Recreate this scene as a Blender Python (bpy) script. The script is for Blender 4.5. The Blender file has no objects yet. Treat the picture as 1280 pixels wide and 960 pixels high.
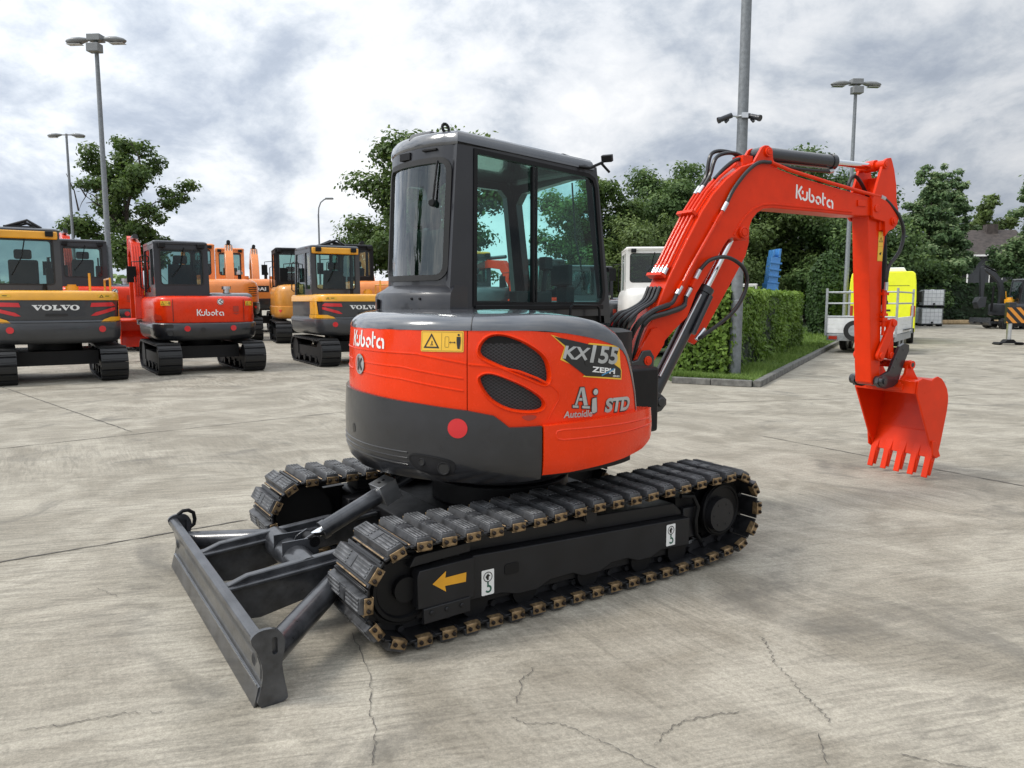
import bpy, bmesh, math, random
from mathutils import Vector, Matrix, Euler
from mathutils.geometry import delaunay_2d_cdt, tessellate_polygon

R = math.radians
sc = bpy.context.scene
COL = sc.collection
random.seed(7)

# ------------------------------------------------------------------ camera
CAM_F, CAM_P, CAM_H = 930.0, R(6.38), 1.6
cam_data = bpy.data.cameras.new('camera')
cam = bpy.data.objects.new('camera', cam_data)
COL.objects.link(cam)
cam_data.sensor_width = 36.0
cam_data.lens = CAM_F / 1280.0 * 36.0
cam_data.clip_end = 3000
cam_data.clip_start = 0.05
cam.location = (0, 0, CAM_H)
cam.rotation_euler = (math.pi / 2 - CAM_P, 0, 0)
sc.camera = cam
sc.render.engine = 'CYCLES'
sc.view_settings.view_transform = 'Standard'
sc.view_settings.look = 'None'
sc.view_settings.exposure = 0
sc.view_settings.gamma = 1
sc.cycles.max_bounces = 8
sc.cycles.transparent_max_bounces = 16
sc.cycles.caustics_reflective = False
sc.cycles.caustics_refractive = False


def on_ground(px, py, z=0.0):
    xc, yc = (px - 640) / CAM_F, (py - 480) / CAM_F
    cp, sp = math.cos(CAM_P), math.sin(CAM_P)
    r = (xc, cp - sp * yc, -(sp + cp * yc))
    t = (z - CAM_H) / r[2]
    return Vector((r[0] * t, r[1] * t, z))


def at_depth(px, py, Y):
    xc, yc = (px - 640) / CAM_F, (py - 480) / CAM_F
    cp, sp = math.cos(CAM_P), math.sin(CAM_P)
    r = (xc, cp - sp * yc, -(sp + cp * yc))
    t = Y / r[1]
    return Vector((r[0] * t, Y, CAM_H + r[2] * t))


# ------------------------------------------------------------------ scene graph helpers
WM = {}


def tag(o, label=None, cat=None, group=None, kind=None):
    if label: o['label'] = label
    if cat: o['category'] = cat
    if group: o['group'] = group
    if kind: o['kind'] = kind
    return o


def frame(origin, yaw=0.0, scale=1.0):
    return Matrix.Translation(Vector(origin)) @ Matrix.Rotation(yaw, 4, 'Z') @ Matrix.Scale(scale, 4)


def thing(name, label, cat, loc=(0, 0, 0), yaw=0.0, group=None, scale=1.0):
    o = bpy.data.objects.new(name, None)
    o.empty_display_size = 0.2
    COL.objects.link(o)
    M = frame(loc, yaw, scale)
    o.matrix_basis = M
    WM[o.name] = M
    return tag(o, label, cat, group)


def copy_tree(o, parent=None):
    c = o.copy()
    COL.objects.link(c)
    if parent is not None:
        c.parent = parent
    for ch in [x for x in bpy.data.objects if x.parent == o]:
        copy_tree(ch, c)
    return c


class MB:
    def __init__(s):
        s.v, s.f, s.m, s.uv = [], [], [], {}

    def add(s, vs, fs, mi=0, M=None):
        b = len(s.v)
        for p in vs:
            p = Vector(p)
            s.v.append(M @ p if M is not None else p)
        for f in fs:
            s.f.append([i + b for i in f])
            s.m.append(mi)
        return b

    def box(s, x0, x1, y0, y1, z0, z1, mi=0, M=None):
        v = [(x0, y0, z0), (x1, y0, z0), (x1, y1, z0), (x0, y1, z0), (x0, y0, z1), (x1, y0, z1), (x1, y1, z1), (x0, y1, z1)]
        s.add(v, [(0, 3, 2, 1), (4, 5, 6, 7), (0, 1, 5, 4), (1, 2, 6, 5), (2, 3, 7, 6), (3, 0, 4, 7)], mi, M)

    def prism(s, poly, y0, y1, mi=0, M=None, axis='y'):
        # poly: (a,b) in plane; axis y: (x,z); axis z: (x,y); axis x: (y,z)
        a = sum(poly[i][0] * poly[(i + 1) % len(poly)][1] - poly[(i + 1) % len(poly)][0] * poly[i][1] for i in range(len(poly)))
        if a < 0: poly = poly[::-1]
        n = len(poly)
        def P(p, t):
            return (p[0], t, p[1]) if axis == 'y' else ((p[0], p[1], t) if axis == 'z' else (t, p[0], p[1]))
        v = [P(p, y0) for p in poly] + [P(p, y1) for p in poly]
        fs = [tuple(range(n)), tuple(range(2 * n - 1, n - 1, -1))]
        for i in range(n):
            j = (i + 1) % n
            fs.append((j, i, i + n, j + n))
        if axis == 'z':
            fs = [f[::-1] for f in fs]
        if axis == 'x':
            fs = [f[::-1] for f in fs]
        s.add(v, fs, mi, M)

    def tube(s, pts, r, n=8, mi=0, M=None, caps=True, closed=False):
        pts = [Vector(p) for p in pts]
        k = len(pts)
        rs = r if isinstance(r, (list, tuple)) else [r] * k
        t0 = (pts[1] - pts[0]).normalized()
        up = Vector((0, 0, 1)) if abs(t0.z) < 0.9 else Vector((1, 0, 0))
        nrm = (up - t0 * up.dot(t0)).normalized()
        vs = []
        for i in range(k):
            if closed:
                t = (pts[(i + 1) % k] - pts[i - 1]).normalized()
            else:
                a = pts[max(0, i - 1)]; b = pts[min(k - 1, i + 1)]
                t = (b - a)
                t = t.normalized() if t.length > 1e-9 else t0
            nrm = (nrm - t * nrm.dot(t))
            nrm = nrm.normalized() if nrm.length > 1e-6 else t.orthogonal().normalized()
            bn = t.cross(nrm)
            for j in range(n):
                a = 2 * math.pi * j / n
                vs.append(pts[i] + (nrm * math.cos(a) + bn * math.sin(a)) * rs[i])
        fs = []
        for i in range(k if closed else k - 1):
            for j in range(n):
                i2 = (i + 1) % k
                fs.append((i * n + j, i * n + (j + 1) % n, i2 * n + (j + 1) % n, i2 * n + j))
        if caps and not closed:
            fs.append(tuple(range(n - 1, -1, -1)))
            fs.append(tuple((k - 1) * n + j for j in range(n)))
        s.add(vs, fs, mi, M)

    def cyl(s, p0, p1, r, n=16, mi=0, M=None, r1=None):
        s.tube([p0, p1], [r, r if r1 is None else r1], n, mi, M)

    def ring(s, c, axis, r, t, n=24, mi=0, M=None):
        c = Vector(c); ax = Vector(axis).normalized()
        u = ax.orthogonal().normalized(); w = ax.cross(u)
        pts = [c + (u * math.cos(2 * math.pi * i / n) + w * math.sin(2 * math.pi * i / n)) * r for i in range(n)]
        s.tube(pts, t, 6, mi, M, closed=True)

    def build(s, name, mats, parent=None, M=None, smooth=32, bevel=0.0, seg=2, label=None, recalc=False):
        me = bpy.data.meshes.new(name)
        me.from_pydata([tuple(p) for p in s.v], [], s.f)
        if not isinstance(mats, (list, tuple)): mats = [mats]
        for m in mats: me.materials.append(m)
        me.polygons.foreach_set('material_index', s.m)
        if s.uv:
            ul = me.uv_layers.new(name='uv')
            for l in me.loops:
                if l.vertex_index in s.uv: ul.data[l.index].uv = s.uv[l.vertex_index]
        if recalc:
            bm = bmesh.new(); bm.from_mesh(me)
            bmesh.ops.recalc_face_normals(bm, faces=bm.faces)
            bm.to_mesh(me); bm.free()
        me.update()
        if smooth:
            me.polygons.foreach_set('use_smooth', [True] * len(me.polygons))
            me.set_sharp_from_angle(angle=R(smooth))
        o = bpy.data.objects.new(name, me)
        COL.objects.link(o)
        if parent is not None:
            o.parent = parent
            PM = WM[parent.name]
        else:
            PM = Matrix.Identity(4)
        W = M if M is not None else PM
        o.matrix_basis = PM.inverted() @ W
        WM[o.name] = W
        if bevel:
            md = o.modifiers.new('bevel', 'BEVEL')
            md.width = bevel; md.segments = seg; md.limit_method = 'ANGLE'; md.angle_limit = R(40)
            md.harden_normals = False
        if label: o['label'] = label
        return o


# ------------------------------------------------------------------ 2-D helpers
def in_poly(p, poly):
    x, y = p; c = False; n = len(poly); j = n - 1
    for i in range(n):
        xi, yi = poly[i]; xj, yj = poly[j]
        if (yi > y) != (yj > y) and x < (xj - xi) * (y - yi) / (yj - yi + 1e-15) + xi: c = not c
        j = i
    return c


def seg_dist(p, a, b):
    ax, ay = a; bx, by = b; px, py = p
    dx, dy = bx - ax, by - ay
    L = dx * dx + dy * dy
    t = 0 if L == 0 else max(0, min(1, ((px - ax) * dx + (py - ay) * dy) / L))
    return math.hypot(px - ax - dx * t, py - ay - dy * t)


def poly_dist(p, poly):
    return min(seg_dist(p, poly[i], poly[(i + 1) % len(poly)]) for i in range(len(poly)))


def densify(poly, step, closed=True):
    out = []
    n = len(poly)
    for i in range(n if closed else n - 1):
        a = poly[i]; b = poly[(i + 1) % n]
        k = max(1, int(math.ceil(math.hypot(b[0] - a[0], b[1] - a[1]) / step)))
        for j in range(k):
            out.append((a[0] + (b[0] - a[0]) * j / k, a[1] + (b[1] - a[1]) * j / k))
    if not closed: out.append(poly[-1])
    return out


def area2(poly):
    return sum(poly[i][0] * poly[(i + 1) % len(poly)][1] - poly[(i + 1) % len(poly)][0] * poly[i][1] for i in range(len(poly)))


def ccw(poly):
    return list(poly) if area2(poly) > 0 else list(poly)[::-1]


def smooth_poly(poly, it=2):
    for _ in range(it):
        o = []
        n = len(poly)
        for i in range(n):
            a = poly[i]; b = poly[(i + 1) % n]
            o.append((a[0] * .75 + b[0] * .25, a[1] * .75 + b[1] * .25))
            o.append((a[0] * .25 + b[0] * .75, a[1] * .25 + b[1] * .75))
        poly = o
    return poly


def offset_poly(poly, d):
    # positive d grows a ccw polygon
    poly = ccw(poly); n = len(poly); out = []
    for i in range(n):
        p = Vector(poly[i - 1]); c = Vector(poly[i]); q = Vector(poly[(i + 1) % n])
        e1 = (c - p); e2 = (q - c)
        if e1.length < 1e-9 or e2.length < 1e-9:
            out.append(tuple(c)); continue
        e1.normalize(); e2.normalize()
        n1 = Vector((e1.y, -e1.x)); n2 = Vector((e2.y, -e2.x))
        m = n1 + n2
        if m.length < 1e-6: m = n1
        m.normalize()
        k = d / max(0.45, m.dot(n1))
        out.append((c.x + m.x * k, c.y + m.y * k))
    return out


def round_rect(x0, x1, y0, y1, r, n=5):
    out = []
    for cx, cy, a0 in ((x1 - r, y0 + r, -90), (x1 - r, y1 - r, 0), (x0 + r, y1 - r, 90), (x0 + r, y0 + r, 180)):
        for i in range(n + 1):
            a = R(a0 + 90 * i / n)
            out.append((cx + r * math.cos(a), cy + r * math.sin(a)))
    return out


def circle(cx, cy, r, n=20):
    return [(cx + r * math.cos(2 * math.pi * i / n), cy + r * math.sin(2 * math.pi * i / n)) for i in range(n)]


def patch(outer, holes, step):
    """triangulated polygon with holes and an interior grid; returns pts, tris, loops (index lists)"""
    outer = densify(ccw(outer), step)
    holes = [densify(ccw(h), step) for h in holes]
    pts = list(outer); loops = [list(range(len(outer)))]
    for h in holes:
        loops.append(list(range(len(pts), len(pts) + len(h)))); pts += h
    edges = []
    for l in loops:
        edges += [(l[i], l[(i + 1) % len(l)]) for i in range(len(l))]
    xs = [p[0] for p in outer]; ys = [p[1] for p in outer]
    nx = int((max(xs) - min(xs)) / step); ny = int((max(ys) - min(ys)) / step)
    allp = [outer] + holes
    for i in range(1, nx + 1):
        for j in range(1, ny + 1):
            p = (min(xs) + i * step, min(ys) + j * step)
            if in_poly(p, outer) and not any(in_poly(p, h) for h in holes) and all(poly_dist(p, q) > step * .45 for q in allp):
                pts.append(p)
    r = delaunay_2d_cdt([Vector(p) for p in pts], edges, [], 0, 1e-7)
    vv = [tuple(p) for p in r[0]]
    tris = []
    for f in r[2]:
        c = (sum(vv[i][0] for i in f) / len(f), sum(vv[i][1] for i in f) / len(f))
        if in_poly(c, outer) and not any(in_poly(c, h) for h in holes):
            a = area2([vv[i] for i in f])
            tris.append(tuple(f) if a > 0 else tuple(f)[::-1])
    # map the loops to output vertices
    omap = {}
    for oi, src in enumerate(r[3]):
        for k in src: omap[k] = oi
    loops = [[omap.get(i, i) for i in l] for l in loops]
    return vv, tris, loops


def add_patch(mb, outer, holes, step, mapf, depth=0.0, mi=0, rim_holes=True, rim_mi=None, flip=False, hole_depth=None):
    """mapf(u,v,d) -> 3-D point, d = outward offset"""
    vv, tris, loops = patch(outer, holes, step)
    b = mb.add([mapf(u, v, 0) for u, v in vv], [t[::-1] if flip else t for t in tris], mi)
    if depth:
        for k, l in enumerate(loops):
            if k > 0 and not rim_holes: continue
            dd = depth if (k == 0 or hole_depth is None) else hole_depth
            n = len(l)
            top = [mapf(*vv[i], 0) for i in l]
            low = [mapf(*vv[i], -dd) for i in l]
            fs = []
            for i in range(n):
                j = (i + 1) % n
                f = (i, i + n, j + n, j) if k == 0 else (j, j + n, i + n, i)
                fs.append(f[::-1] if flip else f)
            mb.add(top + low, fs, mi if rim_mi is None else rim_mi)
    return mb


# ------------------------------------------------------------------ lettering
_glyph = {}


def text_shape(body, cap=1.0, width=None, shear=0.0, bold=0.0):
    """triangulated letters of the built-in font, baseline at 0, scaled to cap height / total width"""
    cu = bpy.data.curves.new('lettering', 'FONT')
    cu.body = body; cu.size = 1.0; cu.offset = bold; cu.resolution_u = 4; cu.fill_mode = 'FRONT'
    o = bpy.data.objects.new('lettering', cu)
    COL.objects.link(o)
    dg = bpy.context.evaluated_depsgraph_get()
    me = bpy.data.meshes.new_from_object(o.evaluated_get(dg))
    vs = [(v.co.x, v.co.y) for v in me.vertices]
    fs = [tuple(p.vertices) for p in me.polygons]
    bpy.data.objects.remove(o); bpy.data.curves.remove(cu); bpy.data.meshes.remove(me)
    x0 = min(v[0] for v in vs); x1 = max(v[0] for v in vs); y1 = max(v[1] for v in vs); y0 = min(0, min(v[1] for v in vs))
    sy = cap / y1
    sx = sy if width is None else width / (x1 - x0)
    vs = [((x - x0) * sx + shear * y * sy, y * sy) for x, y in vs]
    return vs, fs


def refine(vs, fs, step):
    bm = bmesh.new()
    bv = [bm.verts.new((x, y, 0)) for x, y in vs]
    for f in fs:
        try: bm.faces.new([bv[i] for i in f])
        except ValueError: pass
    bmesh.ops.triangulate(bm, faces=bm.faces)
    for _ in range(5):
        lo = [e for e in bm.edges if e.calc_length() > step]
        if not lo: break
        bmesh.ops.subdivide_edges(bm, edges=lo, cuts=1)
        bmesh.ops.triangulate(bm, faces=[f for f in bm.faces if len(f.verts) > 3])
    bm.verts.index_update()
    vs = [(v.co.x, v.co.y) for v in bm.verts]
    fs = []
    for f in bm.faces:
        idx = [v.index for v in f.verts]
        fs.append(tuple(idx) if area2([vs[i] for i in idx]) > 0 else tuple(idx)[::-1])
    bm.free()
    return vs, fs


def ribbon(path, w, closed=False):
    """flat stroke of width w with mitred joints -> verts, quads"""
    n = len(path); L = []; Rr = []
    for i in range(n):
        c = Vector(path[i])
        if closed:
            a = Vector(path[i - 1]); b = Vector(path[(i + 1) % n])
        else:
            a = Vector(path[i - 1]) if i else None
            b = Vector(path[i + 1]) if i < n - 1 else None
        d1 = (c - a).normalized() if a is not None else (b - c).normalized()
        d2 = (b - c).normalized() if b is not None else d1
        n1 = Vector((-d1.y, d1.x)); n2 = Vector((-d2.y, d2.x))
        m = (n1 + n2)
        m = m.normalized() if m.length > 1e-6 else n1
        k = w / 2 / max(.35, m.dot(n1))
        L.append(tuple(c + m * k)); Rr.append(tuple(c - m * k))
    vs = L + Rr
    fs = []
    for i in range(n if closed else n - 1):
        j = (i + 1) % n
        fs.append((i + n, j + n, j, i))
    return vs, fs


def arc(cx, cy, r, a0, a1, n=10, ry=None):
    ry = r if ry is None else ry
    return [(cx + r * math.cos(R(a0 + (a1 - a0) * i / n)), cy + ry * math.sin(R(a0 + (a1 - a0) * i / n))) for i in range(n + 1)]


def script_logo(height=1.0):
    """the maker's wordmark in separate rounded strokes: K u b o t a"""
    S = []
    w = .16
    S.append([(0.09, 0.0), (0.09, 1.0)])                                  # K stem
    S.append([(0.60, 0.97), (0.27, 0.50), (0.60, 0.0)])                   # K arms
    S.append([(0.70, 0.68), (0.70, 0.44)])                                # u
    S.append(arc(0.93, 0.30, .23, 205, 360, 8) + [(1.16, 0.70)])
    S.append([(1.40, 1.0), (1.40, 0.33)] + arc(1.64, .31, .24, 195, 455, 12)[1:])   # b
    S.append(arc(2.36, .31, .235, -40, 150, 9))                              # o (two arcs)
    S.append(arc(2.36, .31, .235, 178, 292, 7))
    S.append([(2.83, 0.96), (2.83, 0.28)] + arc(3.00, .25, .17, 185, 265, 5)[1:])    # t
    S.append([(2.95, 0.62), (3.14, 0.62)])
    S.append(arc(3.56, .31, .24, 80, 300, 10))                              # a
    S.append([(3.68, 0.555), (3.84, 0.50), (3.90, 0.36), (3.90, 0.0)])
    vs, fs = [], []
    for p in S:
        v, f = ribbon(p, w)
        b = len(vs); vs += v; fs += [tuple(i + b for i in q) for q in f]
    return [(x * height, y * height) for x, y in vs], fs


def serif_logo(cap=1.0, width=None):
    """wide slab-serif VOLVO drawn as polygons"""
    def V(x):
        return [[(x, .86), (x + .56, .86), (x + .56, 1.0), (x, 1.0)], [(x + .64, .86), (x + 1.1, .86), (x + 1.1, 1.0), (x + .64, 1.0)],
                [(x + .1, .858), (x + .42, .858), (x + .66, .34), (x + .90, .858), (x + 1.0, .858), (x + .62, 0), (x + .50, 0)]]
    def L(x):
        return [[(x, .86), (x + .52, .86), (x + .52, 1.0), (x, 1.0)], [(x + .12, .142), (x + .40, .142), (x + .40, .858), (x + .12, .858)],
                [(x, 0), (x + .92, 0), (x + .92, .38), (x + .80, .38), (x + .72, .14), (x, .14)]]
    polys = V(0) + L(2.16) + V(3.02)
    vs, fs = [], []
    for p in polys:
        p = ccw(p)
        b = len(vs); vs += p; fs.append(tuple(range(b, b + len(p))))
    for ox in (1.04, 4.06):
        cx, cy = ox + .52, .5
        n = 24
        outr = [(cx + .53 * math.cos(2 * math.pi * i / n), cy + .52 * math.sin(2 * math.pi * i / n)) for i in range(n)]
        inn = [(cx + .23 * math.cos(2 * math.pi * i / n), cy + .38 * math.sin(2 * math.pi * i / n)) for i in range(n)]
        b = len(vs); vs += outr + inn
        for i in range(n):
            j = (i + 1) % n
            fs.append((b + i, b + j, b + n + j, b + n + i))
    sx = cap if width is None else width / 5.12
    return [(x * sx, y * cap) for x, y in vs], fs


def add_flat(mb, vs, fs, mapf, off, mi=0, step=.03, u0=0, v0=0, slope=0.0, flip=False):
    vs, fs = refine(vs, fs, step)
    mb.add([mapf(u0 + x, v0 + y + slope * x, off) for x, y in vs], [f[::-1] if flip else f for f in fs], mi)


def add_poly(mb, poly, mapf, off, mi=0, step=.03, flip=False):
    p = ccw(poly)
    add_flat(mb, p, [tuple(range(len(p)))], mapf, off, mi, step, flip=flip)
# ------------------------------------------------------------------ materials
def mat(name):
    m = bpy.data.materials.new(name); m.use_nodes = True
    nt = m.node_tree
    return m, nt, nt.nodes, nt.links, nt.nodes['Principled BSDF']


def nnode(N, t, **kw):
    n = N.new(t)
    for k, v in kw.items():
        if k in n.inputs.keys(): n.inputs[k].default_value = v
        else: setattr(n, k, v)
    return n


def ramp(N, stops, interp='LINEAR'):
    n = N.new('ShaderNodeValToRGB'); cr = n.color_ramp; cr.interpolation = interp
    while len(cr.elements) < len(stops): cr.elements.new(.5)
    for e, (p, c) in zip(cr.elements, stops):
        e.position = p; e.color = (c, c, c, 1) if isinstance(c, (int, float)) else (*c, 1)
    return n


def mixc(N, Lk, fac, a, b, blend='MIX'):
    n = N.new('ShaderNodeMix'); n.data_type = 'RGBA'; n.blend_type = blend
    for sock, val in ((0, fac), (6, a), (7, b)):
        if hasattr(val, 'links') or hasattr(val, 'is_linked'): Lk.new(val, n.inputs[sock])
        elif isinstance(val, (int, float)): n.inputs[sock].default_value = val
        else: n.inputs[sock].default_value = (*val, 1)
    return n.outputs[2]


def noise(N, Lk, scale, detail=4, rough=.55, vec=None, dist=0.0):
    n = N.new('ShaderNodeTexNoise'); n.inputs['Scale'].default_value = scale
    n.inputs['Detail'].default_value = detail; n.inputs['Roughness'].default_value = rough
    n.inputs['Distortion'].default_value = dist
    if vec is not None: Lk.new(vec, n.inputs['Vector'])
    return n.outputs[0]


def coords(N, Lk, rot=(0, 0, 0), scale=(1, 1, 1), kind='Object'):
    tc = N.new('ShaderNodeTexCoord'); mp = N.new('ShaderNodeMapping')
    mp.inputs['Rotation'].default_value = rot; mp.inputs['Scale'].default_value = scale
    if any(rot):
        mp.vector_type = 'TEXTURE'; mp.inputs['Scale'].default_value = tuple(1 / s for s in scale)
    Lk.new(tc.outputs[kind], mp.inputs['Vector'])
    return mp.outputs[0]


def paint(name, col, rough=.32, coat=.6, dirt=.10, metal=0.0, bump=.0, scale=6, dust=0.0, orange_peel=.003, spec=.5):
    m, nt, N, Lk, b = mat(name)
    v = coords(N, Lk)
    f = noise(N, Lk, scale, 6, .6, v)
    rp = ramp(N, [(.3, 0.0), (.75, 1.0)]); Lk.new(f, rp.inputs[0])
    dark = tuple(c * (1 - dirt * 1.6) for c in col)
    light = tuple(min(1, c * (1 + dirt) + dust * .10) for c in col)
    c = mixc(N, Lk, rp.outputs[0], dark, light)
    Lk.new(c, b.inputs['Base Color'])
    r2 = noise(N, Lk, scale * 4, 5, .65, v)
    mr = nnode(N, 'ShaderNodeMapRange'); Lk.new(r2, mr.inputs[0])
    mr.inputs[3].default_value = max(.03, rough - .10); mr.inputs[4].default_value = rough + .14
    Lk.new(mr.outputs[0], b.inputs['Roughness'])
    b.inputs['Metallic'].default_value = metal
    b.inputs['Specular IOR Level'].default_value = spec
    b.inputs['Coat Weight'].default_value = coat
    b.inputs['Coat Roughness'].default_value = .06
    if bump or orange_peel:
        bp = nnode(N, 'ShaderNodeBump'); bp.inputs['Strength'].default_value = bump if bump else orange_peel
        bp.inputs['Distance'].default_value = .01
        Lk.new(noise(N, Lk, 90 if not bump else 55, 4, .6, v), bp.inputs['Height'])
        Lk.new(bp.outputs[0], b.inputs['Normal'])
    return m


ORANGE = paint('orange_red_paint', (.80, .040, .0015), .24, .22, .05, spec=.22)
ORANGE_FLAT = paint('orange_red_steel_paint', (.75, .035, .0022), .30, .10, .07, spec=.22)
CHAR = paint('charcoal_paint', (.0165, .0175, .021), .30, .45, .15)
CHAR_CAB = paint('charcoal_cab_paint', (.0135, .014, .018), .36, .35, .15)
CHAR_SKYLIT = paint('charcoal_paint_skylit', (.080, .085, .094), .18, 1.0, .12)  # charcoal with the sky's sheen on upward faces put into a lighter base
BLADE = paint('worn_charcoal_steel', (.026, .028, .033), .30, .40, .35, .15, .05, 9, .4)
BLACK = paint('black_frame_paint', (.0045, .0045, .0052), .5, .0, .25, spec=.3)
PLATE = paint('satin_black_plate_paint', (.0115, .0115, .013), .46, .05, .25, spec=.35)
RUBBER = paint('black_rubber', (.013, .013, .013), .55, 0, .2, 0, .06)
PAD = paint('worn_rubber_pad', (.040, .041, .044), .42, .1, .5, 0, .14, 14, .35)
RIB = paint('scuffed_rubber_rib', (.085, .086, .088), .5, 0, .6, 0, .1, 16, .4)
SHOE = paint('dark_track_shoe', (.016, .016, .018), .42, .1, .5, .1, .10, 14)
GOLD = paint('zinc_gold_clip', (.33, .225, .12), .42, .1, .55, .65, .08, 30)
BOLT = paint('dark_bolt', (.022, .014, .010), .5, 0, .3, .4)
CHROME = paint('chrome_rod', (.78, .79, .80), .10, 0, .03, 1.0)
SILVER = paint('brushed_steel_fitting', (.60, .61, .62), .30, 0, .1, .9)
HOSE = paint('hydraulic_hose_rubber', (.010, .010, .011), .42, .1, .2, 0, .04, 40)
WHITE = paint('white_lettering', (.80, .80, .78), .4, .2, .03)
YEL_STK = paint('yellow_sticker', (.83, .48, .03), .4, .3, .04)
BLK_INK = paint('black_ink', (.012, .012, .012), .4, .1, .1)
GREY_INK = paint('silver_lettering', (.48, .49, .48), .34, .3, .16, .35)
GREEN_INK = paint('green_ink', (.01, .10, .06), .5, 0, .1)
BLUE_INK = paint('blue_ink', (.05, .24, .45), .4, .1, .1)
AMBER = paint('amber_arrow', (.72, .34, .015), .45, .1, .08)
RED_REFL = paint('red_reflector', (.62, .015, .02), .30, .4, .05)
DARK_RED = paint('dark_red_lens_recess_shade', (.42, .03, .01), .4, .2, .1)  # tail lenses, and recesses whose shade is put into the colour
CREAM = paint('inner_boom_paint', (.5, .3, .2), .5, 0, .1)
VOL_Y = paint('warm_yellow_paint', (.80, .37, .012), .34, .5, .06)
VOL_G = paint('slate_grey_paint', (.036, .038, .042), .40, .4, .12)
HYU = paint('soft_orange_paint', (.82, .25, .045), .36, .4, .08)
OCHRE = paint('ochre_paint', (.62, .26, .035), .38, .4, .10)
RED_BG = paint('bright_red_paint', (.74, .036, .004), .28, .25, .08, spec=.25)
WHT_BG = paint('cream_white_paint', (.72, .70, .66), .4, .4, .05)
BLK_BG = paint('blue_black_paint', (.016, .018, .022), .42, .3, .15)
POLEM = paint('weathered_lamp_pole_steel', (.20, .215, .225), .5, 0, .16, .35, .03, 14)
GALV = paint('galvanised_steel', (.42, .44, .45), .45, 0, .16, .5, .03, 14)
ALU = paint('white_grey_side_board', (.82, .83, .82), .42, .1, .07)
FLUO = paint('fluorescent_yellow_paint', (.86, .90, .006), .4, .4, .04)
BLUE = paint('crane_blue_paint', (.07, .26, .60), .4, .3, .10)
SEATM = paint('seat_fabric', (.012, .013, .014), .8, 0, .3)
GREYLAMP = paint('lamp_grey_plastic', (.20, .21, .21), .5, .1, .1)
PLASTIC_W = paint('translucent_white_tank', (.92, .93, .93), .5, .1, .06)
TIMBER = paint('pale_timber', (.46, .33, .18), .7, 0, .25)
SLATE = paint('brown_roof_tile', (.060, .048, .042), .8, 0, .35, 0, .2, 3)
HOUSEW = paint('dark_grey_house_cladding', (.040, .044, .050), .7, 0, .2)
KERBM = paint('weathered_kerb_concrete', (.17, .165, .15), .9, 0, .35, 0, .15, 8)
BARK = paint('bark', (.055, .045, .036), .9, 0, .4, 0, .3, 6)
CRACKM = paint('dark_crack', (.115, .105, .090), .95, 0, .3)


def chevron():
    m, nt, N, Lk, b = mat('hazard_chevron')
    v = coords(N, Lk)
    sp = nnode(N, 'ShaderNodeSeparateXYZ'); Lk.new(v, sp.inputs[0])
    a = nnode(N, 'ShaderNodeMath', operation='ADD'); Lk.new(sp.outputs[0], a.inputs[0]); Lk.new(sp.outputs[2], a.inputs[1])
    mu = nnode(N, 'ShaderNodeMath', operation='MULTIPLY'); Lk.new(a.outputs[0], mu.inputs[0]); mu.inputs[1].default_value = 3.1
    fr = nnode(N, 'ShaderNodeMath', operation='FRACT'); Lk.new(mu.outputs[0], fr.inputs[0])
    gt = nnode(N, 'ShaderNodeMath', operation='GREATER_THAN'); Lk.new(fr.outputs[0], gt.inputs[0]); gt.inputs[1].default_value = .5
    Lk.new(mixc(N, Lk, gt.outputs[0], (.014, .014, .014), (.72, .27, .03)), b.inputs['Base Color'])
    b.inputs['Roughness'].default_value = .5
    return m


CHEV = chevron()


def mesh_grille():
    m, nt, N, Lk, b = mat('expanded_metal_grille')
    uv = nnode(N, 'ShaderNodeUVMap', uv_map='uv')
    sp = nnode(N, 'ShaderNodeSeparateXYZ'); Lk.new(uv.outputs[0], sp.inputs[0])
    outs = []
    for sg in (1, -1):
        x = nnode(N, 'ShaderNodeMath', operation='MULTIPLY'); Lk.new(sp.outputs[0], x.inputs[0]); x.inputs[1].default_value = 36
        y = nnode(N, 'ShaderNodeMath', operation='MULTIPLY_ADD'); Lk.new(sp.outputs[1], y.inputs[0]); y.inputs[1].default_value = 60 * sg
        Lk.new(x.outputs[0], y.inputs[2])
        f = nnode(N, 'ShaderNodeMath', operation='PINGPONG'); Lk.new(y.outputs[0], f.inputs[0]); f.inputs[1].default_value = .5
        outs.append(f.outputs[0])
    mn = nnode(N, 'ShaderNodeMath', operation='MINIMUM'); Lk.new(outs[0], mn.inputs[0]); Lk.new(outs[1], mn.inputs[1])
    lt = nnode(N, 'ShaderNodeMath', operation='LESS_THAN'); Lk.new(mn.outputs[0], lt.inputs[0]); lt.inputs[1].default_value = .10
    Lk.new(mixc(N, Lk, lt.outputs[0], (.002, .002, .002), (.045, .046, .050)), b.inputs['Base Color'])
    b.inputs['Roughness'].default_value = .55
    bp = nnode(N, 'ShaderNodeBump'); bp.inputs['Strength'].default_value = .5; bp.inputs['Distance'].default_value = .004
    Lk.new(lt.outputs[0], bp.inputs['Height']); Lk.new(bp.outputs[0], b.inputs['Normal'])
    return m


GRILLE = mesh_grille()


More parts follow.
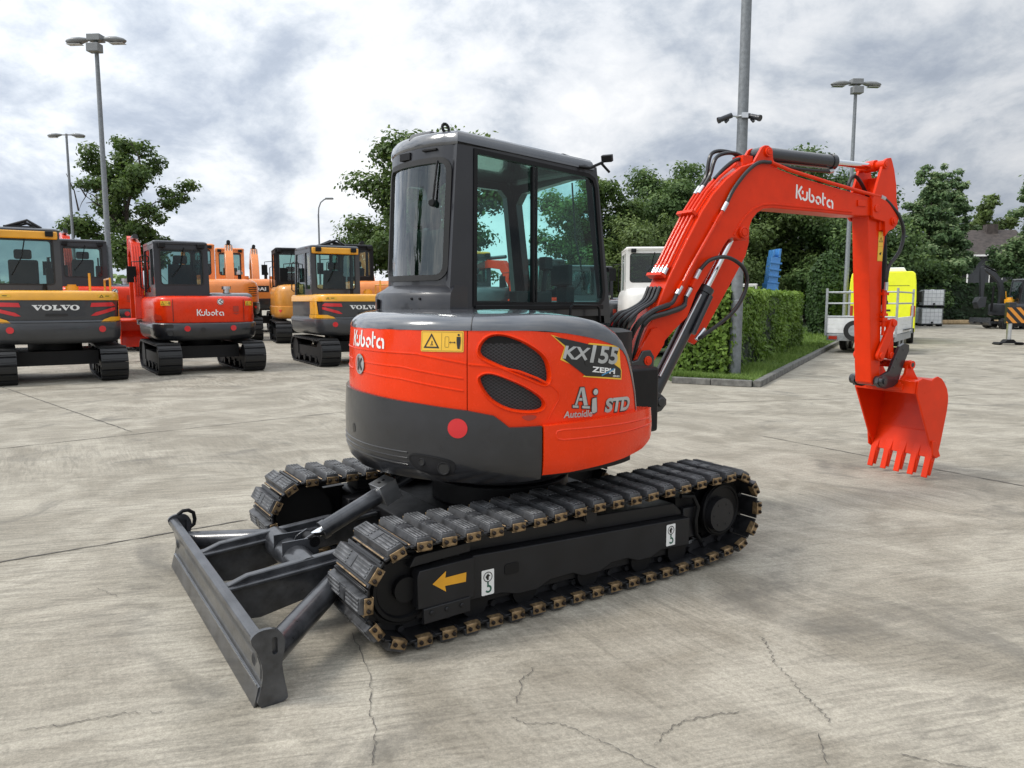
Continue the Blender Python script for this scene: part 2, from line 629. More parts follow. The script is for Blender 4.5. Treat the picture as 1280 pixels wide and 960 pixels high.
def glass(name, tint, refl=1.0, body=0.0, bodycol=(.05, .06, .06), wave=0.0):
    m = bpy.data.materials.new(name); m.use_nodes = True
    N = m.node_tree.nodes; Lk = m.node_tree.links
    N.remove(N['Principled BSDF']); out = N['Material Output']
    tr = nnode(N, 'ShaderNodeBsdfTransparent'); tr.inputs[0].default_value = (*tint, 1)
    gl = nnode(N, 'ShaderNodeBsdfGlossy'); gl.inputs['Roughness'].default_value = .015
    gl.inputs['Color'].default_value = (.95, .97, .98, 1)
    lw_ = nnode(N, 'ShaderNodeLayerWeight'); lw_.inputs[0].default_value = .5
    pw = nnode(N, 'ShaderNodeMath', operation='POWER'); Lk.new(lw_.outputs['Facing'], pw.inputs[0]); pw.inputs[1].default_value = 4.5
    fr = nnode(N, 'ShaderNodeMath', operation='MULTIPLY_ADD'); Lk.new(pw.outputs[0], fr.inputs[0]); fr.inputs[1].default_value = .90; fr.inputs[2].default_value = .042
    if wave:
        bp = nnode(N, 'ShaderNodeBump'); bp.inputs['Strength'].default_value = wave; bp.inputs['Distance'].default_value = .02
        Lk.new(noise(N, Lk, 4.0, 3, .5, coords(N, Lk, (0, 0, 0), (2.2, 2.2, .30)), .4), bp.inputs['Height']); Lk.new(bp.outputs[0], gl.inputs['Normal'])
    mu = nnode(N, 'ShaderNodeMath', operation='MULTIPLY'); Lk.new(fr.outputs[0], mu.inputs[0]); mu.inputs[1].default_value = refl; mu.use_clamp = True
    mx = nnode(N, 'ShaderNodeMixShader'); Lk.new(mu.outputs[0], mx.inputs[0]); Lk.new(tr.outputs[0], mx.inputs[1]); Lk.new(gl.outputs[0], mx.inputs[2])
    last = mx
    if body:
        df = nnode(N, 'ShaderNodeBsdfDiffuse'); df.inputs[0].default_value = (*bodycol, 1)
        m2 = nnode(N, 'ShaderNodeMixShader'); m2.inputs[0].default_value = body
        Lk.new(mx.outputs[0], m2.inputs[1]); Lk.new(df.outputs[0], m2.inputs[2]); last = m2
    Lk.new(last.outputs[0], out.inputs[0])
    return m


GLASS = glass('green_tinted_glass', (.66, .95, .92), .8)
GLASS_REAR = glass('curved_rear_glass', (.48, .70, .64), 2.2, wave=.28)
GLASS_BG = glass('dark_tinted_glass', (.50, .66, .63), 1.1, .03)


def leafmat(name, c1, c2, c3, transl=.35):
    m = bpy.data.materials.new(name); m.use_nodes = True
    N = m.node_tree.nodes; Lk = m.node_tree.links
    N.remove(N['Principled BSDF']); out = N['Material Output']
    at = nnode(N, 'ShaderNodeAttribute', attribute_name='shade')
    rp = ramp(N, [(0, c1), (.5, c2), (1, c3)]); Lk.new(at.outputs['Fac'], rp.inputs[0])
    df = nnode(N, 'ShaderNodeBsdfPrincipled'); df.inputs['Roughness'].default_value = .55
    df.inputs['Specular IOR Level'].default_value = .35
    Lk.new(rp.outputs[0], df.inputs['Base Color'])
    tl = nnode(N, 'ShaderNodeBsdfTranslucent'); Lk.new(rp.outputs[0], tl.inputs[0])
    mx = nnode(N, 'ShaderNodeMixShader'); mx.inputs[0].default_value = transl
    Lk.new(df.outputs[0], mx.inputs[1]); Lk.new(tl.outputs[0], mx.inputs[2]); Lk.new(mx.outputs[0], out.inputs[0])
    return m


LEAF_OAK = leafmat('oak_leaves', (.026, .052, .012), (.088, .150, .032), (.20, .27, .07))
LEAF_DARK = leafmat('dark_broad_leaves', (.027, .055, .016), (.085, .150, .042), (.20, .28, .085))
LEAF_OLIVE = leafmat('olive_green_leaves', (.042, .066, .018), (.110, .165, .044), (.22, .29, .09))
LEAF_POPLAR = leafmat('poplar_leaves', (.038, .080, .034), (.125, .21, .080), (.36, .43, .22))
LEAF_HEDGE = leafmat('hornbeam_hedge_leaves', (.044, .085, .012), (.140, .235, .034), (.29, .41, .08))
LEAF_YEW = leafmat('dark_hedge_leaves', (.008, .022, .008), (.022, .050, .016), (.055, .092, .030))
LEAF_TOPI = leafmat('topiary_leaves', (.018, .044, .012), (.050, .100, .026), (.11, .18, .05))
GRASSM = leafmat('grass_blades', (.060, .105, .018), (.135, .225, .042), (.25, .34, .085))
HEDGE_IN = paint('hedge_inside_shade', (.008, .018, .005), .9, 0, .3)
TURF = paint('turf_soil', (.055, .095, .026), .95, 0, .3, 0, .3, 5)


def concrete():
    m, nt, N, Lk, b = mat('worn_concrete')
    v = coords(N, Lk)
    big = noise(N, Lk, .22, 5, .6, v, .6)
    med = noise(N, Lk, 1.1, 6, .62, v, 1.2)
    st1 = noise(N, Lk, 2.2, 7, .66, coords(N, Lk, (0, 0, R(14)), (.8, 6.0, 1)), 2.2)
    st2 = noise(N, Lk, 3.0, 6, .66, coords(N, Lk, (0, 0, R(-58)), (.7, 7.5, 1)), 1.4)
    fine = noise(N, Lk, 55, 5, .7, v)
    grit = noise(N, Lk, 150, 4, .75, v)
    base = mixc(N, Lk, big, (.250, .222, .172), (.364, .332, .268))
    r = ramp(N, [(.38, 0.0), (.62, 1.0)]); Lk.new(med, r.inputs[0])
    base = mixc(N, Lk, .6, base, mixc(N, Lk, r.outputs[0], (.212, .188, .145), (.420, .385, .315)))
    # pale and dark scuffs, two directions blended by a broad mask
    mk = noise(N, Lk, .16, 3, .5, v, .5)
    mkr = ramp(N, [(.42, 0.0), (.58, 1.0)]); Lk.new(mk, mkr.inputs[0])
    stm = nnode(N, 'ShaderNodeMix'); Lk.new(mkr.outputs[0], stm.inputs[0]); Lk.new(st1, stm.inputs[2]); Lk.new(st2, stm.inputs[3])
    sr = ramp(N, [(.34, .52), (.50, 1.0), (.68, 1.42)]); Lk.new(stm.outputs[0], sr.inputs[0])
    base = mixc(N, Lk, .62, base, sr.outputs[0], 'MULTIPLY')
    fr = ramp(N, [(.28, .66), (.72, 1.28)]); Lk.new(fine, fr.inputs[0])
    base = mixc(N, Lk, .8, base, fr.outputs[0], 'MULTIPLY')
    gr = ramp(N, [(.25, .66), (.75, 1.30)]); Lk.new(grit, gr.inputs[0])
    base = mixc(N, Lk, .8, base, gr.outputs[0], 'MULTIPLY')
    # dark damp / oil patches
    ps = noise(N, Lk, .85, 7, .66, v, 1.1)
    pr = ramp(N, [(.55, 0.0), (.67, 1.0)]); Lk.new(ps, pr.inputs[0])
    pm = nnode(N, 'ShaderNodeMath', operation='MULTIPLY'); Lk.new(pr.outputs[0], pm.inputs[0]); pm.inputs[1].default_value = .62
    base = mixc(N, Lk, pm.outputs[0], base, (.112, .104, .088))
    # small dark pits and specks
    vo = nnode(N, 'ShaderNodeTexVoronoi', feature='F1'); vo.inputs['Scale'].default_value = 26; Lk.new(v, vo.inputs['Vector'])
    sk = ramp(N, [(.05, 1.0), (.11, 0.0)]); Lk.new(vo.outputs['Distance'], sk.inputs[0])
    sk2 = ramp(N, [(.56, 0.0), (.66, .8)]); Lk.new(noise(N, Lk, 3.1, 4, .6, v), sk2.inputs[0])
    skm = nnode(N, 'ShaderNodeMath', operation='MULTIPLY'); Lk.new(sk.outputs[0], skm.inputs[0]); Lk.new(sk2.outputs[0], skm.inputs[1])
    base = mixc(N, Lk, skm.outputs[0], base, (.075, .068, .058))
    # light wash marks
    ws = noise(N, Lk, 1.7, 7, .7, coords(N, Lk, (0, 0, R(35)), (1, 3.2, 1)), 2.2)
    wr = ramp(N, [(.62, 0.0), (.74, 1.0)]); Lk.new(ws, wr.inputs[0])
    wm = nnode(N, 'ShaderNodeMath', operation='MULTIPLY'); Lk.new(wr.outputs[0], wm.inputs[0]); wm.inputs[1].default_value = .38
    base = mixc(N, Lk, wm.outputs[0], base, (.47, .44, .37))
    Lk.new(base, b.inputs['Base Color'])
    rr = nnode(N, 'ShaderNodeMapRange'); Lk.new(med, rr.inputs[0]); rr.inputs[3].default_value = .62; rr.inputs[4].default_value = .92
    Lk.new(rr.outputs[0], b.inputs['Roughness'])
    b.inputs['Specular IOR Level'].default_value = .3
    hs = nnode(N, 'ShaderNodeMath', operation='ADD'); Lk.new(fine, hs.inputs[0]); Lk.new(stm.outputs[0], hs.inputs[1])
    bp = nnode(N, 'ShaderNodeBump'); bp.inputs['Strength'].default_value = .35; bp.inputs['Distance'].default_value = .006
    Lk.new(hs.outputs[0], bp.inputs['Height']); Lk.new(bp.outputs[0], b.inputs['Normal'])
    return m


CONC = concrete()


# ------------------------------------------------------------------ world and sun
SUN_AZ, SUN_EL = R(190), R(48)
S = Vector((math.cos(SUN_AZ) * math.cos(SUN_EL), math.sin(SUN_AZ) * math.cos(SUN_EL), math.sin(SUN_EL)))
w = bpy.data.worlds.new('World'); sc.world = w; w.use_nodes = True
N = w.node_tree.nodes; Lk = w.node_tree.links
bg = N['Background']; bg.inputs[1].default_value = .1
sky = nnode(N, 'ShaderNodeTexSky', sky_type='NISHITA'); sky.sun_disc = False
sky.sun_elevation = SUN_EL; sky.sun_rotation = math.atan2(S.x, S.y)
tc = nnode(N, 'ShaderNodeTexCoord')
sp = nnode(N, 'ShaderNodeSeparateXYZ'); Lk.new(tc.outputs['Generated'], sp.inputs[0])
zc = nnode(N, 'ShaderNodeMath', operation='MAXIMUM'); Lk.new(sp.outputs[2], zc.inputs[0]); zc.inputs[1].default_value = 0.0
za = nnode(N, 'ShaderNodeMath', operation='ADD'); Lk.new(zc.outputs[0], za.inputs[0]); za.inputs[1].default_value = .52
dx = nnode(N, 'ShaderNodeMath', operation='DIVIDE'); Lk.new(sp.outputs[0], dx.inputs[0]); Lk.new(za.outputs[0], dx.inputs[1])
dy = nnode(N, 'ShaderNodeMath', operation='DIVIDE'); Lk.new(sp.outputs[1], dy.inputs[0]); Lk.new(za.outputs[0], dy.inputs[1])
cb = nnode(N, 'ShaderNodeCombineXYZ'); Lk.new(dx.outputs[0], cb.inputs[0]); Lk.new(dy.outputs[0], cb.inputs[1])
mp = nnode(N, 'ShaderNodeMapping'); Lk.new(cb.outputs[0], mp.inputs[0]); mp.inputs['Location'].default_value = (3.1, 1.7, 0)
mp.inputs['Rotation'].default_value = (0, 0, R(20)); mp.inputs['Scale'].default_value = (1.0, 1.0, 1)
n1 = noise(N, Lk, 3.9, 12, .60, mp.outputs[0], .25)
n2 = noise(N, Lk, 1.4, 3, .5, mp.outputs[0], .2)
n3 = noise(N, Lk, 12.0, 10, .64, mp.outputs[0], .35)
m1 = nnode(N, 'ShaderNodeMath', operation='MULTIPLY_ADD'); Lk.new(n2, m1.inputs[0]); m1.inputs[1].default_value = .55; Lk.new(n1, m1.inputs[2])
m2 = nnode(N, 'ShaderNodeMath', operation='MULTIPLY_ADD'); Lk.new(n3, m2.inputs[0]); m2.inputs[1].default_value = .28; Lk.new(m1.outputs[0], m2.inputs[2])
cr = ramp(N, [(.25, (.34, .395, .48)), (.40, (.44, .495, .585)), (.50, (.58, .63, .70)), (.59, (.74, .775, .825)), (.74, (.91, .925, .95))])
mr = nnode(N, 'ShaderNodeMapRange'); Lk.new(m2.outputs[0], mr.inputs[0]); mr.inputs[1].default_value = .42; mr.inputs[2].default_value = 1.31
Lk.new(mr.outputs[0], cr.inputs[0])
# brighter overhead, as under real cloud
up = nnode(N, 'ShaderNodeMapRange'); Lk.new(sp.outputs[2], up.inputs[0]); up.inputs[1].default_value = .35; up.inputs[2].default_value = 1.0
up.inputs[3].default_value = 10.5; up.inputs[4].default_value = 16.5
cl = mixc(N, Lk, 1.0, cr.outputs[0], up.outputs[0], 'MULTIPLY')
# cloud glows towards the veiled sun
vd = nnode(N, 'ShaderNodeVectorMath', operation='DOT_PRODUCT'); Lk.new(tc.outputs['Generated'], vd.inputs[0]); vd.inputs[1].default_value = tuple(S)
gl_ = nnode(N, 'ShaderNodeMapRange'); Lk.new(vd.outputs['Value'], gl_.inputs[0]); gl_.inputs[1].default_value = -1; gl_.inputs[2].default_value = 1; gl_.inputs[3].default_value = .36; gl_.inputs[4].default_value = 1.72
cl = mixc(N, Lk, 1.0, cl, gl_.outputs[0], 'MULTIPLY')
cm = nnode(N, 'ShaderNodeMapRange'); Lk.new(m2.outputs[0], cm.inputs[0]); cm.inputs[1].default_value = .55; cm.inputs[2].default_value = .72
cm.inputs[3].default_value = .90; cm.inputs[4].default_value = 1.0
fin = mixc(N, Lk, cm.outputs[0], sky.outputs[0], cl)
Lk.new(fin, bg.inputs[0])

sd = bpy.data.lights.new('sun', 'SUN'); so = bpy.data.objects.new('sun', sd); COL.objects.link(so)
sd.energy = 2.1; sd.angle = R(14); sd.color = (1.0, .95, .88)
so.rotation_euler = (-S).to_track_quat('-Z', 'Y').to_euler()
so.location = (0, 0, 30)
# ================================================================== THE MAIN EXCAVATOR
T_O, T_YAW = Vector((-.516, 3.199, 0)), R(33.5)
C_O = Vector((-.0759, 4.6176, 0)); U_YAW = R(40.8)
D_O = Vector((.8174, 5.3886, 0)); D_YAW = R(27)
MT, MU, MD = frame(T_O, T_YAW), frame(C_O, U_YAW), frame(D_O, D_YAW)
EX = thing('excavator', 'large orange-red and charcoal crawler excavator with lowered dozer blade in the middle of the yard', 'excavator', C_O, U_YAW)


# ---------------------------------------------------------------- tracks
def track_path():
    """closed outline of the chain (x,z) at the shoe's inner face, counter-clockwise from the bottom idler end"""
    p = []
    xi, zi, ri = .090, .268, .216
    xs, zs, rs = 2.255, .305, .220
    p += [(xi, .052), (.6, .052), (1.2, .052), (1.75, .052), (1.98, .060)]
    p += arc(xs, zs, rs, -78, 84, 14)
    p += [(2.02, .520), (1.72, .506), (1.42, .500), (1.16, .502), (.86, .488), (.52, .480), (.28, .482)]
    p += arc(xi, zi, ri, 90, 262, 14)
    return p


def resample(path, n, phase=0.0):
    pts = path + [path[0]]
    L = [0]
    for i in range(len(path)):
        L.append(L[-1] + math.hypot(pts[i + 1][0] - pts[i][0], pts[i + 1][1] - pts[i][1]))
    out = []
    for k in range(n):
        s = ((k + phase) % n) / n * L[-1]
        i = max(j for j in range(len(path)) if L[j] <= s)
        t = (s - L[i]) / max(1e-9, L[i + 1] - L[i])
        x = pts[i][0] + (pts[i + 1][0] - pts[i][0]) * t; z = pts[i][1] + (pts[i + 1][1] - pts[i][1]) * t
        out.append((x, z))
    return out, L[-1]


def pad_mesh():
    """one shoe: steel plate, ribbed rubber pad, two gold clips with bolts; x along the chain, y across, z outward"""
    m = MB()
    W = .21
    m.box(-.064, .064, -W + .012, W - .012, 0.000, .011, 0)
    m.box(-.064, -.052, -W + .02, W - .02, .0115, .020, 0); m.box(.056, .064, -W + .03, W - .03, .0115, .016, 2)
    def block(x0, x1, y0, y1, z0, z1, t, mi=1):
        v = [(x0, y0, z0), (x1, y0, z0), (x1, y1, z0), (x0, y1, z0), (x0 + t, y0 + t * .6, z1), (x1 - t, y0 + t * .6, z1), (x1 - t, y1 - t * .6, z1), (x0 + t, y1 - t * .6, z1)]
        m.add(v, [(0, 3, 2, 1), (4, 5, 6, 7), (0, 1, 5, 4), (1, 2, 6, 5), (2, 3, 7, 6), (3, 0, 4, 7)], mi)
    block(-.043, .046, -W + .003, W - .003, .0115, .046, .009)
    for y0, y1 in ((-W + .020, -.040), (.040, W - .020)):
        for k in range(4):
            x = -.033 + k * .0178
            block(x, x + .0115, y0, y1, .0462, .0515, .002, 4)
    m.box(-.028, .031, -.028, .028, .0462, .0490, 1)
    for s in (-1, 1):
        y = s * (W + .001)
        v0, v1 = sorted((y, y + s * .006))
        m.box(-.036, .040, v0, v1, -.010, .030, 2)
        q0, q1 = sorted((s * (W - .03), y + s * .006))
        m.box(-.036, .040, q0, q1, -.0135, -.0105, 2)
        for x in (-.019, .023):
            m.cyl((x, y + s * .0055, .010), (x, y + s * .016, .010), .0105, 8, 3)
            m.cyl((x, y + s * .016, .010), (x, y + s * .021, .010), .0065, 6, 3)
    return m


PADM = None
LINKM = None


def make_track(y0, side, phase):
    """y0 = centre of the track in the chassis frame"""
    global PADM
    M0 = MT @ Matrix.Translation((0, y0, 0))
    path, L = resample(track_path(), 160)
    m = MB()
    # chain: two rows of links inside the shoes
    n = len(path)
    cx, cz = 1.15, .28
    for ys in (-.045, .045):
        ring_o, ring_i = [], []
        for i in range(n):
            a = Vector(path[i - 1]); b = Vector(path[(i + 1) % n]); t = (b - a).normalized()
            nn = Vector((t.y, -t.x)); p = Vector(path[i])
            k = .010 if (i // 2) % 2 else .016
            ring_o.append(p - nn * .001); ring_i.append(p - nn * (.038 + k))
        vs = []
        for w_ in (ys - .014, ys + .014):
            for r_ in (ring_o, ring_i):
                vs += [(p.x, w_, p.y) for p in r_]
        fs = []
        for i in range(n):
            j = (i + 1) % n
            fs += [(i, j, n + j, n + i), (2 * n + j, 2 * n + i, 3 * n + i, 3 * n + j), (j, i, 2 * n + i, 2 * n + j), (n + i, n + j, 3 * n + j, 3 * n + i)]
        m.add(vs, fs, 0)
    NP = 44
    pts, L = resample(track_path(), NP, phase)
    fine, _ = resample(track_path(), NP * 4, phase * 4)
    for i in range(NP):                                      # pins and bushings between the shoes
        p = Vector(pts[i]); a = Vector(fine[(i * 4 - 1)]); b = Vector(fine[(i * 4 + 1) % (NP * 4)]); t = (b - a).normalized(); nn = Vector((t.y, -t.x))
        q = p - nn * .022 + t * (L / NP / 2)
        m.cyl((q.x, -.085, q.y), (q.x, .085, q.y), .017, 8, 0)
    tr = m.build('track', [SHOE], EX, M0)
    for i in range(NP):
        p = Vector(pts[i]); a = Vector(fine[(i * 4 - 1)]); b = Vector(fine[(i * 4 + 1) % (NP * 4)]); t = (b - a).normalized(); nn = Vector((t.y, -t.x))
        Mp = Matrix(((t.x, 0, nn.x, p.x), (0, 1, 0, 0), (t.y, 0, nn.y, p.y), (0, 0, 0, 1)))
        if PADM is None:
            o = pad_mesh().build('track_pad', [SHOE, PAD, GOLD, BOLT, RIB], tr, M0, bevel=.0016, seg=1)
            PADM = o
        else:
            o = PADM.copy(); COL.objects.link(o); o.parent = tr
        o.matrix_basis = Mp @ Matrix.Rotation(R(random.uniform(-2.2, 2.2)), 4, 'Y')
    return tr


make_track(.212, 0, .35)
make_track(1.655, 1, .62)

for yc, s in ((.212, -1), (1.655, 1)):                       # s: outer side
    M0 = MT @ Matrix.Translation((0, yc, 0))
    q = lambda y: s * y
    def bx(m, x0, x1, ya, yb, z0, z1, mi=0):
        a, b = sorted((q(ya), q(yb))); m.box(x0, x1, a, b, z0, z1, mi)
    fr = MB()
    # main beam with a sloped shoulder and scalloped skirt
    poly = [(.40, .150), (.60, .145), (.70, .118), (.82, .118), (.90, .150), (1.05, .155), (1.12, .125), (1.24, .125), (1.32, .158), (1.44, .160), (1.52, .130), (1.62, .130), (1.70, .160), (1.93, .150), (1.93, .318), (.44, .372), (.40, .36)]
    a, b = sorted((q(-.10), q(.150)))
    fr.prism(poly, a, b)
    sh = [(.44, .372), (1.93, .318), (1.93, .34), (1.86, .40), (1.5, .415), (.8, .437), (.44, .447)]
    a, b = sorted((q(-.09), q(.085)))
    fr.prism(sh, a, b)
    bx(fr, 1.93, 2.06, -.06, .10, .17, .36)
    fr.box(.15, 1.9, -.10, .10, .10, .20)
    f_ = fr.build('track_frame', [PLATE], EX, M0, bevel=.006)
    # inspection slot
    sl = MB(); a, b = sorted((q(.151), q(.1535)))
    sl.prism(round_rect(.615, .70, .235, .292, .012, 3), a, b)
    sl.build('slot', [BLACK], f_, M0)
    # idler guard plate with the arrow
    g = MB()
    a, b = sorted((q(.10), q(.172)))
    g.prism([(.125, .18), (.125, .335), (.135, .362), (.428, .372), (.428, .175), (.30, .165)], a, b)
    a, b = sorted((q(.08), q(.14)))
    g.prism([(.10, .375), (.425, .392), (.425, .44), (.13, .425)], a, b)
    a, b = sorted((q(.16), q(.182)))
    g.prism([(.150, .105), (.40, .112), (.40, .185), (.150, .178)], a, b)
    for x in (.19, .27, .35):
        a, b = sorted((q(.182), q(.190))); g.cyl((x, a, .155), (x, b, .155), .012, 8)
    gp = g.build('idler_guard', [PLATE], EX, M0, bevel=.004)
    # idler wheel
    w_ = MB()
    for a0, a1, r_ in ((-.09, .09, .178), (-.035, .035, .20)):
        w_.cyl((.09, a0, .268), (.09, a1, .268), r_, 40)
    w_.ring((.09, q(.092), .268), (0, 1, 0), .150, .016, 32)
    w_.cyl((.09, q(.09), .268), (.09, q(.125), .268), .06, 20)
    w_.build('idler_wheel', [BLACK], EX, M0)
    # sprocket with teeth, drive motor cover
    sp_ = MB()
    teeth = []
    for i in range(42):
        r_ = .200 if i % 2 else .176
        teeth.append((2.255 + r_ * math.cos(2 * math.pi * i / 42), .305 + r_ * math.sin(2 * math.pi * i / 42)))
    sp_.prism(teeth, -.025, .025)
    sp_.cyl((2.255, -.08, .305), (2.255, q(.105), .305), .165, 40)
    sp_.ring((2.255, q(.105), .305), (0, 1, 0), .150, .010, 40)
    so_ = sp_.build('sprocket', [BLACK], EX, M0)
    mc = MB(); mc.cyl((2.205, q(.100), .292), (2.205, q(.160), .292), .103, 36)
    mc.cyl((2.205, q(.160), .292), (2.205, q(.1605), .292), .09, 36)
    for k in range(6):
        a = 2 * math.pi * k / 6
        mc.cyl((2.205 + .07 * math.cos(a), q(.160), .292 + .07 * math.sin(a)), (2.205 + .07 * math.cos(a), q(.163), .292 + .07 * math.sin(a)), .007, 8)
    mc.build('motor_cover', [PLATE], so_, M0, bevel=.006)
    mt = MB()
    mt.box(1.90, 2.05, min(q(-.1), q(.06)), max(q(-.1), q(.06)), .16, .42)
    mt.tube([(1.90, q(.10), .44), (1.99, q(.115), .43), (2.03, q(.12), .36), (2.01, q(.12), .28), (2.03, q(.11), .19), (2.10, q(.09), .12)], .014, 8)
    mt.build('motor_bracket', [BLACK], EX, M0)
    # rollers
    for x in (.46, .76, 1.18, 1.57, 1.86):
        r_ = MB()
        for a0, a1, rr in ((-.10, .10, .058), (-.12, -.075, .075), (.075, .12, .075)):
            r_.cyl((x, a0, .120), (x, a1, .120), rr, 20)
        r_.build('track_roller', [BLACK], EX, M0)
    cr_ = MB(); cr_.cyl((1.17, -.09, .452), (1.17, q(.145), .452), .045, 24); cr_.cyl((1.17, q(.145), .452), (1.17, q(.152), .452), .036, 24)
    cr_.build('carrier_roller', [PLATE], EX, M0)
    if s == -1:                                              # the stickers the photo shows on the near side
        mp = lambda u, v, d: (u, q(.172 + d), v)
        d = MB(); add_poly(d, [(.200, .287), (.272, .337), (.268, .305), (.382, .308), (.379, .262), (.266, .265), (.271, .236)], mp, .002, 0, .2)
        d.build('direction_arrow', [AMBER], gp, M0)
        mq = lambda u, v, d: (u, q(.150 + d), v)
        for x0 in (.480, 1.737):
            d = MB()
            zc = .222 if x0 < 1 else .239
            add_poly(d, round_rect(x0, x0 + .072, zc - .064, zc + .064, .005, 2), mq, .002, 0, .2)
            cx = x0 + .036
            v, f = ribbon(circle(cx, zc + .028, .024, 20), .004, True); add_flat(d, v, f, mq, .0035, 1, .2)
            add_poly(d, [(cx - .005, zc + .012), (cx + .005, zc + .012), (cx + .005, zc + .03), (cx + .014, zc + .03), (cx, zc + .046), (cx - .014, zc + .03), (cx - .005, zc + .03)], mq, .0035, 1, .2)
            v, f = ribbon([(cx, zc + .003), (cx, zc - .014)] + arc(cx + .002, zc - .034, .015, 100, -150, 10), .009); add_flat(d, v, f, mq, .0035, 2, .2)
            d.build('lifting_sticker', [WHITE, BLK_INK, GREEN_INK], f_, M0)

# centre frame, slew ring
cf = MB()
cf.box(.55, 1.75, .40, 1.47, .235, .40)
cf.prism([(.42, .22), (.62, .20), (.62, .42), (.42, .36)], .42, 1.45)
cf.cyl((1.15, .94, .40), (1.15, .94, .53), .43, 48)
cf.cyl((1.15, .94, .53), (1.15, .94, .66), .40, 48)
for y in (.40, 1.35):
    cf.box(.30, .62, y, y + .12, .16, .38)
cf.build('centre_frame', [BLACK], EX, MT, bevel=.008)


# ---------------------------------------------------------------- dozer blade
def blade():
    prof = [(-.642, .004), (-.622, .095), (-.621, .165), (-.634, .225), (-.655, .276), (-.650, .292), (-.632, .300), (-.606, .296), (-.604, .24), (-.592, .18), (-.594, .10), (-.610, .006)]
    m = MB(); m.prism(prof, -.070, 1.815)
    bl = m.build('dozer_blade', [BLADE], EX, MT, bevel=.003)
    # cutting edge with the row of weld dots
    e = MB(); e.prism([(-.652, .000), (-.6445, -.001), (-.6245, .082), (-.633, .078)], -.072, 1.817)
    for k in range(120):
        y = -.05 + k * (1.84 / 120)
        e.box(-.6375, -.6325, y, y + .008, .0795, .0855, 1)
    e.build('cutting_edge', [BLADE, SILVER], bl, MT)
    plate = [(-.650, .000), (-.619, .10), (-.617, .165), (-.632, .225), (-.661, .279), (-.650, .303), (-.618, .318), (-.570, .316), (-.543, .300), (-.525, .262), (-.527, .225), (-.541, .175), (-.534, .10), (-.521, .03), (-.523, .008), (-.56, .000)]
    for ya, yb in ((-.090, -.0705), (1.8155, 1.835)):
        p = MB(); slot = [(-.579 + .001 * k, 0) for k in range(0)]
        sl = []
        for a in range(0, 181, 20): sl.append((-.566 + .011 * math.cos(R(a)), .268 + .011 * math.sin(R(a))))
        for a in range(180, 361, 20): sl.append((-.566 + .011 * math.cos(R(a)), .218 + .011 * math.sin(R(a))))
        add_patch(p, smooth_poly(plate, 1), [sl], .05, lambda u, v, d, ya=ya: (u, ya - d, v), .0195, 0)
        vv = [(x, yb, z) for x, y, z in [(q[0], 0, q[1]) for q in smooth_poly(plate, 1)]]
        p.add(vv, [tuple(range(len(vv) - 1, -1, -1))])
        p.build('end_plate', [BLADE], bl, MT, recalc=True)
    lg = MB(); lg.tube([(-.60, 1.825, .312), (-.572, 1.825, .332), (-.540, 1.825, .332), (-.512, 1.825, .312), (-.506, 1.825, .27), (-.512, 1.825, .240), (-.535, 1.825, .225)], .0115, 10)
    lg.build('lifting_lug', [BLACK], bl, MT)
    # two push arms, cross tube, diagonal braces
    for y in (.60, 1.17):
        a = MB()
        a.prism([(-.60, .10), (-.60, .27), (-.50, .305), (.10, .355), (.42, .34), (.50, .29), (.42, .20), (.0, .17), (-.45, .085)], y - .022, y + .022)
        a.box(-.60, .42, y - .05, y + .05, .285, .305, 0, Matrix.Translation((0, 0, .005)) @ Matrix.Rotation(R(-4.2), 4, 'Y'))
        a.build('push_arm', [BLADE], bl, MT, bevel=.006)
    c = MB(); c.cyl((-.20, .58, .26), (-.20, 1.19, .26), .075, 28); c.box(-.27, -.08, .80, .81, .26, .36); c.box(-.27, -.08, .95, .96, .26, .36)
    c.build('cross_tube', [BLADE], bl, MT)
    for y0, y1, ye in ((-.02, .56, .16), (1.77, 1.21, .16)):
        d = MB(); d.cyl((-.59, y0, .16), (-.02, y1, .235), .058, 24)
        d.build('diagonal_brace', [BLADE], bl, MT)
    # lift cylinder
    l = MB()
    p0, p1 = Vector((-.10, .88, .335)), Vector((.50, .93, .575))
    u = (p1 - p0)
    l.cyl(p0, p0 + u * .30, .024, 16, 1)
    l.cyl(p0 + u * .13, p0 + u * .74, .047, 24, 0)
    l.cyl(p0 + u * .11, p0 + u * .16, .052, 24, 0)
    Mx = Matrix.Translation(p0 + u * .76) @ u.to_track_quat('X', 'Z').to_matrix().to_4x4()
    l.box(-.05, .06, -.065, .065, -.055, .065, 2, Mx)
    l.box(-.022, -.006, -.012, .012, .0655, .068, 3, Mx); l.box(.006, .022, -.012, .012, .0655, .068, 3, Mx)
    l.cyl(p0 + u * .80, p1 + u * .25, .03, 16, 0)
    l.cyl(p0 + Vector((0, -.08, 0)), p0 + Vector((0, .08, 0)), .030, 16, 3)
    for yy in (-.055, .045):
        l.prism([(-.19, .29), (-.07, .30), (-.06, .36), (-.10, .375), (-.16, .345)], .88 + yy, .89 + yy, 0)
    l.tube([(-.05, .80, .37), (-.11, .78, .385), (-.13, .80, .36), (-.10, .82, .35)], .008, 6, 3)
    for yy in (-.03, .03):
        l.tube([tuple(p0 + u * .85 + Vector((0, yy, .05))), tuple(p0 + u * 1.1 + Vector((0, yy, .06))), tuple(p0 + u * 1.5 + Vector((0, yy, -.02)))], .012, 8, 4)
    l.build('blade_cylinder', [BLADE, CHROME, SILVER, BLACK, HOSE], bl, MT, bevel=.003)


blade()

# ---------------------------------------------------------------- upper structure (polar coordinates: angle in degrees, height)


def lerp_list(tab, x):
    if x <= tab[0][0]: return tab[0][1]
    for (a, b), (c, d) in zip(tab, tab[1:]):
        if x <= c: return b + (d - b) * (x - a) / (c - a)
    return tab[-1][1]


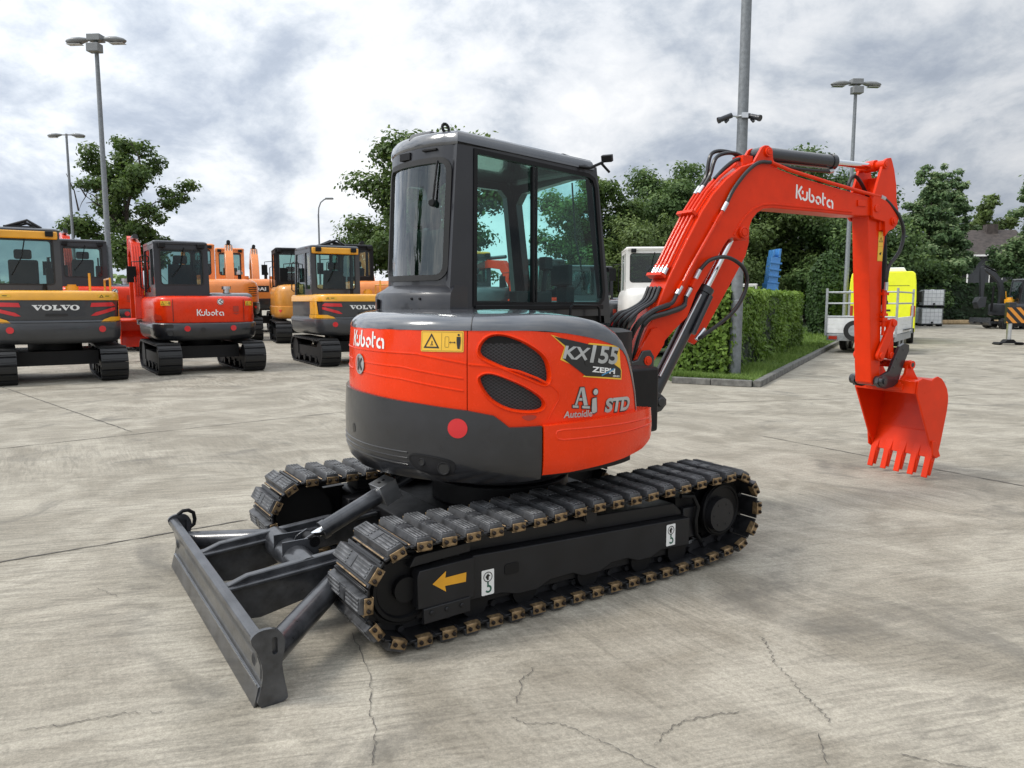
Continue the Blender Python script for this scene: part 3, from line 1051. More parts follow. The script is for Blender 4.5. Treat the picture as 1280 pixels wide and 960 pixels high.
RH = .912


def hoodmap(u, v, d):
    """u = arc length (m) at radius .91 from angle -180, v = height"""
    th = u / .91 - math.pi
    r = lerp_list([(.95, .918), (1.15, .917), (1.35, .912), (1.46, .902)], v) + d
    return (r * math.cos(th), r * math.sin(th), v)


def A(deg): return .91 * (math.radians(deg) + math.pi)


def P2(lst): return [(A(a), z) for a, z in lst]


# inner dark core that closes the gaps
core = MB()
cpts = [(.875 * math.cos(R(a)), .875 * math.sin(R(a))) for a in range(-232, -70, 4)] + [(.35, -.75), (.62, -.45), (.75, .1), (.6, .6)]
core.prism(cpts, .70, 1.43, axis='z')
core.prism([(.60 * math.cos(R(a)), .60 * math.sin(R(a))) for a in range(0, 360, 8)], .62, .72, axis='z')
core.build('machine_deck', [BLACK], EX, MU)

# rear hood
LOWC = [(-236, 1.11), (-200, 1.108), (-180, 1.10), (-157, 1.078), (-140, 1.052), (-131.8, 1.028), (-129, .995), (-127, .968), (-116.6, .972), (-97, .990), (-74.6, .995)]
hood_out = P2([(-230, 1.452), (-230, 1.09)]) + P2([(a, lerp_list(LOWC, a) - .012) for a in (-215, -200, -190, -180, -170, -157, -148, -140.35)]) + P2([(-140.35, 1.452)])
h = MB(); add_patch(h, hood_out, [], .045, hoodmap, .03)
hood = h.build('rear_hood', [ORANGE], EX, MU)

G1 = [(-136.4, 1.344), (-135.6, 1.384), (-133.5, 1.417), (-130.6, 1.427), (-126.9, 1.418), (-121.9, 1.386), (-117.2, 1.338), (-115.0, 1.296), (-114.1, 1.229), (-114.3, 1.192), (-115.6, 1.183), (-120.2, 1.216), (-126.9, 1.262), (-134.8, 1.315)]
G2 = [(-136.6, 1.206), (-135.4, 1.226), (-133.2, 1.233), (-130.2, 1.221), (-123.6, 1.178), (-118.5, 1.131), (-116.0, 1.095), (-115.8, 1.064), (-118.0, 1.048), (-123.5, 1.049), (-128.6, 1.069), (-133.5, 1.12)]
EDGE = [(-235, 1.452), (-225, 1.452), (-215, 1.452), (-205, 1.452), (-195, 1.452), (-185, 1.452), (-175, 1.452), (-165, 1.452), (-157, 1.452), (-150, 1.452), (-143, 1.452), (-136, 1.452), (-129, 1.452), (-122, 1.452), (-115.1, 1.448), (-108, 1.436), (-100.9, 1.417), (-95, 1.398), (-90.6, 1.378), (-86.5, 1.357), (-83.5, 1.331), (-81.6, 1.300), (-80.1, 1.257), (-78.2, 1.19), (-76.0, 1.092), (-74.6, .995)]
TOP = [(-235, 1.54), (-225, 1.54), (-215, 1.54), (-205, 1.54), (-195, 1.54), (-185, 1.54), (-175, 1.54), (-165, 1.54), (-157, 1.54), (-150, 1.54), (-143, 1.54), (-136, 1.54), (-129, 1.54), (-122, 1.54), (-115.1, 1.54), (-108, 1.533), (-100.9, 1.517), (-95, 1.497), (-90.6, 1.473), (-86.5, 1.437), (-83.0, 1.397), (-80.2, 1.35), (-78.0, 1.306), (-75.6, 1.225), (-73.4, 1.12), (-71.6, .995)]
pan_out = P2([(-140.05, 1.452), (-140.05, 1.045)]) + P2([(-131.9, 1.021), (-129, .988), (-127, .962), (-116.6, .966), (-97, .984), (-74.6, .993)]) + P2(EDGE[::-1][:11]) + P2([(-122, 1.452), (-130, 1.452)])
hg1, hg2 = smooth_poly(P2(G1), 2), smooth_poly(P2(G2), 2)
p = MB()
hg1, hg2 = densify(ccw(hg1), .022), densify(ccw(hg2), .022)
o1, o2 = offset_poly(hg1, .019), offset_poly(hg2, .016)
add_patch(p, pan_out, [o1, o2], .035, hoodmap, .03, rim_holes=False)
for o_, i_ in ((o1, hg1), (o2, hg2)):                          # rolled lip round each opening
    lo = o_; n = len(lo); li = i_
    rows = []
    for t, dd in ((0, 0), (.18, .006), (.45, .007), (.75, -.004), (1.0, -.022), (1.0, -.045)):
        rows.append([hoodmap(a[0] + (b[0] - a[0]) * t, a[1] + (b[1] - a[1]) * t, dd) for a, b in zip(lo, li)])
    vs = [q for r_ in rows for q in r_]
    fs = [(k * n + i, k * n + (i + 1) % n, (k + 1) * n + (i + 1) % n, (k + 1) * n + i) for k in range(len(rows) - 1) for i in range(n)]
    p.add(vs, fs)
side = p.build('side_panel', [ORANGE], EX, MU)
for g_ in (hg1, hg2):
    gm = MB(); og = offset_poly(g_, .006)
    vv, tris, _ = patch(og, [], .03)
    gm.add([hoodmap(u, v, -.034) for u, v in vv], tris)
    gm.uv = {i: vv[i] for i in range(len(vv))}
    gm.build('grille', [GRILLE], side, MU)
# embossed lines
e = MB()
def emboss(m, pts, r_, off=-.002, mi=0):
    pp = densify(P2(pts), .03, False)
    m.tube([hoodmap(u, v, off) for u, v in pp], r_, 6, mi)
for l in ([(-228, 1.345), (-200, 1.337), (-180, 1.334), (-158, 1.330), (-149, 1.308), (-140.5, 1.286)],
          [(-185, 1.268), (-164, 1.259), (-141.5, 1.211)], [(-185, 1.213), (-164, 1.197), (-141.5, 1.149)], [(-228, 1.29), (-196, 1.272)], [(-228, 1.235), (-196, 1.218)]):
    emboss(e, l, .0055)
e.build('embossed_lines', [ORANGE], hood, MU)
e = MB()
emboss(e, [(-139.8, 1.283), (-134, 1.276), (-128, 1.262), (-123.6, 1.247), (-118, 1.212), (-112.6, 1.166), (-110.6, 1.135), (-110.8, 1.10), (-113.2, 1.04), (-114.6, .995)], .0065)
e.build('embossed_lines', [ORANGE], side, MU)
e = MB()
add_poly(e, smooth_poly(P2([(-123.6, 1.022), (-119.5, 1.028), (-117.8, 1.018), (-119.5, 1.000), (-121.5, .998)]), 2), hoodmap, .002)
e.build('finger_recess_shade', [DARK_RED], side, MU)  # flat darker oval, the recess shade is in its colour
e = MB(); v = hoodmap(A(-100.4), 1.283, 0); n_ = Vector((v[0], v[1], 0)).normalized()
e.cyl(Vector(v) - n_ * .01, Vector(v) + n_ * .0055, .0165, 20)
e.build('key_hole', [BLK_INK], side, MU)

# charcoal top cover
cv = MB()
rows = []
NR = 9
for (ea, ez), (ta, tz) in zip(EDGE, TOP):
    k = max(0, min(1, (ea + 118) / 30))
    rt = .775 + .105 * k
    re = lerp_list([(.95, .918), (1.15, .917), (1.35, .912), (1.46, .902)], ez) + .004
    row = [((re - .03) * math.cos(R(ea)), (re - .03) * math.sin(R(ea)), ez - .004)]
    for i in range(NR):
        a = math.pi / 2 * i / (NR - 1)
        rr = rt + (re - rt) * math.cos(a); zz = ez + (tz - ez) * math.sin(a); th = ea + (ta - ea) * math.sin(a)
        row.append((rr * math.cos(R(th)), rr * math.sin(R(th)), zz))
    for rr, dz in ((.70, .010), (.55, .014), (.2, .014)):
        if ea > -92:
            th = lerp_list([(-92, -90), (-74, -52)], ea); rr2 = rr if rr > .6 else .62
            row.append((rr2 * math.cos(R(th)) * (1.0), rr2 * math.sin(R(th)), tz))
        else:
            row.append((rr * math.cos(R(ta)), rr * math.sin(R(ta)), tz + dz))
    rows.append(row)
n = len(rows[0])
cv.add([q for r_ in rows for q in r_], [(i * n + j, (i + 1) * n + j, (i + 1) * n + j + 1, i * n + j + 1) for i in range(len(rows) - 1) for j in range(n - 1)])
cover = cv.build('top_cover', [CHAR_SKYLIT], EX, MU, smooth=50)
sm = MB()
i0 = 11
pts = [(Vector(rows[10][j]) * .42 + Vector(rows[11][j]) * .58) for j in range(1, NR + 1)]
sm.tube([(q.x * 1.0005, q.y * 1.0005, q.z + .0005) for q in pts], .0028, 6)
sm.build('seam', [BLK_INK], cover, MU)
hr = MB(); hr.tube([(.424, -.19, 1.48), (.428, -.19, 1.555), (.445, -.19, 1.572), (.675, -.19, 1.566), (.695, -.19, 1.55), (.705, -.19, 1.46)], .0085, 8)
hr.build('grab_handle', [BLACK], cover, MU)

# counterweight and red lower skirt
def cwmap(u, v, d):
    th = u / .91 - math.pi
    r = lerp_list([(.66, .875), (.69, .915), (.73, .935), (.80, .944), (.95, .945), (1.11, .936)], v) + d
    return (r * math.cos(th), r * math.sin(th), v)
cw_out = P2([(a, lerp_list(LOWC, a)) for a in (-116.85, -127, -129, -131.8, -136, -140, -148, -157, -168, -180, -190, -200, -215, -234)]) + P2([(-234, .68), (-200, .672), (-180, .672), (-165, .672), (-148, .670), (-132, .670), (-121, .682), (-116.85, .694)])
c = MB(); add_patch(c, cw_out, [], .04, cwmap, .07)
cwt = c.build('counterweight', [CHAR], EX, MU)
d = MB()
add_poly(d, circle(A(-142.9), .962, .050, 32), cwmap, .0025)
d.build('reflector', [RED_REFL], cwt, MU)
d = MB()
for z0, dz in ((.822, .012), (.792, .010), (.762, -.008)):
    pp = densify(P2([(-208, z0 + .012), (-180, z0), (-160.5, z0 - .008 + dz * .3)]), .03, False)
    d.tube([cwmap(u, v, -.001) for u, v in pp], .005, 6)
d.build('embossed_lines', [CHAR], cwt, MU)
d = MB()
rec = smooth_poly(P2([(-160.6, .816), (-152, .812), (-144.9, .794), (-143.6, .765), (-145.2, .716), (-150, .708), (-158.2, .735)]), 2)
add_poly(d, rec, cwmap, .0015)
v_, f_ = ribbon(rec, .007, True); add_flat(d, v_, f_, cwmap, .004)
recess = d.build('tie_down_recess_shade', [PLATE], cwt, MU)  # flat patch, shade of recess and holes painted as darker colour
for ad, z_, r_ in ((-155.2, .776, .017), (-147.6, .752, .031)):
    d = MB(); v = Vector(cwmap(A(ad), z_, 0)); n_ = Vector((v.x, v.y, 0)).normalized()
    d.cyl(v, v + n_ * .004, r_, 24, 0); d.ring(v + n_ * .003, n_, r_, .004, 24, 1)
    d.build('hole', [BLK_INK, PLATE], recess, MU)
d = MB(); add_poly(d, smooth_poly(P2([(-191.5, .915), (-189, .915), (-189, .865), (-191.5, .865)]), 2), cwmap, .002)
d.build('hole', [BLK_INK], cwt, MU)

def skmap(u, v, d):
    th = u / .91 - math.pi
    r = lerp_list([(.70, .915), (.74, .945), (.80, .958), (.9, .962), (.99, .955)], v)
    k = max(0, (math.degrees(th) + 66) / 8)
    r = r - .045 * k * k + d
    return (r * math.cos(th), r * math.sin(th), v)
sk_out = P2([(-116.45, .974), (-116.45, .716), (-107, .722), (-97, .738), (-85, .754), (-73, .778), (-66, .815), (-61, .88), (-59.5, .93), (-60.5, .975), (-64, .992), (-75, .996), (-97, .990)])
c = MB(); add_patch(c, sk_out, [], .035, skmap, .16)
skirt = c.build('lower_skirt', [ORANGE], EX, MU)
d = MB()
for l in ([(-112.6, .928), (-112.2, .945), (-110, .950), (-90, .948), (-70, .944), (-66, .938)], [(-112.6, .922), (-112.2, .905), (-110, .899), (-90, .902), (-70, .906), (-65, .912)]):
    d.tube([skmap(u, v, -.003) for u, v in densify(P2(l), .03, False)], .006, 6)
d.build('embossed_lines', [ORANGE], skirt, MU)

# ---------------------------------------------------------------- lettering and stickers on the upper structure
d = MB(); v_, f_ = script_logo(.092)
add_flat(d, [(x * 1.0, y) for x, y in v_], f_, hoodmap, .0025, 0, .03, A(-195.0), 1.349, -.004)
d.build('lettering', [WHITE], hood, MU)
d = MB()                                                     # round chrome emblem
ce = (A(-187.5), 1.253)
add_poly(d, [(ce[0] + x * .92, ce[1] + y) for x, y in circle(0, 0, .056, 32)], hoodmap, .004, 0)
v_, f_ = ribbon(circle(ce[0], ce[1], .052, 32), .008, True); add_flat(d, v_, f_, hoodmap, .008, 0)
v_, f_ = ribbon([(-.018, -.034), (-.018, .034)], .014); add_flat(d, v_, f_, hoodmap, .0065, 1, .03, ce[0], ce[1])
v_, f_ = ribbon([(.026, .034), (-.004, .0), (.026, -.036)], .013); add_flat(d, v_, f_, hoodmap, .0065, 1, .03, ce[0], ce[1])
d.build('emblem', [SILVER, BLK_INK], hood, MU)


def warning(parent, mapf, M, x0, x1, z0, z1, vertical=False, off=.0025, flip=False):
    d = MB(); w_, h_ = x1 - x0, z1 - z0
    add_poly(d, round_rect(x0, x1, z0, z1, min(w_, h_) * .06, 3), mapf, off, 0, .04, flip)
    o2 = off + .0015
    def rib(path, w, closed=False):
        v, f = ribbon(path, w, closed); add_flat(d, v, f, mapf, o2, 1, .04, flip=flip)
    s = min(w_, h_)
    if vertical: c1, c2 = (x0 + w_ / 2, z0 + h_ * .72), (x0 + w_ / 2, z0 + h_ * .27); s *= .9
    else: c1, c2 = (x0 + w_ * .26, z0 + h_ * .48), (x0 + w_ * .74, z0 + h_ * .48)
    rib(round_rect(x0 + s * .05, x1 - s * .05, z0 + s * .05, z1 - s * .05, s * .05, 2), s * .012, True)
    t = s * .36
    rib([(c1[0] - t, c1[1] - t * .75), (c1[0] + t, c1[1] - t * .75), (c1[0], c1[1] + t * .95)], s * .07, True)
    rib([(c1[0] - t * .18, c1[1] - t * .45), (c1[0] + t * .25, c1[1] - t * .4)], s * .035)
    rib([(c1[0] + t * .05, c1[1] - t * .33), (c1[0] + t * .1, c1[1] + t * .12)], s * .045)
    if not vertical:
        rib([(x0 + w_ / 2, z0 + s * .08), (x0 + w_ / 2, z1 - s * .08)], s * .012)
        rib(round_rect(c2[0] - s * .36, c2[0] - s * .16, c2[1] - s * .25, c2[1] + s * .25, s * .04, 2), s * .014, True)
        rib([(c2[0] - s * .08, c2[1] - s * .02), (c2[0] + s * .12, c2[1] - s * .02)], s * .03)
        for sg in (-1, 1):
            ax = c2[0] + s * .02 + sg * s * .16
            add_poly(d, [(ax, c2[1] - s * .02), (ax - sg * s * .07, c2[1] + s * .035), (ax - sg * s * .07, c2[1] - s * .075)], mapf, o2 + .0005, 1, .04, flip)
        px_ = c2[0] + s * .33
        add_poly(d, circle(px_, c2[1] + s * .34, s * .055, 12), mapf, o2, 1, .04, flip)
        add_poly(d, [(px_ - s * .10, c2[1] + s * .25), (px_ + s * .10, c2[1] + s * .25), (px_ + s * .10, c2[1] - s * .02), (px_ + s * .06, c2[1] - s * .02), (px_ + s * .055, c2[1] - s * .32), (px_ + s * .012, c2[1] - s * .32), (px_, c2[1] - s * .05), (px_ - s * .012, c2[1] - s * .32), (px_ - s * .055, c2[1] - s * .32), (px_ - s * .06, c2[1] - s * .02), (px_ - s * .10, c2[1] - s * .02)], mapf, o2, 1, .04, flip)
    else:
        rib([(x0 + w_ * .1, z0 + h_ * .5), (x1 - w_ * .1, z0 + h_ * .5)], s * .02)
        add_poly(d, [(c2[0] - s * .22, c2[1] - s * .05), (c2[0], c2[1] - s * .12), (c2[0] + s * .22, c2[1] + s * .22), (c2[0] + s * .22, c2[1] + s * .05), (c2[0] + s * .1, c2[1] - s * .25), (c2[0] - s * .1, c2[1] - s * .25)], mapf, o2, 1, .04, flip)
    return d.build('warning_sticker', [YEL_STK, BLK_INK], parent, M)


warning(hood, hoodmap, MU, A(-156.0), A(-141.3), 1.344, 1.449)

# model badge
d = MB()
KX = P2([(-113.4, 1.431), (-101.3, 1.370), (-99.2, 1.384), (-92, 1.372), (-85.6, 1.360), (-85.4, 1.341), (-87.6, 1.268), (-84.8, 1.245), (-84.2, 1.228), (-84.4, 1.178), (-92, 1.192), (-102.2, 1.211), (-99.9, 1.233), (-99.3, 1.281), (-110.3, 1.303), (-108.8, 1.367)])
add_poly(d, KX, hoodmap, .002, 0)
add_poly(d, offset_poly(KX, -.0085), hoodmap, .0035, 1)
v_, f_ = text_shape('KX', .064, .150, .28, .03); add_flat(d, v_, f_, hoodmap, .005, 2, .03, A(-109.9) + .006, 1.3125, -.115)
v_, f_ = text_shape('155', .088, .195, .26, .03); add_flat(d, v_, f_, hoodmap, .0055, 2, .03, A(-100.2) + .012, 1.287, -.105)
v_, f_ = text_shape('ZEPH', .028, .165, .12, .03); add_flat(d, v_, f_, hoodmap, .005, 3, .03, A(-98.6), 1.235, -.13)
v_, f_ = text_shape('SERIES', .009, .055, .12, .02); add_flat(d, v_, f_, hoodmap, .005, 3, .03, A(-89.2), 1.199, -.10)
v_, f_ = ribbon([(A(-94.5), 1.212), (A(-91.5), 1.226), (A(-88.5), 1.243)], .007); add_flat(d, v_, f_, hoodmap, .0062, 4)
d.build('model_badge', [YEL_STK, BLK_INK, GREY_INK, WHITE, BLUE_INK], side, MU)
d = MB()
def outlined(body, cap, width, shear, bold, u0, v0, slope, o0=.002):
    v, f = text_shape(body, cap, width, shear, bold + .045); add_flat(d, v, f, hoodmap, o0, 1, .03, u0 - .003, v0 - .002, slope)
    v, f = text_shape(body, cap * .97, width * .97, shear, bold); add_flat(d, v, f, hoodmap, o0 + .0015, 0, .03, u0, v0, slope)
def strokes(polys, o0):
    for q in polys: add_poly(d, offset_poly(q, .0045), hoodmap, o0, 1)
    for q in polys: add_poly(d, q, hoodmap, o0 + .0016, 0)
ua, va = A(-105.9), 1.055
SA = [[(.000, .000), (.034, -.002), (.034, .010), (.000, .012)], [(.0125, .0125), (.0245, .0125), (.0555, .104), (.0445, .104)], [(.047, .104), (.068, .104), (.0905, .010), (.066, .010)], [(.056, -.004), (.103, -.007), (.103, .0055), (.056, .0085)], [(.0345, .036), (.057, .036), (.0545, .049), (.0385, .049)]]
for k, q in enumerate(SA): strokes([[(ua + x, va + z - .05 * x) for x, z in q]], .002 + .0004 * k)
d.build('lettering', [GREY_INK, BLK_INK], side, MU); d = MB()
ui, vi = A(-98.7), 1.016
strokes([[(ui + x, vi + z) for x, z in [(.004, .078), (.030, .082), (.026, .020), (.034, .018), (.034, .008), (.014, .000), (.002, .006), (.000, .018), (.010, .068), (.002, .068)]]], .0055)
strokes([circle(ui + .025, vi + .112, .0155, 18)], .0055)
d.build('lettering', [GREY_INK, BLK_INK], side, MU); d = MB()
outlined('STD', .074, .218, .22, .045, A(-93.0), 1.017, -.03)
d.build('lettering', [GREY_INK, BLK_INK], side, MU); d = MB()
v_, f_ = text_shape('Autoidle', .034, .17, .15, .02); add_flat(d, v_, f_, hoodmap, .008, 0, .03, A(-109.3), 1.006, -.02)
d.build('lettering', [GREY_INK, BLK_INK], side, MU)
# ---------------------------------------------------------------- cab (chassis of the upper structure: x forward, y left)
CY = -.12                                                    # right wall
def rwall(u, v, d): return (u, CY - d, v)
wall = [(-.475, 1.525), (-.405, 2.49), (.695, 2.475), (.745, 2.40), (.885, 1.50), (.50, 1.50)]
win = [(-.287, 1.582), (-.275, 2.443), (.655, 2.405), (.700, 2.385), (.722, 2.33), (.808, 1.665), (.800, 1.615), (.765, 1.582)]
cabp = MB()
add_patch(cabp, wall, [offset_poly(win, .012)], .12, rwall, .04)
# rear wall along a curved plan line
ARC = [(-.44, CY), (-.485, -.06), (-.52, .02), (-.545, .12), (-.553, .22), (-.548, .32), (-.525, .42), (-.485, .52), (-.43, .61), (-.365, .69), (-.30, .75)]
AL = [0]
for a, b in zip(ARC, ARC[1:]): AL.append(AL[-1] + math.hypot(b[0] - a[0], b[1] - a[1]))
def rear(u, v, d):
    # u runs from the left corner (0) to the right corner (AL[-1]) so that normals face backwards
    s = AL[-1] - u
    s = max(0, min(AL[-1] - 1e-6, s))
    i = max(j for j in range(len(AL) - 1) if AL[j] <= s)
    t = (s - AL[i]) / (AL[i + 1] - AL[i])
    x = ARC[i][0] + (ARC[i + 1][0] - ARC[i][0]) * t; y = ARC[i][1] + (ARC[i + 1][1] - ARC[i][1]) * t
    def nrm(k):
        a = ARC[max(0, k - 1)]; b = ARC[min(len(ARC) - 1, k + 1)]
        n = Vector((-(b[1] - a[1]), b[0] - a[0])).normalized(); return n if n.x < 0 else -n
    n = (nrm(i) * (1 - t) + nrm(i + 1) * t).normalized()
    lean = (v - 1.525) * .060
    return (x + n.x * d + lean, y + n.y * d, v)
SR = AL[-1]
rw = [(0.0, 1.525), (SR, 1.525), (SR, 2.49), (0.0, 2.49)]
rwin = round_rect(SR - .63, SR - .062, 1.735, 2.385, .060, 5)
add_patch(cabp, rw, [rwin], .05, rear, .035)
# stepped rear base
rows = []
for d_, z_ in ((-.01, 1.52), (.075, 1.52), (.078, 1.625), (.068, 1.645), (.022, 1.672), (.0, 1.69), (-.01, 1.69)):
    rows.append([rear(u, z_, d_) for u in [SR * k / 24 for k in range(25)]])
cabp.add([q for r_ in rows for q in r_], [(k * 25 + i, k * 25 + i + 1, (k + 1) * 25 + i + 1, (k + 1) * 25 + i) for k in range(len(rows) - 1) for i in range(24)])
b_ = cabp.add([rear(SR, z_, d_) for d_, z_ in ((.0, 1.52), (.075, 1.52), (.078, 1.625), (.068, 1.645), (.022, 1.672), (.0, 1.69))] + [(-.34, CY - .001, 1.69), (-.34, CY - .001, 1.52)], [(0, 1, 2, 3, 4, 5, 6, 7)])
# left wall and windscreen frame
YL = .75
def lwall(u, v, d): return (-u, YL + d, v)
lw = [(-.885, 1.45), (.30, 1.45), (.245, 2.49), (-.695, 2.475), (-.745, 2.40)]
lwin1 = round_rect(-.70, -.02, 1.64, 2.37, .06); lwin2 = round_rect(.05, .22, 1.72, 2.35, .05)
lwin1 = [(-.745, 1.60), (-.05, 1.60), (-.05, 2.36), (-.10, 2.40), (-.60, 2.40), (-.655, 2.35)]
add_patch(cabp, lw, [lwin1, lwin2], .12, lwall, .05)
def front(u, v, d): return (.885 - (v - 1.5) * .155 + d, u, v)
fw = [(CY + .005, 1.45), (YL - .005, 1.45), (YL - .005, 2.47), (CY + .005, 2.47)]
fwin = [(CY + .05, 1.56), (YL - .09, 1.50), (YL - .10, 2.30), (YL - .17, 2.37), (.10, 2.41), (CY + .06, 2.40)]
add_patch(cabp, fw, [fwin], .12, front, .06)
cab = cabp.build('cab', [CHAR_CAB], EX, MU, smooth=30)
# roof
plan = [(-.405, CY - .003), (.695, CY - .003), (.715, CY + .06), (.715, YL - .04), (.68, YL + .003), (-.235, YL + .003)]
arcT = [rear(u, 2.48, .002)[:2] for u in [SR * k / 20 for k in range(1, 20)]]
plan = plan[:6] + arcT
plan = ccw(plan)
rf = MB(); rows = []
for ins, z_ in ((.03, 2.470), (.0, 2.470), (-.006, 2.482), (-.005, 2.498), (.006, 2.532), (.018, 2.546), (.045, 2.554), (.20, 2.564)):
    q = offset_poly(plan, -ins)
    rows.append([(a, b, z_ - max(0, (a - .30)) * (.095 if z_ > 2.48 else .02)) for a, b in q])
n = len(plan)
rf.add([q for r_ in rows for q in r_], [(k * n + i, k * n + (i + 1) % n, (k + 1) * n + (i + 1) % n, (k + 1) * n + i) for k in range(len(rows) - 1) for i in range(n)] + [tuple(range((len(rows) - 1) * n, len(rows) * n)), tuple(range(n - 1, -1, -1))])
rf.build('roof', [CHAR_SKYLIT], cab, MU, smooth=40)
# floor and lining
fl = MB(); fl.prism([(-.40, CY + .045), (.84, CY + .045), (.84, YL - .055), (-.25, YL - .055), (-.47, .45), (-.49, .15)], 1.44, 1.50, axis='z')
fl.prism([(.62, 1.50), (.84, 1.50), (.83, 1.60), (.70, 1.58)], CY + .045, YL - .06)
fl.build('floor', [BLACK], cab, MU)
# glass
g = MB()
def pane(m, poly, f, d, step=.12):
    add_patch(m, poly, [], step, f, 0)
    return m
def glass_part(name, poly, f, d, m_, parent, step=.12):
    g = MB(); add_patch(g, poly, [], step, lambda u, v, k: f(u, v, d + k), 0)
    return g.build(name, [m_], parent, MU)
w1 = [(-.275, 1.592), (.19, 1.592), (.19, 2.412), (-.265, 2.430)]
w2 = [(.155, 1.592), (.76, 1.592), (.797, 1.665), (.713, 2.33), (.650, 2.395), (.155, 2.415)]
fr_ = MB()
add_patch(fr_, offset_poly(win, .016), [offset_poly(win, -.010)], .12, lambda u, v, d: rwall(u, v, d + .006), .03)
fr_.box(.155, .172, CY - .012, CY + .016, 1.592, 2.41); fr_.box(.193, .206, CY + .0, CY + .022, 1.592, 2.41)
fo = fr_.build('side_window_frame', [BLACK], cab, MU, bevel=.003)
glass_part('side_pane', w1, rwall, -.012, GLASS, cab); glass_part('side_pane', w2, rwall, -.004, GLASS, cab)
st = MB(); st.box(-.29, .80, CY - .014, CY - .001, 1.545, 1.575); st.build('sill_strip', [BLACK], cab, MU, bevel=.004)
glass_part('rear_pane', offset_poly(rwin, -.004), rear, -.004, GLASS_REAR, cab, .04)
rb = MB(); add_patch(rb, offset_poly(rwin, .020), [offset_poly(rwin, -.012)], .04, lambda u, v, d: rear(u, v, d + .010), .02)
rb.build('rear_window_seal', [RUBBER], cab, MU)
glass_part('door_pane', lwin1, lwall, -.02, GLASS, cab); glass_part('quarter_pane', lwin2, lwall, -.02, GLASS, cab)
glass_part('windscreen', fwin, front, -.02, GLASS, cab)
# seat, console, steering levers
def add_seat(parent, M, x=.10, y=.34, z=1.50, s=1.0):
    b = MB(); b.box(x - .22 * s, x + .24 * s, y - .23 * s, y + .23 * s, z, z + .16 * s)
    sb = b.build('seat', [SEATM], parent, M, bevel=.04, seg=3)
    k = MB(); k.box(-.05, .05, -.22 * s, .22 * s, 0, .50 * s, 0, Matrix.Translation((x - .22 * s, y, z + .12 * s)) @ Matrix.Rotation(R(-12), 4, 'Y'))
    k.box(-.04, .04, -.13 * s, .13 * s, .515 * s, .68 * s, 0, Matrix.Translation((x - .22 * s, y, z + .12 * s)) @ Matrix.Rotation(R(-12), 4, 'Y'))
    k.build('seat_back', [SEATM], sb, M, bevel=.035, seg=3)
add_seat(cab, MU, .0, .30, 1.42)
cs = MB(); cs.box(.10, .40, -.05, .03, 1.50, 1.66); cs.tube([(.36, -.01, 1.66), (.38, -.01, 1.80)], .018, 8); cs.box(.345, .415, -.04, .02, 1.80, 1.88)
cs.build('control_console', [SEATM], cab, MU, bevel=.01)
mo = MB(); mo.box(.60, .68, .02, .12, 1.50, 1.70); mo.box(.58, .62, -.02, .16, 1.70, 1.84); mo.build('monitor', [SEATM], cab, MU, bevel=.01)
wp = MB(); wp.tube([(.745, .12, 2.40), (.80, .14, 2.05), (.845, .10, 1.75)], .006, 6); wp.build('wiper', [BLACK], cab, MU)
# rear details
def rp(u, z, d): return Vector(rear(SR - u, z, d))
def fitting(name, fn):
    rd = MB(); fn(rd); rd.build(name, [BLACK], cab, MU, bevel=.002)
c0 = rp(.40, 2.435, .004)
fitting('camera_block', lambda m: m.box(-.045, .045, -.012, .012, -.02, .022, 0, Matrix.Translation(c0) @ Matrix.Rotation(R(98), 4, 'Z')))
c1 = rp(.19, 2.45, .006)
fitting('rain_rail', lambda m: m.box(-.05, .05, -.008, .008, -.006, .006, 0, Matrix.Translation(c1) @ Matrix.Rotation(R(-72), 4, 'Z')))
fitting('window_stay', lambda m: (m.tube([rp(.13, 2.385, .012), rp(.145, 2.2, .014), rp(.15, 2.13, .014)], .007, 6), m.cyl(rp(.15, 2.15, .0), rp(.15, 2.15, .03), .02, 10)))
for u, z in ((.165, 1.612), (.165, 1.548), (.22, 1.612), (.22, 1.548)):
    q0 = rp(u, z, .074); q1 = rp(u, z, .084); fitting('bolt_hole', lambda m: m.cyl(q0, q1, .008, 8))
q2 = rp(.57, 1.58, .08)
fitting('latch', lambda m: m.box(-.03, .03, -.006, .006, -.03, .03, 0, Matrix.Translation(q2) @ Matrix.Rotation(R(60), 4, 'Z')))
le = MB()
c0 = Vector((-.40, -.02, 2.545)); u_ = Vector((-.35, .15, .9)).normalized(); q = u_.cross(Vector((.3, 1, 0))).normalized()
pts = [c0 + q * .018 * math.cos(R(a)) + u_ * (.026 + .025 * math.sin(R(a))) for a in range(0, 360, 30)]
le.tube(pts, .0085, 8, closed=True)
le.cyl(c0 - u_ * .04, c0 + u_ * .002, .021, 12)
le.build('lifting_eye', [BLACK], cab, MU)
for w_, l_, z_, a_ in ((.09, (-.455, .16), 2.525, 10), (.045, (-.40, .50), 2.505, -28)):
    hp = MB(); hp.prism([(-.03, 0), (.05, 0), (.05, .035), (.0, .045)], -w_, w_, 0, Matrix.Translation((*l_, z_)) @ Matrix.Rotation(R(a_), 4, 'Z'))
    hp.build('roof_bracket', [CHAR_CAB], cab, MU, bevel=.012)
lp = MB(); b0 = Vector((.56, CY - .004, 2.455))
lp.tube([b0, b0 + Vector((.05, -.05, -.01)), b0 + Vector((.13, -.09, .03))], .010, 8)
lp.box(-.02, .02, -.035, .035, -.022, .022, 0, Matrix.Translation(b0 + Vector((.155, -.10, .055))) @ Euler((0, R(-20), R(25))).to_matrix().to_4x4())
lp.tube([b0 + Vector((.12, -.085, .02)), b0 + Vector((.18, -.10, -.03))], .009, 8)
lp.build('work_lamp', [BLACK], cab, MU, bevel=.004)

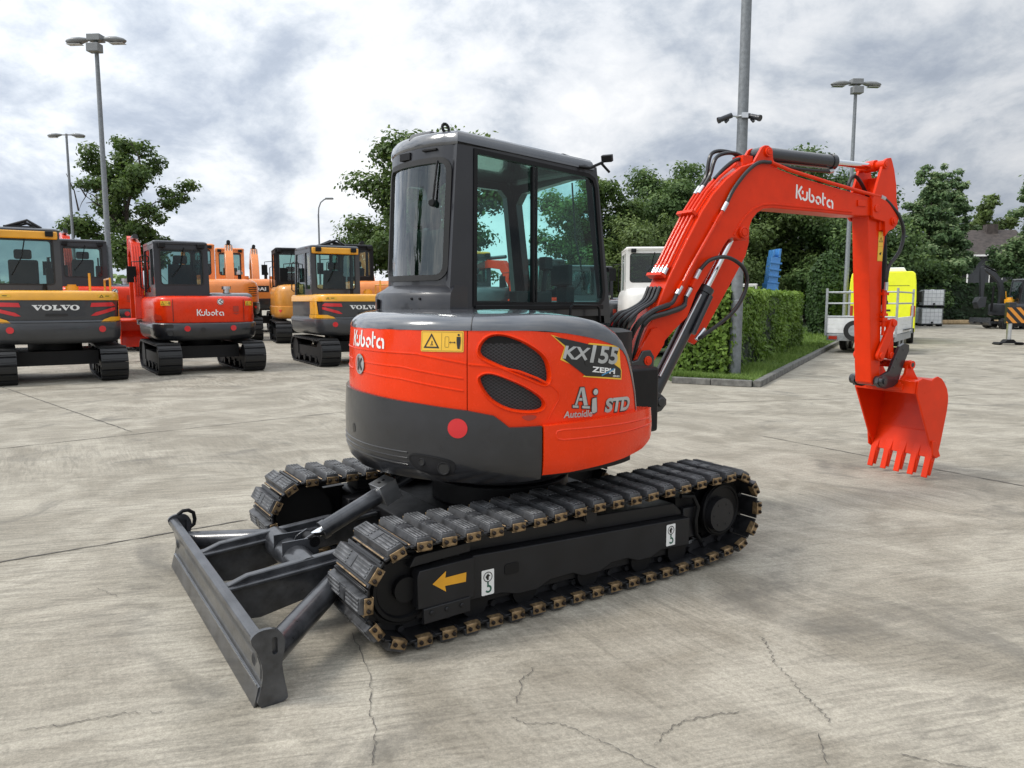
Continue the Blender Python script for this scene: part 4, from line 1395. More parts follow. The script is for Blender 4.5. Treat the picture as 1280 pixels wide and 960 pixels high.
# ---------------------------------------------------------------- boom, arm, bucket (frame of the swung boom: x forward along the boom)
# swing bracket
sb = MB()
sb.cyl((-.06, 0, .66), (-.06, 0, 1.12), .10, 24)
for y in (-.135, .095):
    sb.prism([(-.12, .72), (.02, .70), (.12, .77), (.24, .80), (.285, .845), (.285, .885), (.25, .915), (.17, .96), (.16, 1.10), (.165, 1.20), (.13, 1.25), (.06, 1.245), (.02, 1.18), (-.10, 1.15)], y - .0, y + .04)
sb.box(-.10, .12, -.095, .095, .74, 1.02)
sb.cyl((.230, -.15, .867), (.230, .15, .867), .035, 20)
sbo = sb.build('swing_bracket', [CHAR], EX, MD, bevel=.006)
hb = MB(); hb.cyl((.2, .0, 0), (.2, .0, .01), .01, 6)
bz = MB(); bz.box(.66, 1.05, -.42, .30, .72, 1.16); bz.prism([(.60, .70), (1.14, .70), (1.16, .86), (1.02, 1.02), (.60, 1.02)], -.14, .16)
bz.build('boom_mount', [BLACK], EX, MU, bevel=.02)

BW = .098
UP = [(.022, 1.150), (.020, 1.185), (.085, 1.33), (.126, 1.418), (.156, 1.45), (.301, 1.749), (.46, 2.025), (.600, 2.255), (.70, 2.385), (.82, 2.50), (.97, 2.605), (1.10, 2.645), (1.24, 2.643), (1.361, 2.615), (1.573, 2.572), (2.035, 2.512), (2.40, 2.470), (2.485, 2.450), (2.525, 2.41), (2.525, 2.36), (2.49, 2.325), (2.43, 2.312)]
LO = [(2.271, 2.308), (2.196, 2.306), (1.80, 2.312), (1.30, 2.315), (1.215, 2.305), (1.15, 2.272), (1.10, 2.222), (1.073, 2.160), (1.062, 2.08)]
AR = [(1.05, 2.062), (.981, 2.058), (.935, 2.072), (.899, 2.074), (.86, 2.055), (.822, 2.009), (.746, 1.899), (.642, 1.753), (.567, 1.650), (.491, 1.480), (.369, 1.383), (.265, 1.288), (.20, 1.20), (.150, 1.140), (.12, 1.118), (.085, 1.109), (.045, 1.118)]
bm_ = MB()
bm_.prism(UP + LO + AR, -BW, BW)
boom = bm_.build('boom', [ORANGE_FLAT], EX, MD, bevel=.008)
fp = MB()
fp.prism([(1.30, 2.318), (1.246, 2.25), (1.246, 2.062), (1.216, 1.959), (1.087, 1.764), (.991, 1.622), (.879, 1.457), (.782, 1.315), (.717, 1.262), (.66, 1.285), (.55, 1.42), (.62, 1.70), (.88, 2.05), (1.10, 2.28)], BW - .018, BW + .012)
fp.build('side_plate', [ORANGE_FLAT], boom, MD, bevel=.004)
# thicker foot cheeks, bead along the lower edge, weld-on bosses
for y0, y1 in ((-BW - .022, -BW + .002), (BW - .002, BW + .022)):
    ft = MB(); ft.prism([(.022, 1.150), (.020, 1.185), (.085, 1.30), (.15, 1.395), (.20, 1.41), (.275, 1.345), (.262, 1.285), (.15, 1.138), (.12, 1.116), (.085, 1.107), (.045, 1.116)], y0, y1)
    ft.build('foot_cheek', [ORANGE_FLAT], boom, MD, bevel=.003)
ft = MB()
ft.cyl((.105, -BW - .045, 1.173), (.105, BW + .045, 1.173), .034, 24)
ft.cyl((.105, -BW - .05, 1.173), (.105, -BW - .045, 1.173), .020, 20)
ft.build('foot_pin', [ORANGE_FLAT], boom, MD, bevel=.003); ft = MB()
for x, z, r_ in ((1.000, 2.116, .044), ):
    ft.cyl((x, -BW - .022, z), (x, BW + .022, z), r_, 28); ft.cyl((x, -BW - .030, z), (x, -BW - .022, z), r_ * .62, 24); ft.ring((x, -BW - .022, z), (0, 1, 0), r_ * .85, .006, 24)
bead = [(2.2, 2.335), (1.8, 2.340), (1.30, 2.346), (1.20, 2.335), (1.105, 2.300), (1.025, 2.238), (.96, 2.165), (.915, 2.095)]
ft.build('pin_boss', [ORANGE_FLAT], boom, MD, bevel=.003); ft = MB()
ft.tube([(x, -BW - .001, z) for x, z in bead], .008, 6); ft.build('edge_bead', [ORANGE_FLAT], boom, MD); ft = MB()
ft.cyl((2.471, -BW - .02, 2.374), (2.471, -BW, 2.374), .032, 20); ft.build('pin_boss', [ORANGE_FLAT], boom, MD, bevel=.003); ft = MB()
ft.box(2.26, 2.36, -BW - .012, -BW + .001, 2.385, 2.435)
ft.build('hose_clamp', [ORANGE_FLAT], boom, MD, bevel=.003)
er = MB()
for y0, y1 in ((-.082, -.058), (.058, .082)):
    er.prism([(1.00, 2.60), (1.113, 2.655), (1.188, 2.768), (1.218, 2.785), (1.251, 2.787), (1.285, 2.772), (1.300, 2.745), (1.308, 2.690), (1.361, 2.62), (1.30, 2.58)], y0, y1)
er.box(1.02, 1.12, -.058, .058, 2.62, 2.70, 0)
er.cyl((1.248, -.10, 2.735), (1.248, .10, 2.735), .036, 24); er.cyl((1.248, -.106, 2.735), (1.248, -.10, 2.735), .022, 20)
er.build('cylinder_bracket', [ORANGE_FLAT], boom, MD, bevel=.004)
# logo on the boom
bmap = lambda u, v, d: (u, -BW - d, v)
d = MB(); v_, f_ = script_logo(.108); add_flat(d, v_, f_, bmap, .0015, 0, .3, 1.545, 2.405, -.138)
d.build('lettering', [WHITE], boom, MD)

# boom cylinder
bc = MB(); p0, p1 = Vector((.230, 0, .867)), Vector((1.000, 0, 2.116)); u = p1 - p0
bc.cyl(p0 + u * .02, p0 + u * .66, .058, 28, 0); bc.cyl(p0 + u * .63, p0 + u * .665, .068, 28, 0)
bc.cyl(p0 + u * .60, p0 + u * .97, .030, 24, 1); bc.cyl(p0 + Vector((0, -.055, 0)), p0 + Vector((0, .055, 0)), .055, 20, 0)
bc.tube([p0 + u * .12 + Vector((-.045, -.055, .03)), p0 + u * .60 + Vector((-.045, -.055, .03))], .011, 8, 2)
bc.tube([p0 + u * .40 + Vector((.03, -.07, -.01)), p0 + u * .615 + Vector((.025, -.07, 0))], .022, 12, 0)
bc.build('boom_cylinder', [BLK_BG, CHROME, SILVER], boom, MD)
# arm cylinder
ac = MB(); p0, p1 = Vector((1.248, 0, 2.735)), Vector((2.535, 0, 2.742)); u = p1 - p0
ac.cyl(p0 + u * .03, p0 + u * .63, .058, 28, 0); ac.cyl(p0 + u * .60, p0 + u * .635, .066, 28, 0); ac.cyl(p0 + u * .62, p0 + u * .97, .028, 24, 1)
ac.tube([p0 + u * .08 + Vector((0, -.03, -.075)), p0 + u * .30 + Vector((0, -.035, -.09)), p0 + u * .58 + Vector((0, -.03, -.085))], .014, 8, 2)
ac.cyl(p0 + u * .575 + Vector((0, -.03, -.085)), p0 + u * .61 + Vector((0, -.03, -.075)), .018, 10, 3)
ac.cyl(p0 + Vector((0, -.055, 0)), p0 + Vector((0, .055, 0)), .052, 20, 0); ac.cyl(p1 + Vector((0, -.05, 0)), p1 + Vector((0, .05, 0)), .048, 20, 4)
ac.build('arm_cylinder', [CHAR, CHROME, HOSE, SILVER, ORANGE_FLAT], boom, MD, bevel=.002)
# steel pipes along the boom
def path_on_boom(y, x0, x1, lift):
    out = []
    for a, b in zip(UP[4:16], UP[5:17]):
        for k in range(3):
            t = k / 3; out.append((a[0] + (b[0] - a[0]) * t, a[1] + (b[1] - a[1]) * t))
    out = [p for p in out if x0 <= p[0] <= x1]
    res = []
    for i, p in enumerate(out):
        a = Vector(out[max(0, i - 1)]); b = Vector(out[min(len(out) - 1, i + 1)]); t = (b - a).normalized(); n_ = Vector((-t.y, t.x))
        q = Vector(p) + n_ * lift; res.append((q.x, y, q.y))
    return res
pp = MB()
for y in (.075, .035, -.010, -.055):
    pts = path_on_boom(y, .33, .70 if y > 0 else .99, .028)
    pp.tube(pts, .0115, 8, 0)
    d0 = Vector(pts[0]) - Vector(pts[1]); pp.cyl(Vector(pts[0]), Vector(pts[0]) + d0.normalized() * .075, .0175, 10, 1)
    pp.cyl(Vector(pts[0]) - d0.normalized() * .01, Vector(pts[0]) + d0.normalized() * .02, .0195, 6, 0)
    if y > 0:
        d1 = (Vector(pts[-1]) - Vector(pts[-2])).normalized(); pp.cyl(Vector(pts[-1]), Vector(pts[-1]) + d1 * .07, .0175, 10, 1)
# two pipes on the near side face
s1 = [(.405, -BW - .022, 1.705), (.48, -BW - .022, 1.83), (.775, -BW - .022, 2.262)]
pp.tube(s1, .013, 8, 0); e0 = Vector((.55, 0, .83)).normalized()
pp.cyl(Vector(s1[0]), Vector(s1[0]) - e0 * .07, .0175, 10, 1); pp.cyl(Vector(s1[-1]), Vector(s1[-1]) + e0 * .075, .018, 10, 1)
s2 = [(.505, -BW - .025, 1.735), (.515, -BW - .025, 1.755)]
pp.tube([(.50, -BW - .02, 1.70), (.53, -BW - .02, 1.75)], .016, 8, 0); pp.cyl((.535, -BW - .02, 1.76), (.575, -BW - .02, 1.825), .0175, 10, 1); pp.cyl((.495, -BW - .02, 1.69), (.455, -BW - .02, 1.63), .0175, 10, 1)
for q in ((.40, 1.71), (.52, 1.735), (.735, 2.20)):
    pp.box(-.035, .035, -BW - .035, -BW, -.012, .012, 0, Matrix.Translation((q[0], 0, q[1])) @ Matrix.Rotation(R(-56), 4, 'Y'))
for q in ((.295, 1.775), (.565, 2.235)):
    pp.box(-.012, .012, -.075, .10, -.005, .045, 0, Matrix.Translation((q[0], 0, q[1])) @ Matrix.Rotation(R(-58), 4, 'Y'))
# long pipe along the top flank
lpth = [(1.26, -BW - .012, 2.655), (1.45, -BW - .016, 2.612), (1.9, -BW - .016, 2.548), (2.40, -BW - .016, 2.488), (2.52, -BW - .016, 2.476)]
pp.tube(lpth, .015, 8, 0); pp.cyl(lpth[-1], (2.575, -BW - .016, 2.462), .019, 10, 1)
pp.tube([(1.30, .03, 2.66), (1.5, .03, 2.605), (2.0, .03, 2.54), (2.38, .03, 2.49)], .014, 8, 0)
pp.build('hydraulic_pipes', [ORANGE_FLAT, SILVER], boom, MD)
# flexible hoses


def bez(p, n=10):
    p = [Vector(q) for q in p]; out = []
    for i in range(len(p) - 1):
        a, b = p[i], p[i + 1]
        ta = (b - p[i - 1]) * .5 if i else (b - a); tb = (p[i + 2] - a) * .5 if i + 2 < len(p) else (b - a)
        for k in range(n):
            t = k / n; t2, t3 = t * t, t * t * t
            out.append(a * (2 * t3 - 3 * t2 + 1) + ta * (t3 - 2 * t2 + t) + b * (-2 * t3 + 3 * t2) + tb * (t3 - t2))
    out.append(p[-1]); return out


HO = []
for k, y in enumerate((.075, .035, -.010, -.055)):
    HO.append([(.262, y, 1.70), (.20, y - .01, 1.60), (.06, y - .04, 1.535), (-.06, y - .05 - .01 * k, 1.50 - .01 * k), (-.12 + .02 * k, y - .03, 1.40), (-.10 + .02 * k, y - .02, 1.26), (-.06, y, 1.12)])
HO.append([(.365, -BW - .022, 1.645), (.30, -BW - .04, 1.58), (.14, -BW - .05, 1.53), (.02, -BW - .03, 1.44), (-.01, -.06, 1.30), (-.03, -.04, 1.12)])
HO.append([(.455, -BW - .02, 1.63), (.42, -BW - .03, 1.56), (.26, -BW - .055, 1.515), (.10, -BW - .045, 1.47), (.05, -BW - .01, 1.36), (.02, -.05, 1.12)])
HO.append([(.575, -BW - .02, 1.825), (.65, -BW - .05, 1.90), (.80, -BW - .07, 1.92), (.95, -BW - .08, 1.84), (.985, -BW - .075, 1.70), (.88, -BW - .06, 1.52), (.66, -BW - .02, 1.36), (.60, -.075, 1.31)])
HO.append([(.815, -BW - .022, 2.325), (.88, -BW - .022, 2.43), (1.00, -BW - .022, 2.56), (1.12, -BW - .022, 2.64), (1.25, -BW - .014, 2.655)])
for y, o in ((.075, .16), (.035, .11)):
    HO.append([(.70, y, 2.425), (.78, y, 2.54), (.88 - o * .3, y, 2.62 + o * .6), (1.02, y, 2.70 + o * .25), (1.16, y, 2.68)])
HO.append([(.78, -.02, 2.51), (.88, -.02, 2.60), (1.0, -.02, 2.67), (1.15, -.02, 2.68)])
HO.append([(2.575, -BW - .016, 2.462), (2.66, -BW - .02, 2.41), (2.77, -BW - .03, 2.31), (2.83, -BW - .03, 2.18), (2.79, -BW - .03, 2.03), (2.68, -BW - .02, 1.90), (2.655, -BW - .02, 1.80), (2.655, -BW - .02, 1.76)])
HO.append([(2.30, .03, 2.50), (2.31, .03, 2.60), (2.37, .03, 2.655), (2.46, .03, 2.60), (2.56, .03, 2.48)])
for i, p in enumerate(HO):
    h_ = MB(); q = bez(p); h_.tube(q, [(.021 if (i == 4 and 12 <= k < 40) or (i == 5 and 8 <= k < 36) else .0150) for k in range(len(q))], 8)
    ho = h_.build('hydraulic_hose', [HOSE], boom, MD)
    if i == 6: hf = MB(); hf.cyl((.60, -.075, 1.31), (.665, -.09, 1.39), .0175, 10); hf.build('hose_end', [SILVER], ho, MD)
    if i == len(HO) - 2: hf = MB(); hf.cyl((2.655, -BW - .02, 1.76), (2.655, -BW - .02, 1.69), .0175, 10); hf.build('hose_end', [SILVER], ho, MD)

# arm
AW = .082
ar = MB()
ar.prism([(2.425, 2.335), (2.49, 1.70), (2.555, 1.05), (2.570, .935), (2.575, .885), (2.60, .865), (2.665, .862), (2.69, .89), (2.685, .96), (2.66, 1.40), (2.635, 1.95), (2.66, 2.20), (2.60, 2.33)], -AW, AW)
arm = ar.build('arm', [ORANGE_FLAT], EX, MD, bevel=.006)
ea = MB()
for y0, y1 in ((-.125, -.100), (.100, .125)):
    ea.prism([(2.415, 2.44), (2.523, 2.747), (2.545, 2.78), (2.578, 2.797), (2.620, 2.803), (2.640, 2.77), (2.670, 2.703), (2.705, 2.584), (2.720, 2.45), (2.755, 2.36), (2.760, 2.31), (2.745, 2.255), (2.700, 2.215), (2.64, 2.195), (2.60, 2.15), (2.585, 2.27), (2.45, 2.29), (2.425, 2.31)], y0, y1)
ea.box(2.55, 2.62, -.10, .10, 2.20, 2.34); ea.box(2.63, 2.66, -.10, .10, 2.30, 2.66)
ea.cyl((2.545, -.14, 2.742), (2.545, .14, 2.742), .036, 24); ea.cyl((2.545, -.146, 2.742), (2.545, -.14, 2.742), .022, 16)
ea.cyl((2.690, -.14, 2.277), (2.690, .14, 2.277), .036, 24); ea.cyl((2.690, -.15, 2.277), (2.690, -.14, 2.277), .022, 16)
ea.cyl((2.471, -.135, 2.374), (2.471, .135, 2.374), .030, 20)
ea.build('arm_bracket', [ORANGE_FLAT], arm, MD, bevel=.004)
pt = MB(); pt.tube([(2.655, -AW - .02, 1.69), (2.66, -AW - .02, 1.45), (2.665, -AW - .02, 1.30)], .013, 8); pt.tube([(2.675, -AW - .005, 1.70), (2.69, -AW - .005, 1.47)], .018, 8)
for z in (1.66, 1.48, 1.44): pt.box(2.635, 2.70, -AW - .035, -AW + .002, z - .012, z + .012)
pt.build('arm_pipe', [ORANGE_FLAT], arm, MD)
amap = lambda u, v, d: (u, -AW - d, v)
warning(arm, amap, MD, 2.565, 2.632, 1.94, 2.19, True)
# bucket cylinder and linkage
kc = MB(); p0, p1 = Vector((2.690, 0, 2.277)), Vector((2.775, 0, 1.405)); u = p1 - p0
kc.cyl(p0 + u * .03, p0 + u * .80, .050, 24, 0); kc.cyl(p0 + u * .78, p0 + u * .815, .056, 24, 0); kc.cyl(p0 + u * .8, p0 + u * .98, .026, 20, 1)
kc.cyl(p0 + Vector((0, -.05, 0)), p0 + Vector((0, .05, 0)), .045, 16, 0)
kc.build('bucket_cylinder', [BLACK, CHROME], arm, MD)
lk = MB()
def bar(m, a, b, r0, r1, y0, y1):
    a = Vector(a); b = Vector(b); t = (b - a).normalized(); n_ = Vector((-t.y, t.x)); poly = []
    an = math.degrees(math.atan2(n_.y, n_.x))
    poly += arc(a.x, a.y, r0, an, an + 180, 8); poly += arc(b.x, b.y, r1, an + 180, an + 360, 8)
    m.prism(poly, y0, y1)
for y0, y1 in ((-.125, -.095), (.095, .125)):
    bar(lk, (2.632, 1.122), (2.775, 1.405), .046, .040, y0, y1)
    bar(lk, (2.775, 1.405), (2.80, 1.12), .034, .036, y0 + (.03 if y0 < 0 else -.03), y1 + (.03 if y0 < 0 else -.03))
    bar(lk, (2.665, 1.40), (2.775, 1.405), .026, .034, y0 + (.03 if y0 < 0 else -.03), y1 + (.03 if y0 < 0 else -.03))
lk.cyl((2.775, -.14, 1.405), (2.775, .14, 1.405), .030, 20); lk.cyl((2.632, -.14, 1.122), (2.632, .14, 1.122), .030, 20); lk.cyl((2.80, -.11, 1.12), (2.80, .11, 1.12), .030, 20)
lk.build('bucket_link', [ORANGE_FLAT], arm, MD, bevel=.004)
# dark quick coupler
qc = MB()
CP = [(2.585, .885), (2.60, .935), (2.66, .955), (2.74, .985), (2.80, 1.10), (2.86, 1.20), (2.92, 1.225), (2.985, 1.21), (2.99, 1.16), (2.93, 1.05), (2.90, .98), (2.86, .88), (2.80, .845), (2.70, .830), (2.62, .845)]
for y0, y1 in ((-.135, -.105), (.105, .135)):
    qc.prism(CP, y0, y1)
qc.box(2.70, 2.86, -.105, .105, .845, .90); qc.box(2.86, 2.97, -.105, .105, 1.13, 1.19)
qc.cyl((2.640, -.165, .900), (2.640, .165, .900), .045, 24); qc.cyl((2.64, -.175, .90), (2.64, -.165, .90), .022, 16)
for x, z in ((2.83, 1.09), (2.79, 1.02), (2.91, 1.17)): qc.cyl((x, -.138, z), (x, -.135, z), .012, 10)
qc.build('quick_coupler', [CHAR], EX, MD, bevel=.005)

# bucket
HB = .315
bk = MB()
SIDE = [(2.870, .800), (2.880, .905), (2.935, .928), (3.000, .915), (3.062, .902), (3.10, .922), (3.147, .935), (3.20, .915), (3.244, .876), (3.285, .82), (3.308, .758), (3.313, .70), (3.305, .62), (3.246, .347), (3.208, .205), (3.160, .205), (3.135, .275), (3.09, .34)]
for y0, y1 in ((-HB, -HB + .018), (HB - .018, HB)):
    bk.prism(SIDE, y0, y1)
shell = [(2.872, .812), (2.905, .900), (2.94, .912), (3.06, .892), (3.14, .915), (3.20, .895), (3.24, .855), (3.28, .78), (3.29, .70), (3.28, .60), (3.225, .36), (3.185, .222)]
inn = [(x - .018 * (1 if i > 4 else .3), z - .016 * (1 if i < 6 else .2)) for i, (x, z) in enumerate(shell)]
vs = []
for y in (-HB + .017, HB - .017):
    for p in shell: vs.append((p[0], y, p[1]))
    for p in inn: vs.append((p[0], y, p[1]))
k = len(shell); fs = []
for i in range(k - 1):
    fs += [(i, i + 1, 2 * k + i + 1, 2 * k + i), (k + i + 1, k + i, 3 * k + i, 3 * k + i + 1)]
fs += [(0, 2 * k, 3 * k, k), (k - 1, 2 * k - 1, 4 * k - 1, 3 * k - 1)]
bk.add(vs, fs)
bk.box(2.862, 2.882, -HB + .017, HB - .017, .792, .905)
bk.prism([(3.150, .200), (3.168, .195), (3.235, .42), (3.218, .425)], -HB + .018, HB - .018)
bucket = bk.build('bucket', [ORANGE_FLAT], EX, MD, smooth=45, bevel=.004, recalc=True)
be = MB()
for y0, y1 in ((-.160, -.136), (.136, .160)):
    be.prism([(2.845, .835), (2.86, .80), (2.90, .79), (2.93, .82), (2.955, .90), (3.10, .90), (3.06, .945), (3.02, 1.00), (3.015, 1.05), (2.99, 1.075), (2.955, 1.07), (2.94, 1.03), (2.925, .96), (2.86, .885)], y0, y1)
be.cyl((2.978, -.185, 1.035), (2.978, .185, 1.035), .036, 24); be.cyl((2.895, -.185, .838), (2.895, .185, .838), .046, 24)
be.cyl((2.895, -.187, .838), (2.895, -.185, .838), .022, 16, 1); be.cyl((2.978, -.187, 1.035), (2.978, -.185, 1.035), .020, 16, 1)
be.build('bucket_ear', [ORANGE_FLAT, CHAR], bucket, MD, bevel=.004)
for i in range(5):
    y = -.275 + i * .1375
    t = MB()
    t.prism([(3.115, .045), (3.135, .040), (3.190, .205), (3.203, .300), (3.182, .305), (3.140, .215)], y - .034, y + .034)
    t.prism([(3.085, .028), (3.095, .022), (3.160, .150), (3.170, .205), (3.140, .225), (3.120, .16)], y - .027, y + .027)
    t.cyl((3.150, y - .042, .165), (3.150, y + .042, .165), .008, 8)
    t.build('tooth', [ORANGE_FLAT], bucket, MD, bevel=.005)
for y0, y1 in ((-HB - .016, -HB), (HB, HB + .016)):
    ct = MB(); ct.prism([(3.10, .36), (3.15, .36), (3.225, .215), (3.17, .20), (3.12, .23)], y0, y1)
    ct.build('side_cutter', [ORANGE_FLAT], bucket, MD, bevel=.003)
# ================================================================== GROUND
g = MB(); 
nx = 1
g.add([(-500, -60, 0), (500, -60, 0), (500, 900, 0), (-500, 900, 0)], [(0, 1, 2, 3)])
tag(g.build('ground', [CONC], smooth=0), kind='structure')


def wobble(a, b, n, amp, seed):
    rnd = random.Random(seed); a = Vector(a); b = Vector(b); t = (b - a); nn = Vector((-t.y, t.x)).normalized()
    return [a + t * (i / n) + nn * (rnd.uniform(-amp, amp) if 0 < i < n else 0) for i in range(n + 1)]


def crack_strip(m, pts, w0, w1, z, seed):
    rnd = random.Random(seed); n = len(pts)
    L, Rr = [], []
    for i, p in enumerate(pts):
        a = pts[max(0, i - 1)]; b = pts[min(n - 1, i + 1)]; t = (b - a).normalized(); nn = Vector((-t.y, t.x))
        w = (w0 + (w1 - w0) * rnd.random()) / 2
        if i in (0, n - 1): w *= .3
        L.append((p.x + nn.x * w, p.y + nn.y * w, z)); Rr.append((p.x - nn.x * w, p.y - nn.y * w, z))
    m.add(L + Rr, [(i + n, i + 1 + n, i + 1, i) for i in range(n - 1)])


def pg(px, py):
    p = on_ground(px, py); return Vector((p.x, p.y))


def extend(a, b, s, e):
    t = (b - a).normalized(); return a - t * s, b + t * e
J = [((0, 703), (310, 650), 3, 0.0), ((0, 561), (430, 515), 4, 1.2), ((0, 483), (165, 540), 3, 0), ((1030, 560), (1280, 608), .9, 6), ((835, 505), (1280, 492), 0, 8)]
for i, (a, b, s_, e_) in enumerate(J):
    m = MB(); a, b = extend(pg(*a), pg(*b), s_, e_)
    crack_strip(m, wobble(a, b, 90, .008, i), .006, .022, .004, i)
    tag(m.build('expansion_joint', [CRACKM], smooth=0), kind='structure')
CK = [[(952, 797), (962, 812), (968, 830), (985, 845), (1003, 868), (1022, 885), (1040, 905)], [(440, 790), (464, 850), (462, 890), (470, 915), (464, 958)], [(818, 932), (840, 908), (870, 898), (925, 890)], [(700, 905), (740, 922), (790, 945), (860, 985)], [(645, 880), (652, 850), (668, 835)],
      [(1125, 943), (1180, 955), (1240, 962)], [(15, 915), (90, 905), (150, 893), (205, 890)], [(1023, 918), (1036, 958)], [(120, 735), (150, 748)], [(640, 896), (655, 905), (700, 905)]]
for i, pl in enumerate(CK):
    m = MB(); pts = []
    for a, b in zip(pl, pl[1:]): pts += wobble(pg(*a), pg(*b), 12, .009, 40 + i)[:-1]
    pts.append(pg(*pl[-1]))
    crack_strip(m, pts, .0008, .0050, .0045, i + 20)
    tag(m.build('crack', [CRACKM], smooth=0), kind='structure')


# ================================================================== FOLIAGE TOOLS
def leaf_mesh(name, mats, centers, size, parent=None, seed=0, droop=.0, aspect=1.55, M=None, smooth=0):
    """centers: list of (point, normal hint, shade) -> one mesh of small leaf quads with a per-face shade"""
    rnd = random.Random(seed)
    verts, faces, shade = [], [], []
    for p, nrm, sh in centers:
        n = (nrm + Vector((rnd.gauss(0, .55), rnd.gauss(0, .55), rnd.gauss(0, .55))))
        if n.length < 1e-4: n = Vector((0, 0, 1))
        n.normalize()
        t = n.orthogonal(); t.rotate(Matrix.Rotation(rnd.uniform(0, 6.283), 3, n)); b = n.cross(t)
        s = size * rnd.uniform(.6, 1.35)
        t = t * s * aspect * .5; b = b * s * .5
        i = len(verts)
        verts += [tuple(p - t), tuple(p + b * .9 - t * .1), tuple(p + t), tuple(p - b * .9 - t * .1)]
        faces.append((i, i + 1, i + 2, i + 3)); shade.append(max(0, min(1, sh + rnd.uniform(-.22, .22))))
    me = bpy.data.meshes.new(name); me.from_pydata(verts, [], faces)
    at = me.attributes.new('shade', 'FLOAT', 'FACE'); at.data.foreach_set('value', shade)
    me.materials.append(mats)
    o = bpy.data.objects.new(name, me); COL.objects.link(o)
    if parent is not None: o.parent = parent; WM[o.name] = WM[parent.name]
    else: WM[o.name] = Matrix.Identity(4)
    return o


def tree(name, label, X, Y, H, crown_w, leafm, seed, base=.22, n_limbs=11, clump=(.5, 1.0), leaves=9000, leaf=.20, shape='round', lean=(0, 0), sparse=1.0, trunk_r=.2, group=None, ell=None, deadwood=0):
    rnd = random.Random(seed)
    t = thing(name, label, 'tree', (X, Y, 0), 0, group)
    tm = MB(); tips = []
    k = 7
    trunk = [Vector((lean[0] * (i / k) ** 1.5 + rnd.uniform(-.12, .12) * (i > 0), lean[1] * (i / k) ** 1.5 + rnd.uniform(-.12, .12) * (i > 0), H * .86 * i / k)) for i in range(k + 1)]
    tm.tube(trunk, [trunk_r * (1 - .85 * i / k) for i in range(k + 1)], 8)
    def on_trunk(f):
        q = f * k; i = min(k - 1, int(q)); return trunk[i].lerp(trunk[i + 1], q - i)
    def width(f):
        if shape == 'round': return math.sqrt(max(.02, 1 - ((f - .48) / .56) ** 2))
        if shape == 'poplar': return .22 + .85 * math.sin(math.pi * min(1, (f * .9 + .16))) * (1 - .62 * f)
        if shape == 'cone': return max(.12, 1.05 - f)
        return 1
    for i in range(n_limbs):
        f = (i + .5) / n_limbs
        h = base + (1 - base) * f
        s = on_trunk(min(.98, h * .86))
        a = i * 2.39996 + rnd.uniform(-.5, .5)
        L = crown_w * .5 * width(f) * rnd.uniform(.72, 1.12)
        up = H * (1 - base) * rnd.uniform(.06, .16) * (2.4 if shape == 'poplar' else .8)
        e = Vector((s.x + math.cos(a) * L, s.y + math.sin(a) * L, H * h * .92 + up * .5))
        mid = s.lerp(e, .5) + Vector((rnd.uniform(-.15, .15), rnd.uniform(-.15, .15), up * .25))
        r0 = trunk_r * (1 - .8 * h) * .55 + .015
        tm.tube([s, mid, e], [r0, r0 * .6, r0 * .22], 6)
        for fr_ in (.42, .72, 1.0):
            q = s.lerp(mid, fr_ * 2) if fr_ < .5 else mid.lerp(e, fr_ * 2 - 1)
            tips.append((q, f))
            for _ in range(2):
                q2 = q + Vector((rnd.gauss(0, 1), rnd.gauss(0, 1), rnd.gauss(.1, .7))) * crown_w * .085
                tm.tube([q, q.lerp(q2, .6) + Vector((0, 0, .1)), q2], [r0 * .3, r0 * .2, r0 * .08], 4)
                tips.append((q2, f))
    for _ in range(deadwood):
        q, f = rnd.choice(tips[len(tips) // 3:]); q2 = q + Vector((rnd.gauss(0, 1), rnd.gauss(0, .4), abs(rnd.gauss(0, 1)))) * crown_w * .14
        tm.tube([q, q.lerp(q2, .5) + Vector((.1, 0, .1)), q2], [.05, .03, .015], 5)
    tips.append((trunk[-1], 1.0)); tips.append((on_trunk(.92), .95))
    tm.build('trunk', [BARK], t)
    cl = []
    for q, f in tips:
        if rnd.random() > sparse: continue
        r_ = rnd.uniform(*clump) * crown_w * .13 * (.75 + .5 * width(f))
        cl.append((q, Vector((r_ * rnd.uniform(.85, 1.3), r_ * rnd.uniform(.85, 1.3), r_ * rnd.uniform(.55, .9))), rnd.uniform(-.12, .12)))
    tot = sum(c[1].x * c[1].y for c in cl)
    cs = []
    for q, r_, ds in cl:
        n = int(leaves * r_.x * r_.y / tot)
        for _ in range(n):
            d = Vector((rnd.gauss(0, 1), rnd.gauss(0, 1), rnd.gauss(0, 1))).normalized()
            rr = rnd.random() ** .40 * (1.0 + (rnd.random() ** 6) * .55)
            p = q + Vector((d.x * r_.x, d.y * r_.y, d.z * r_.z)) * rr
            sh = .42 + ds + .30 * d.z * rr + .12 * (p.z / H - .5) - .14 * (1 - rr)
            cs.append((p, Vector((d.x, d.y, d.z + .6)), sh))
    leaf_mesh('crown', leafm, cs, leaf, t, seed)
    return t


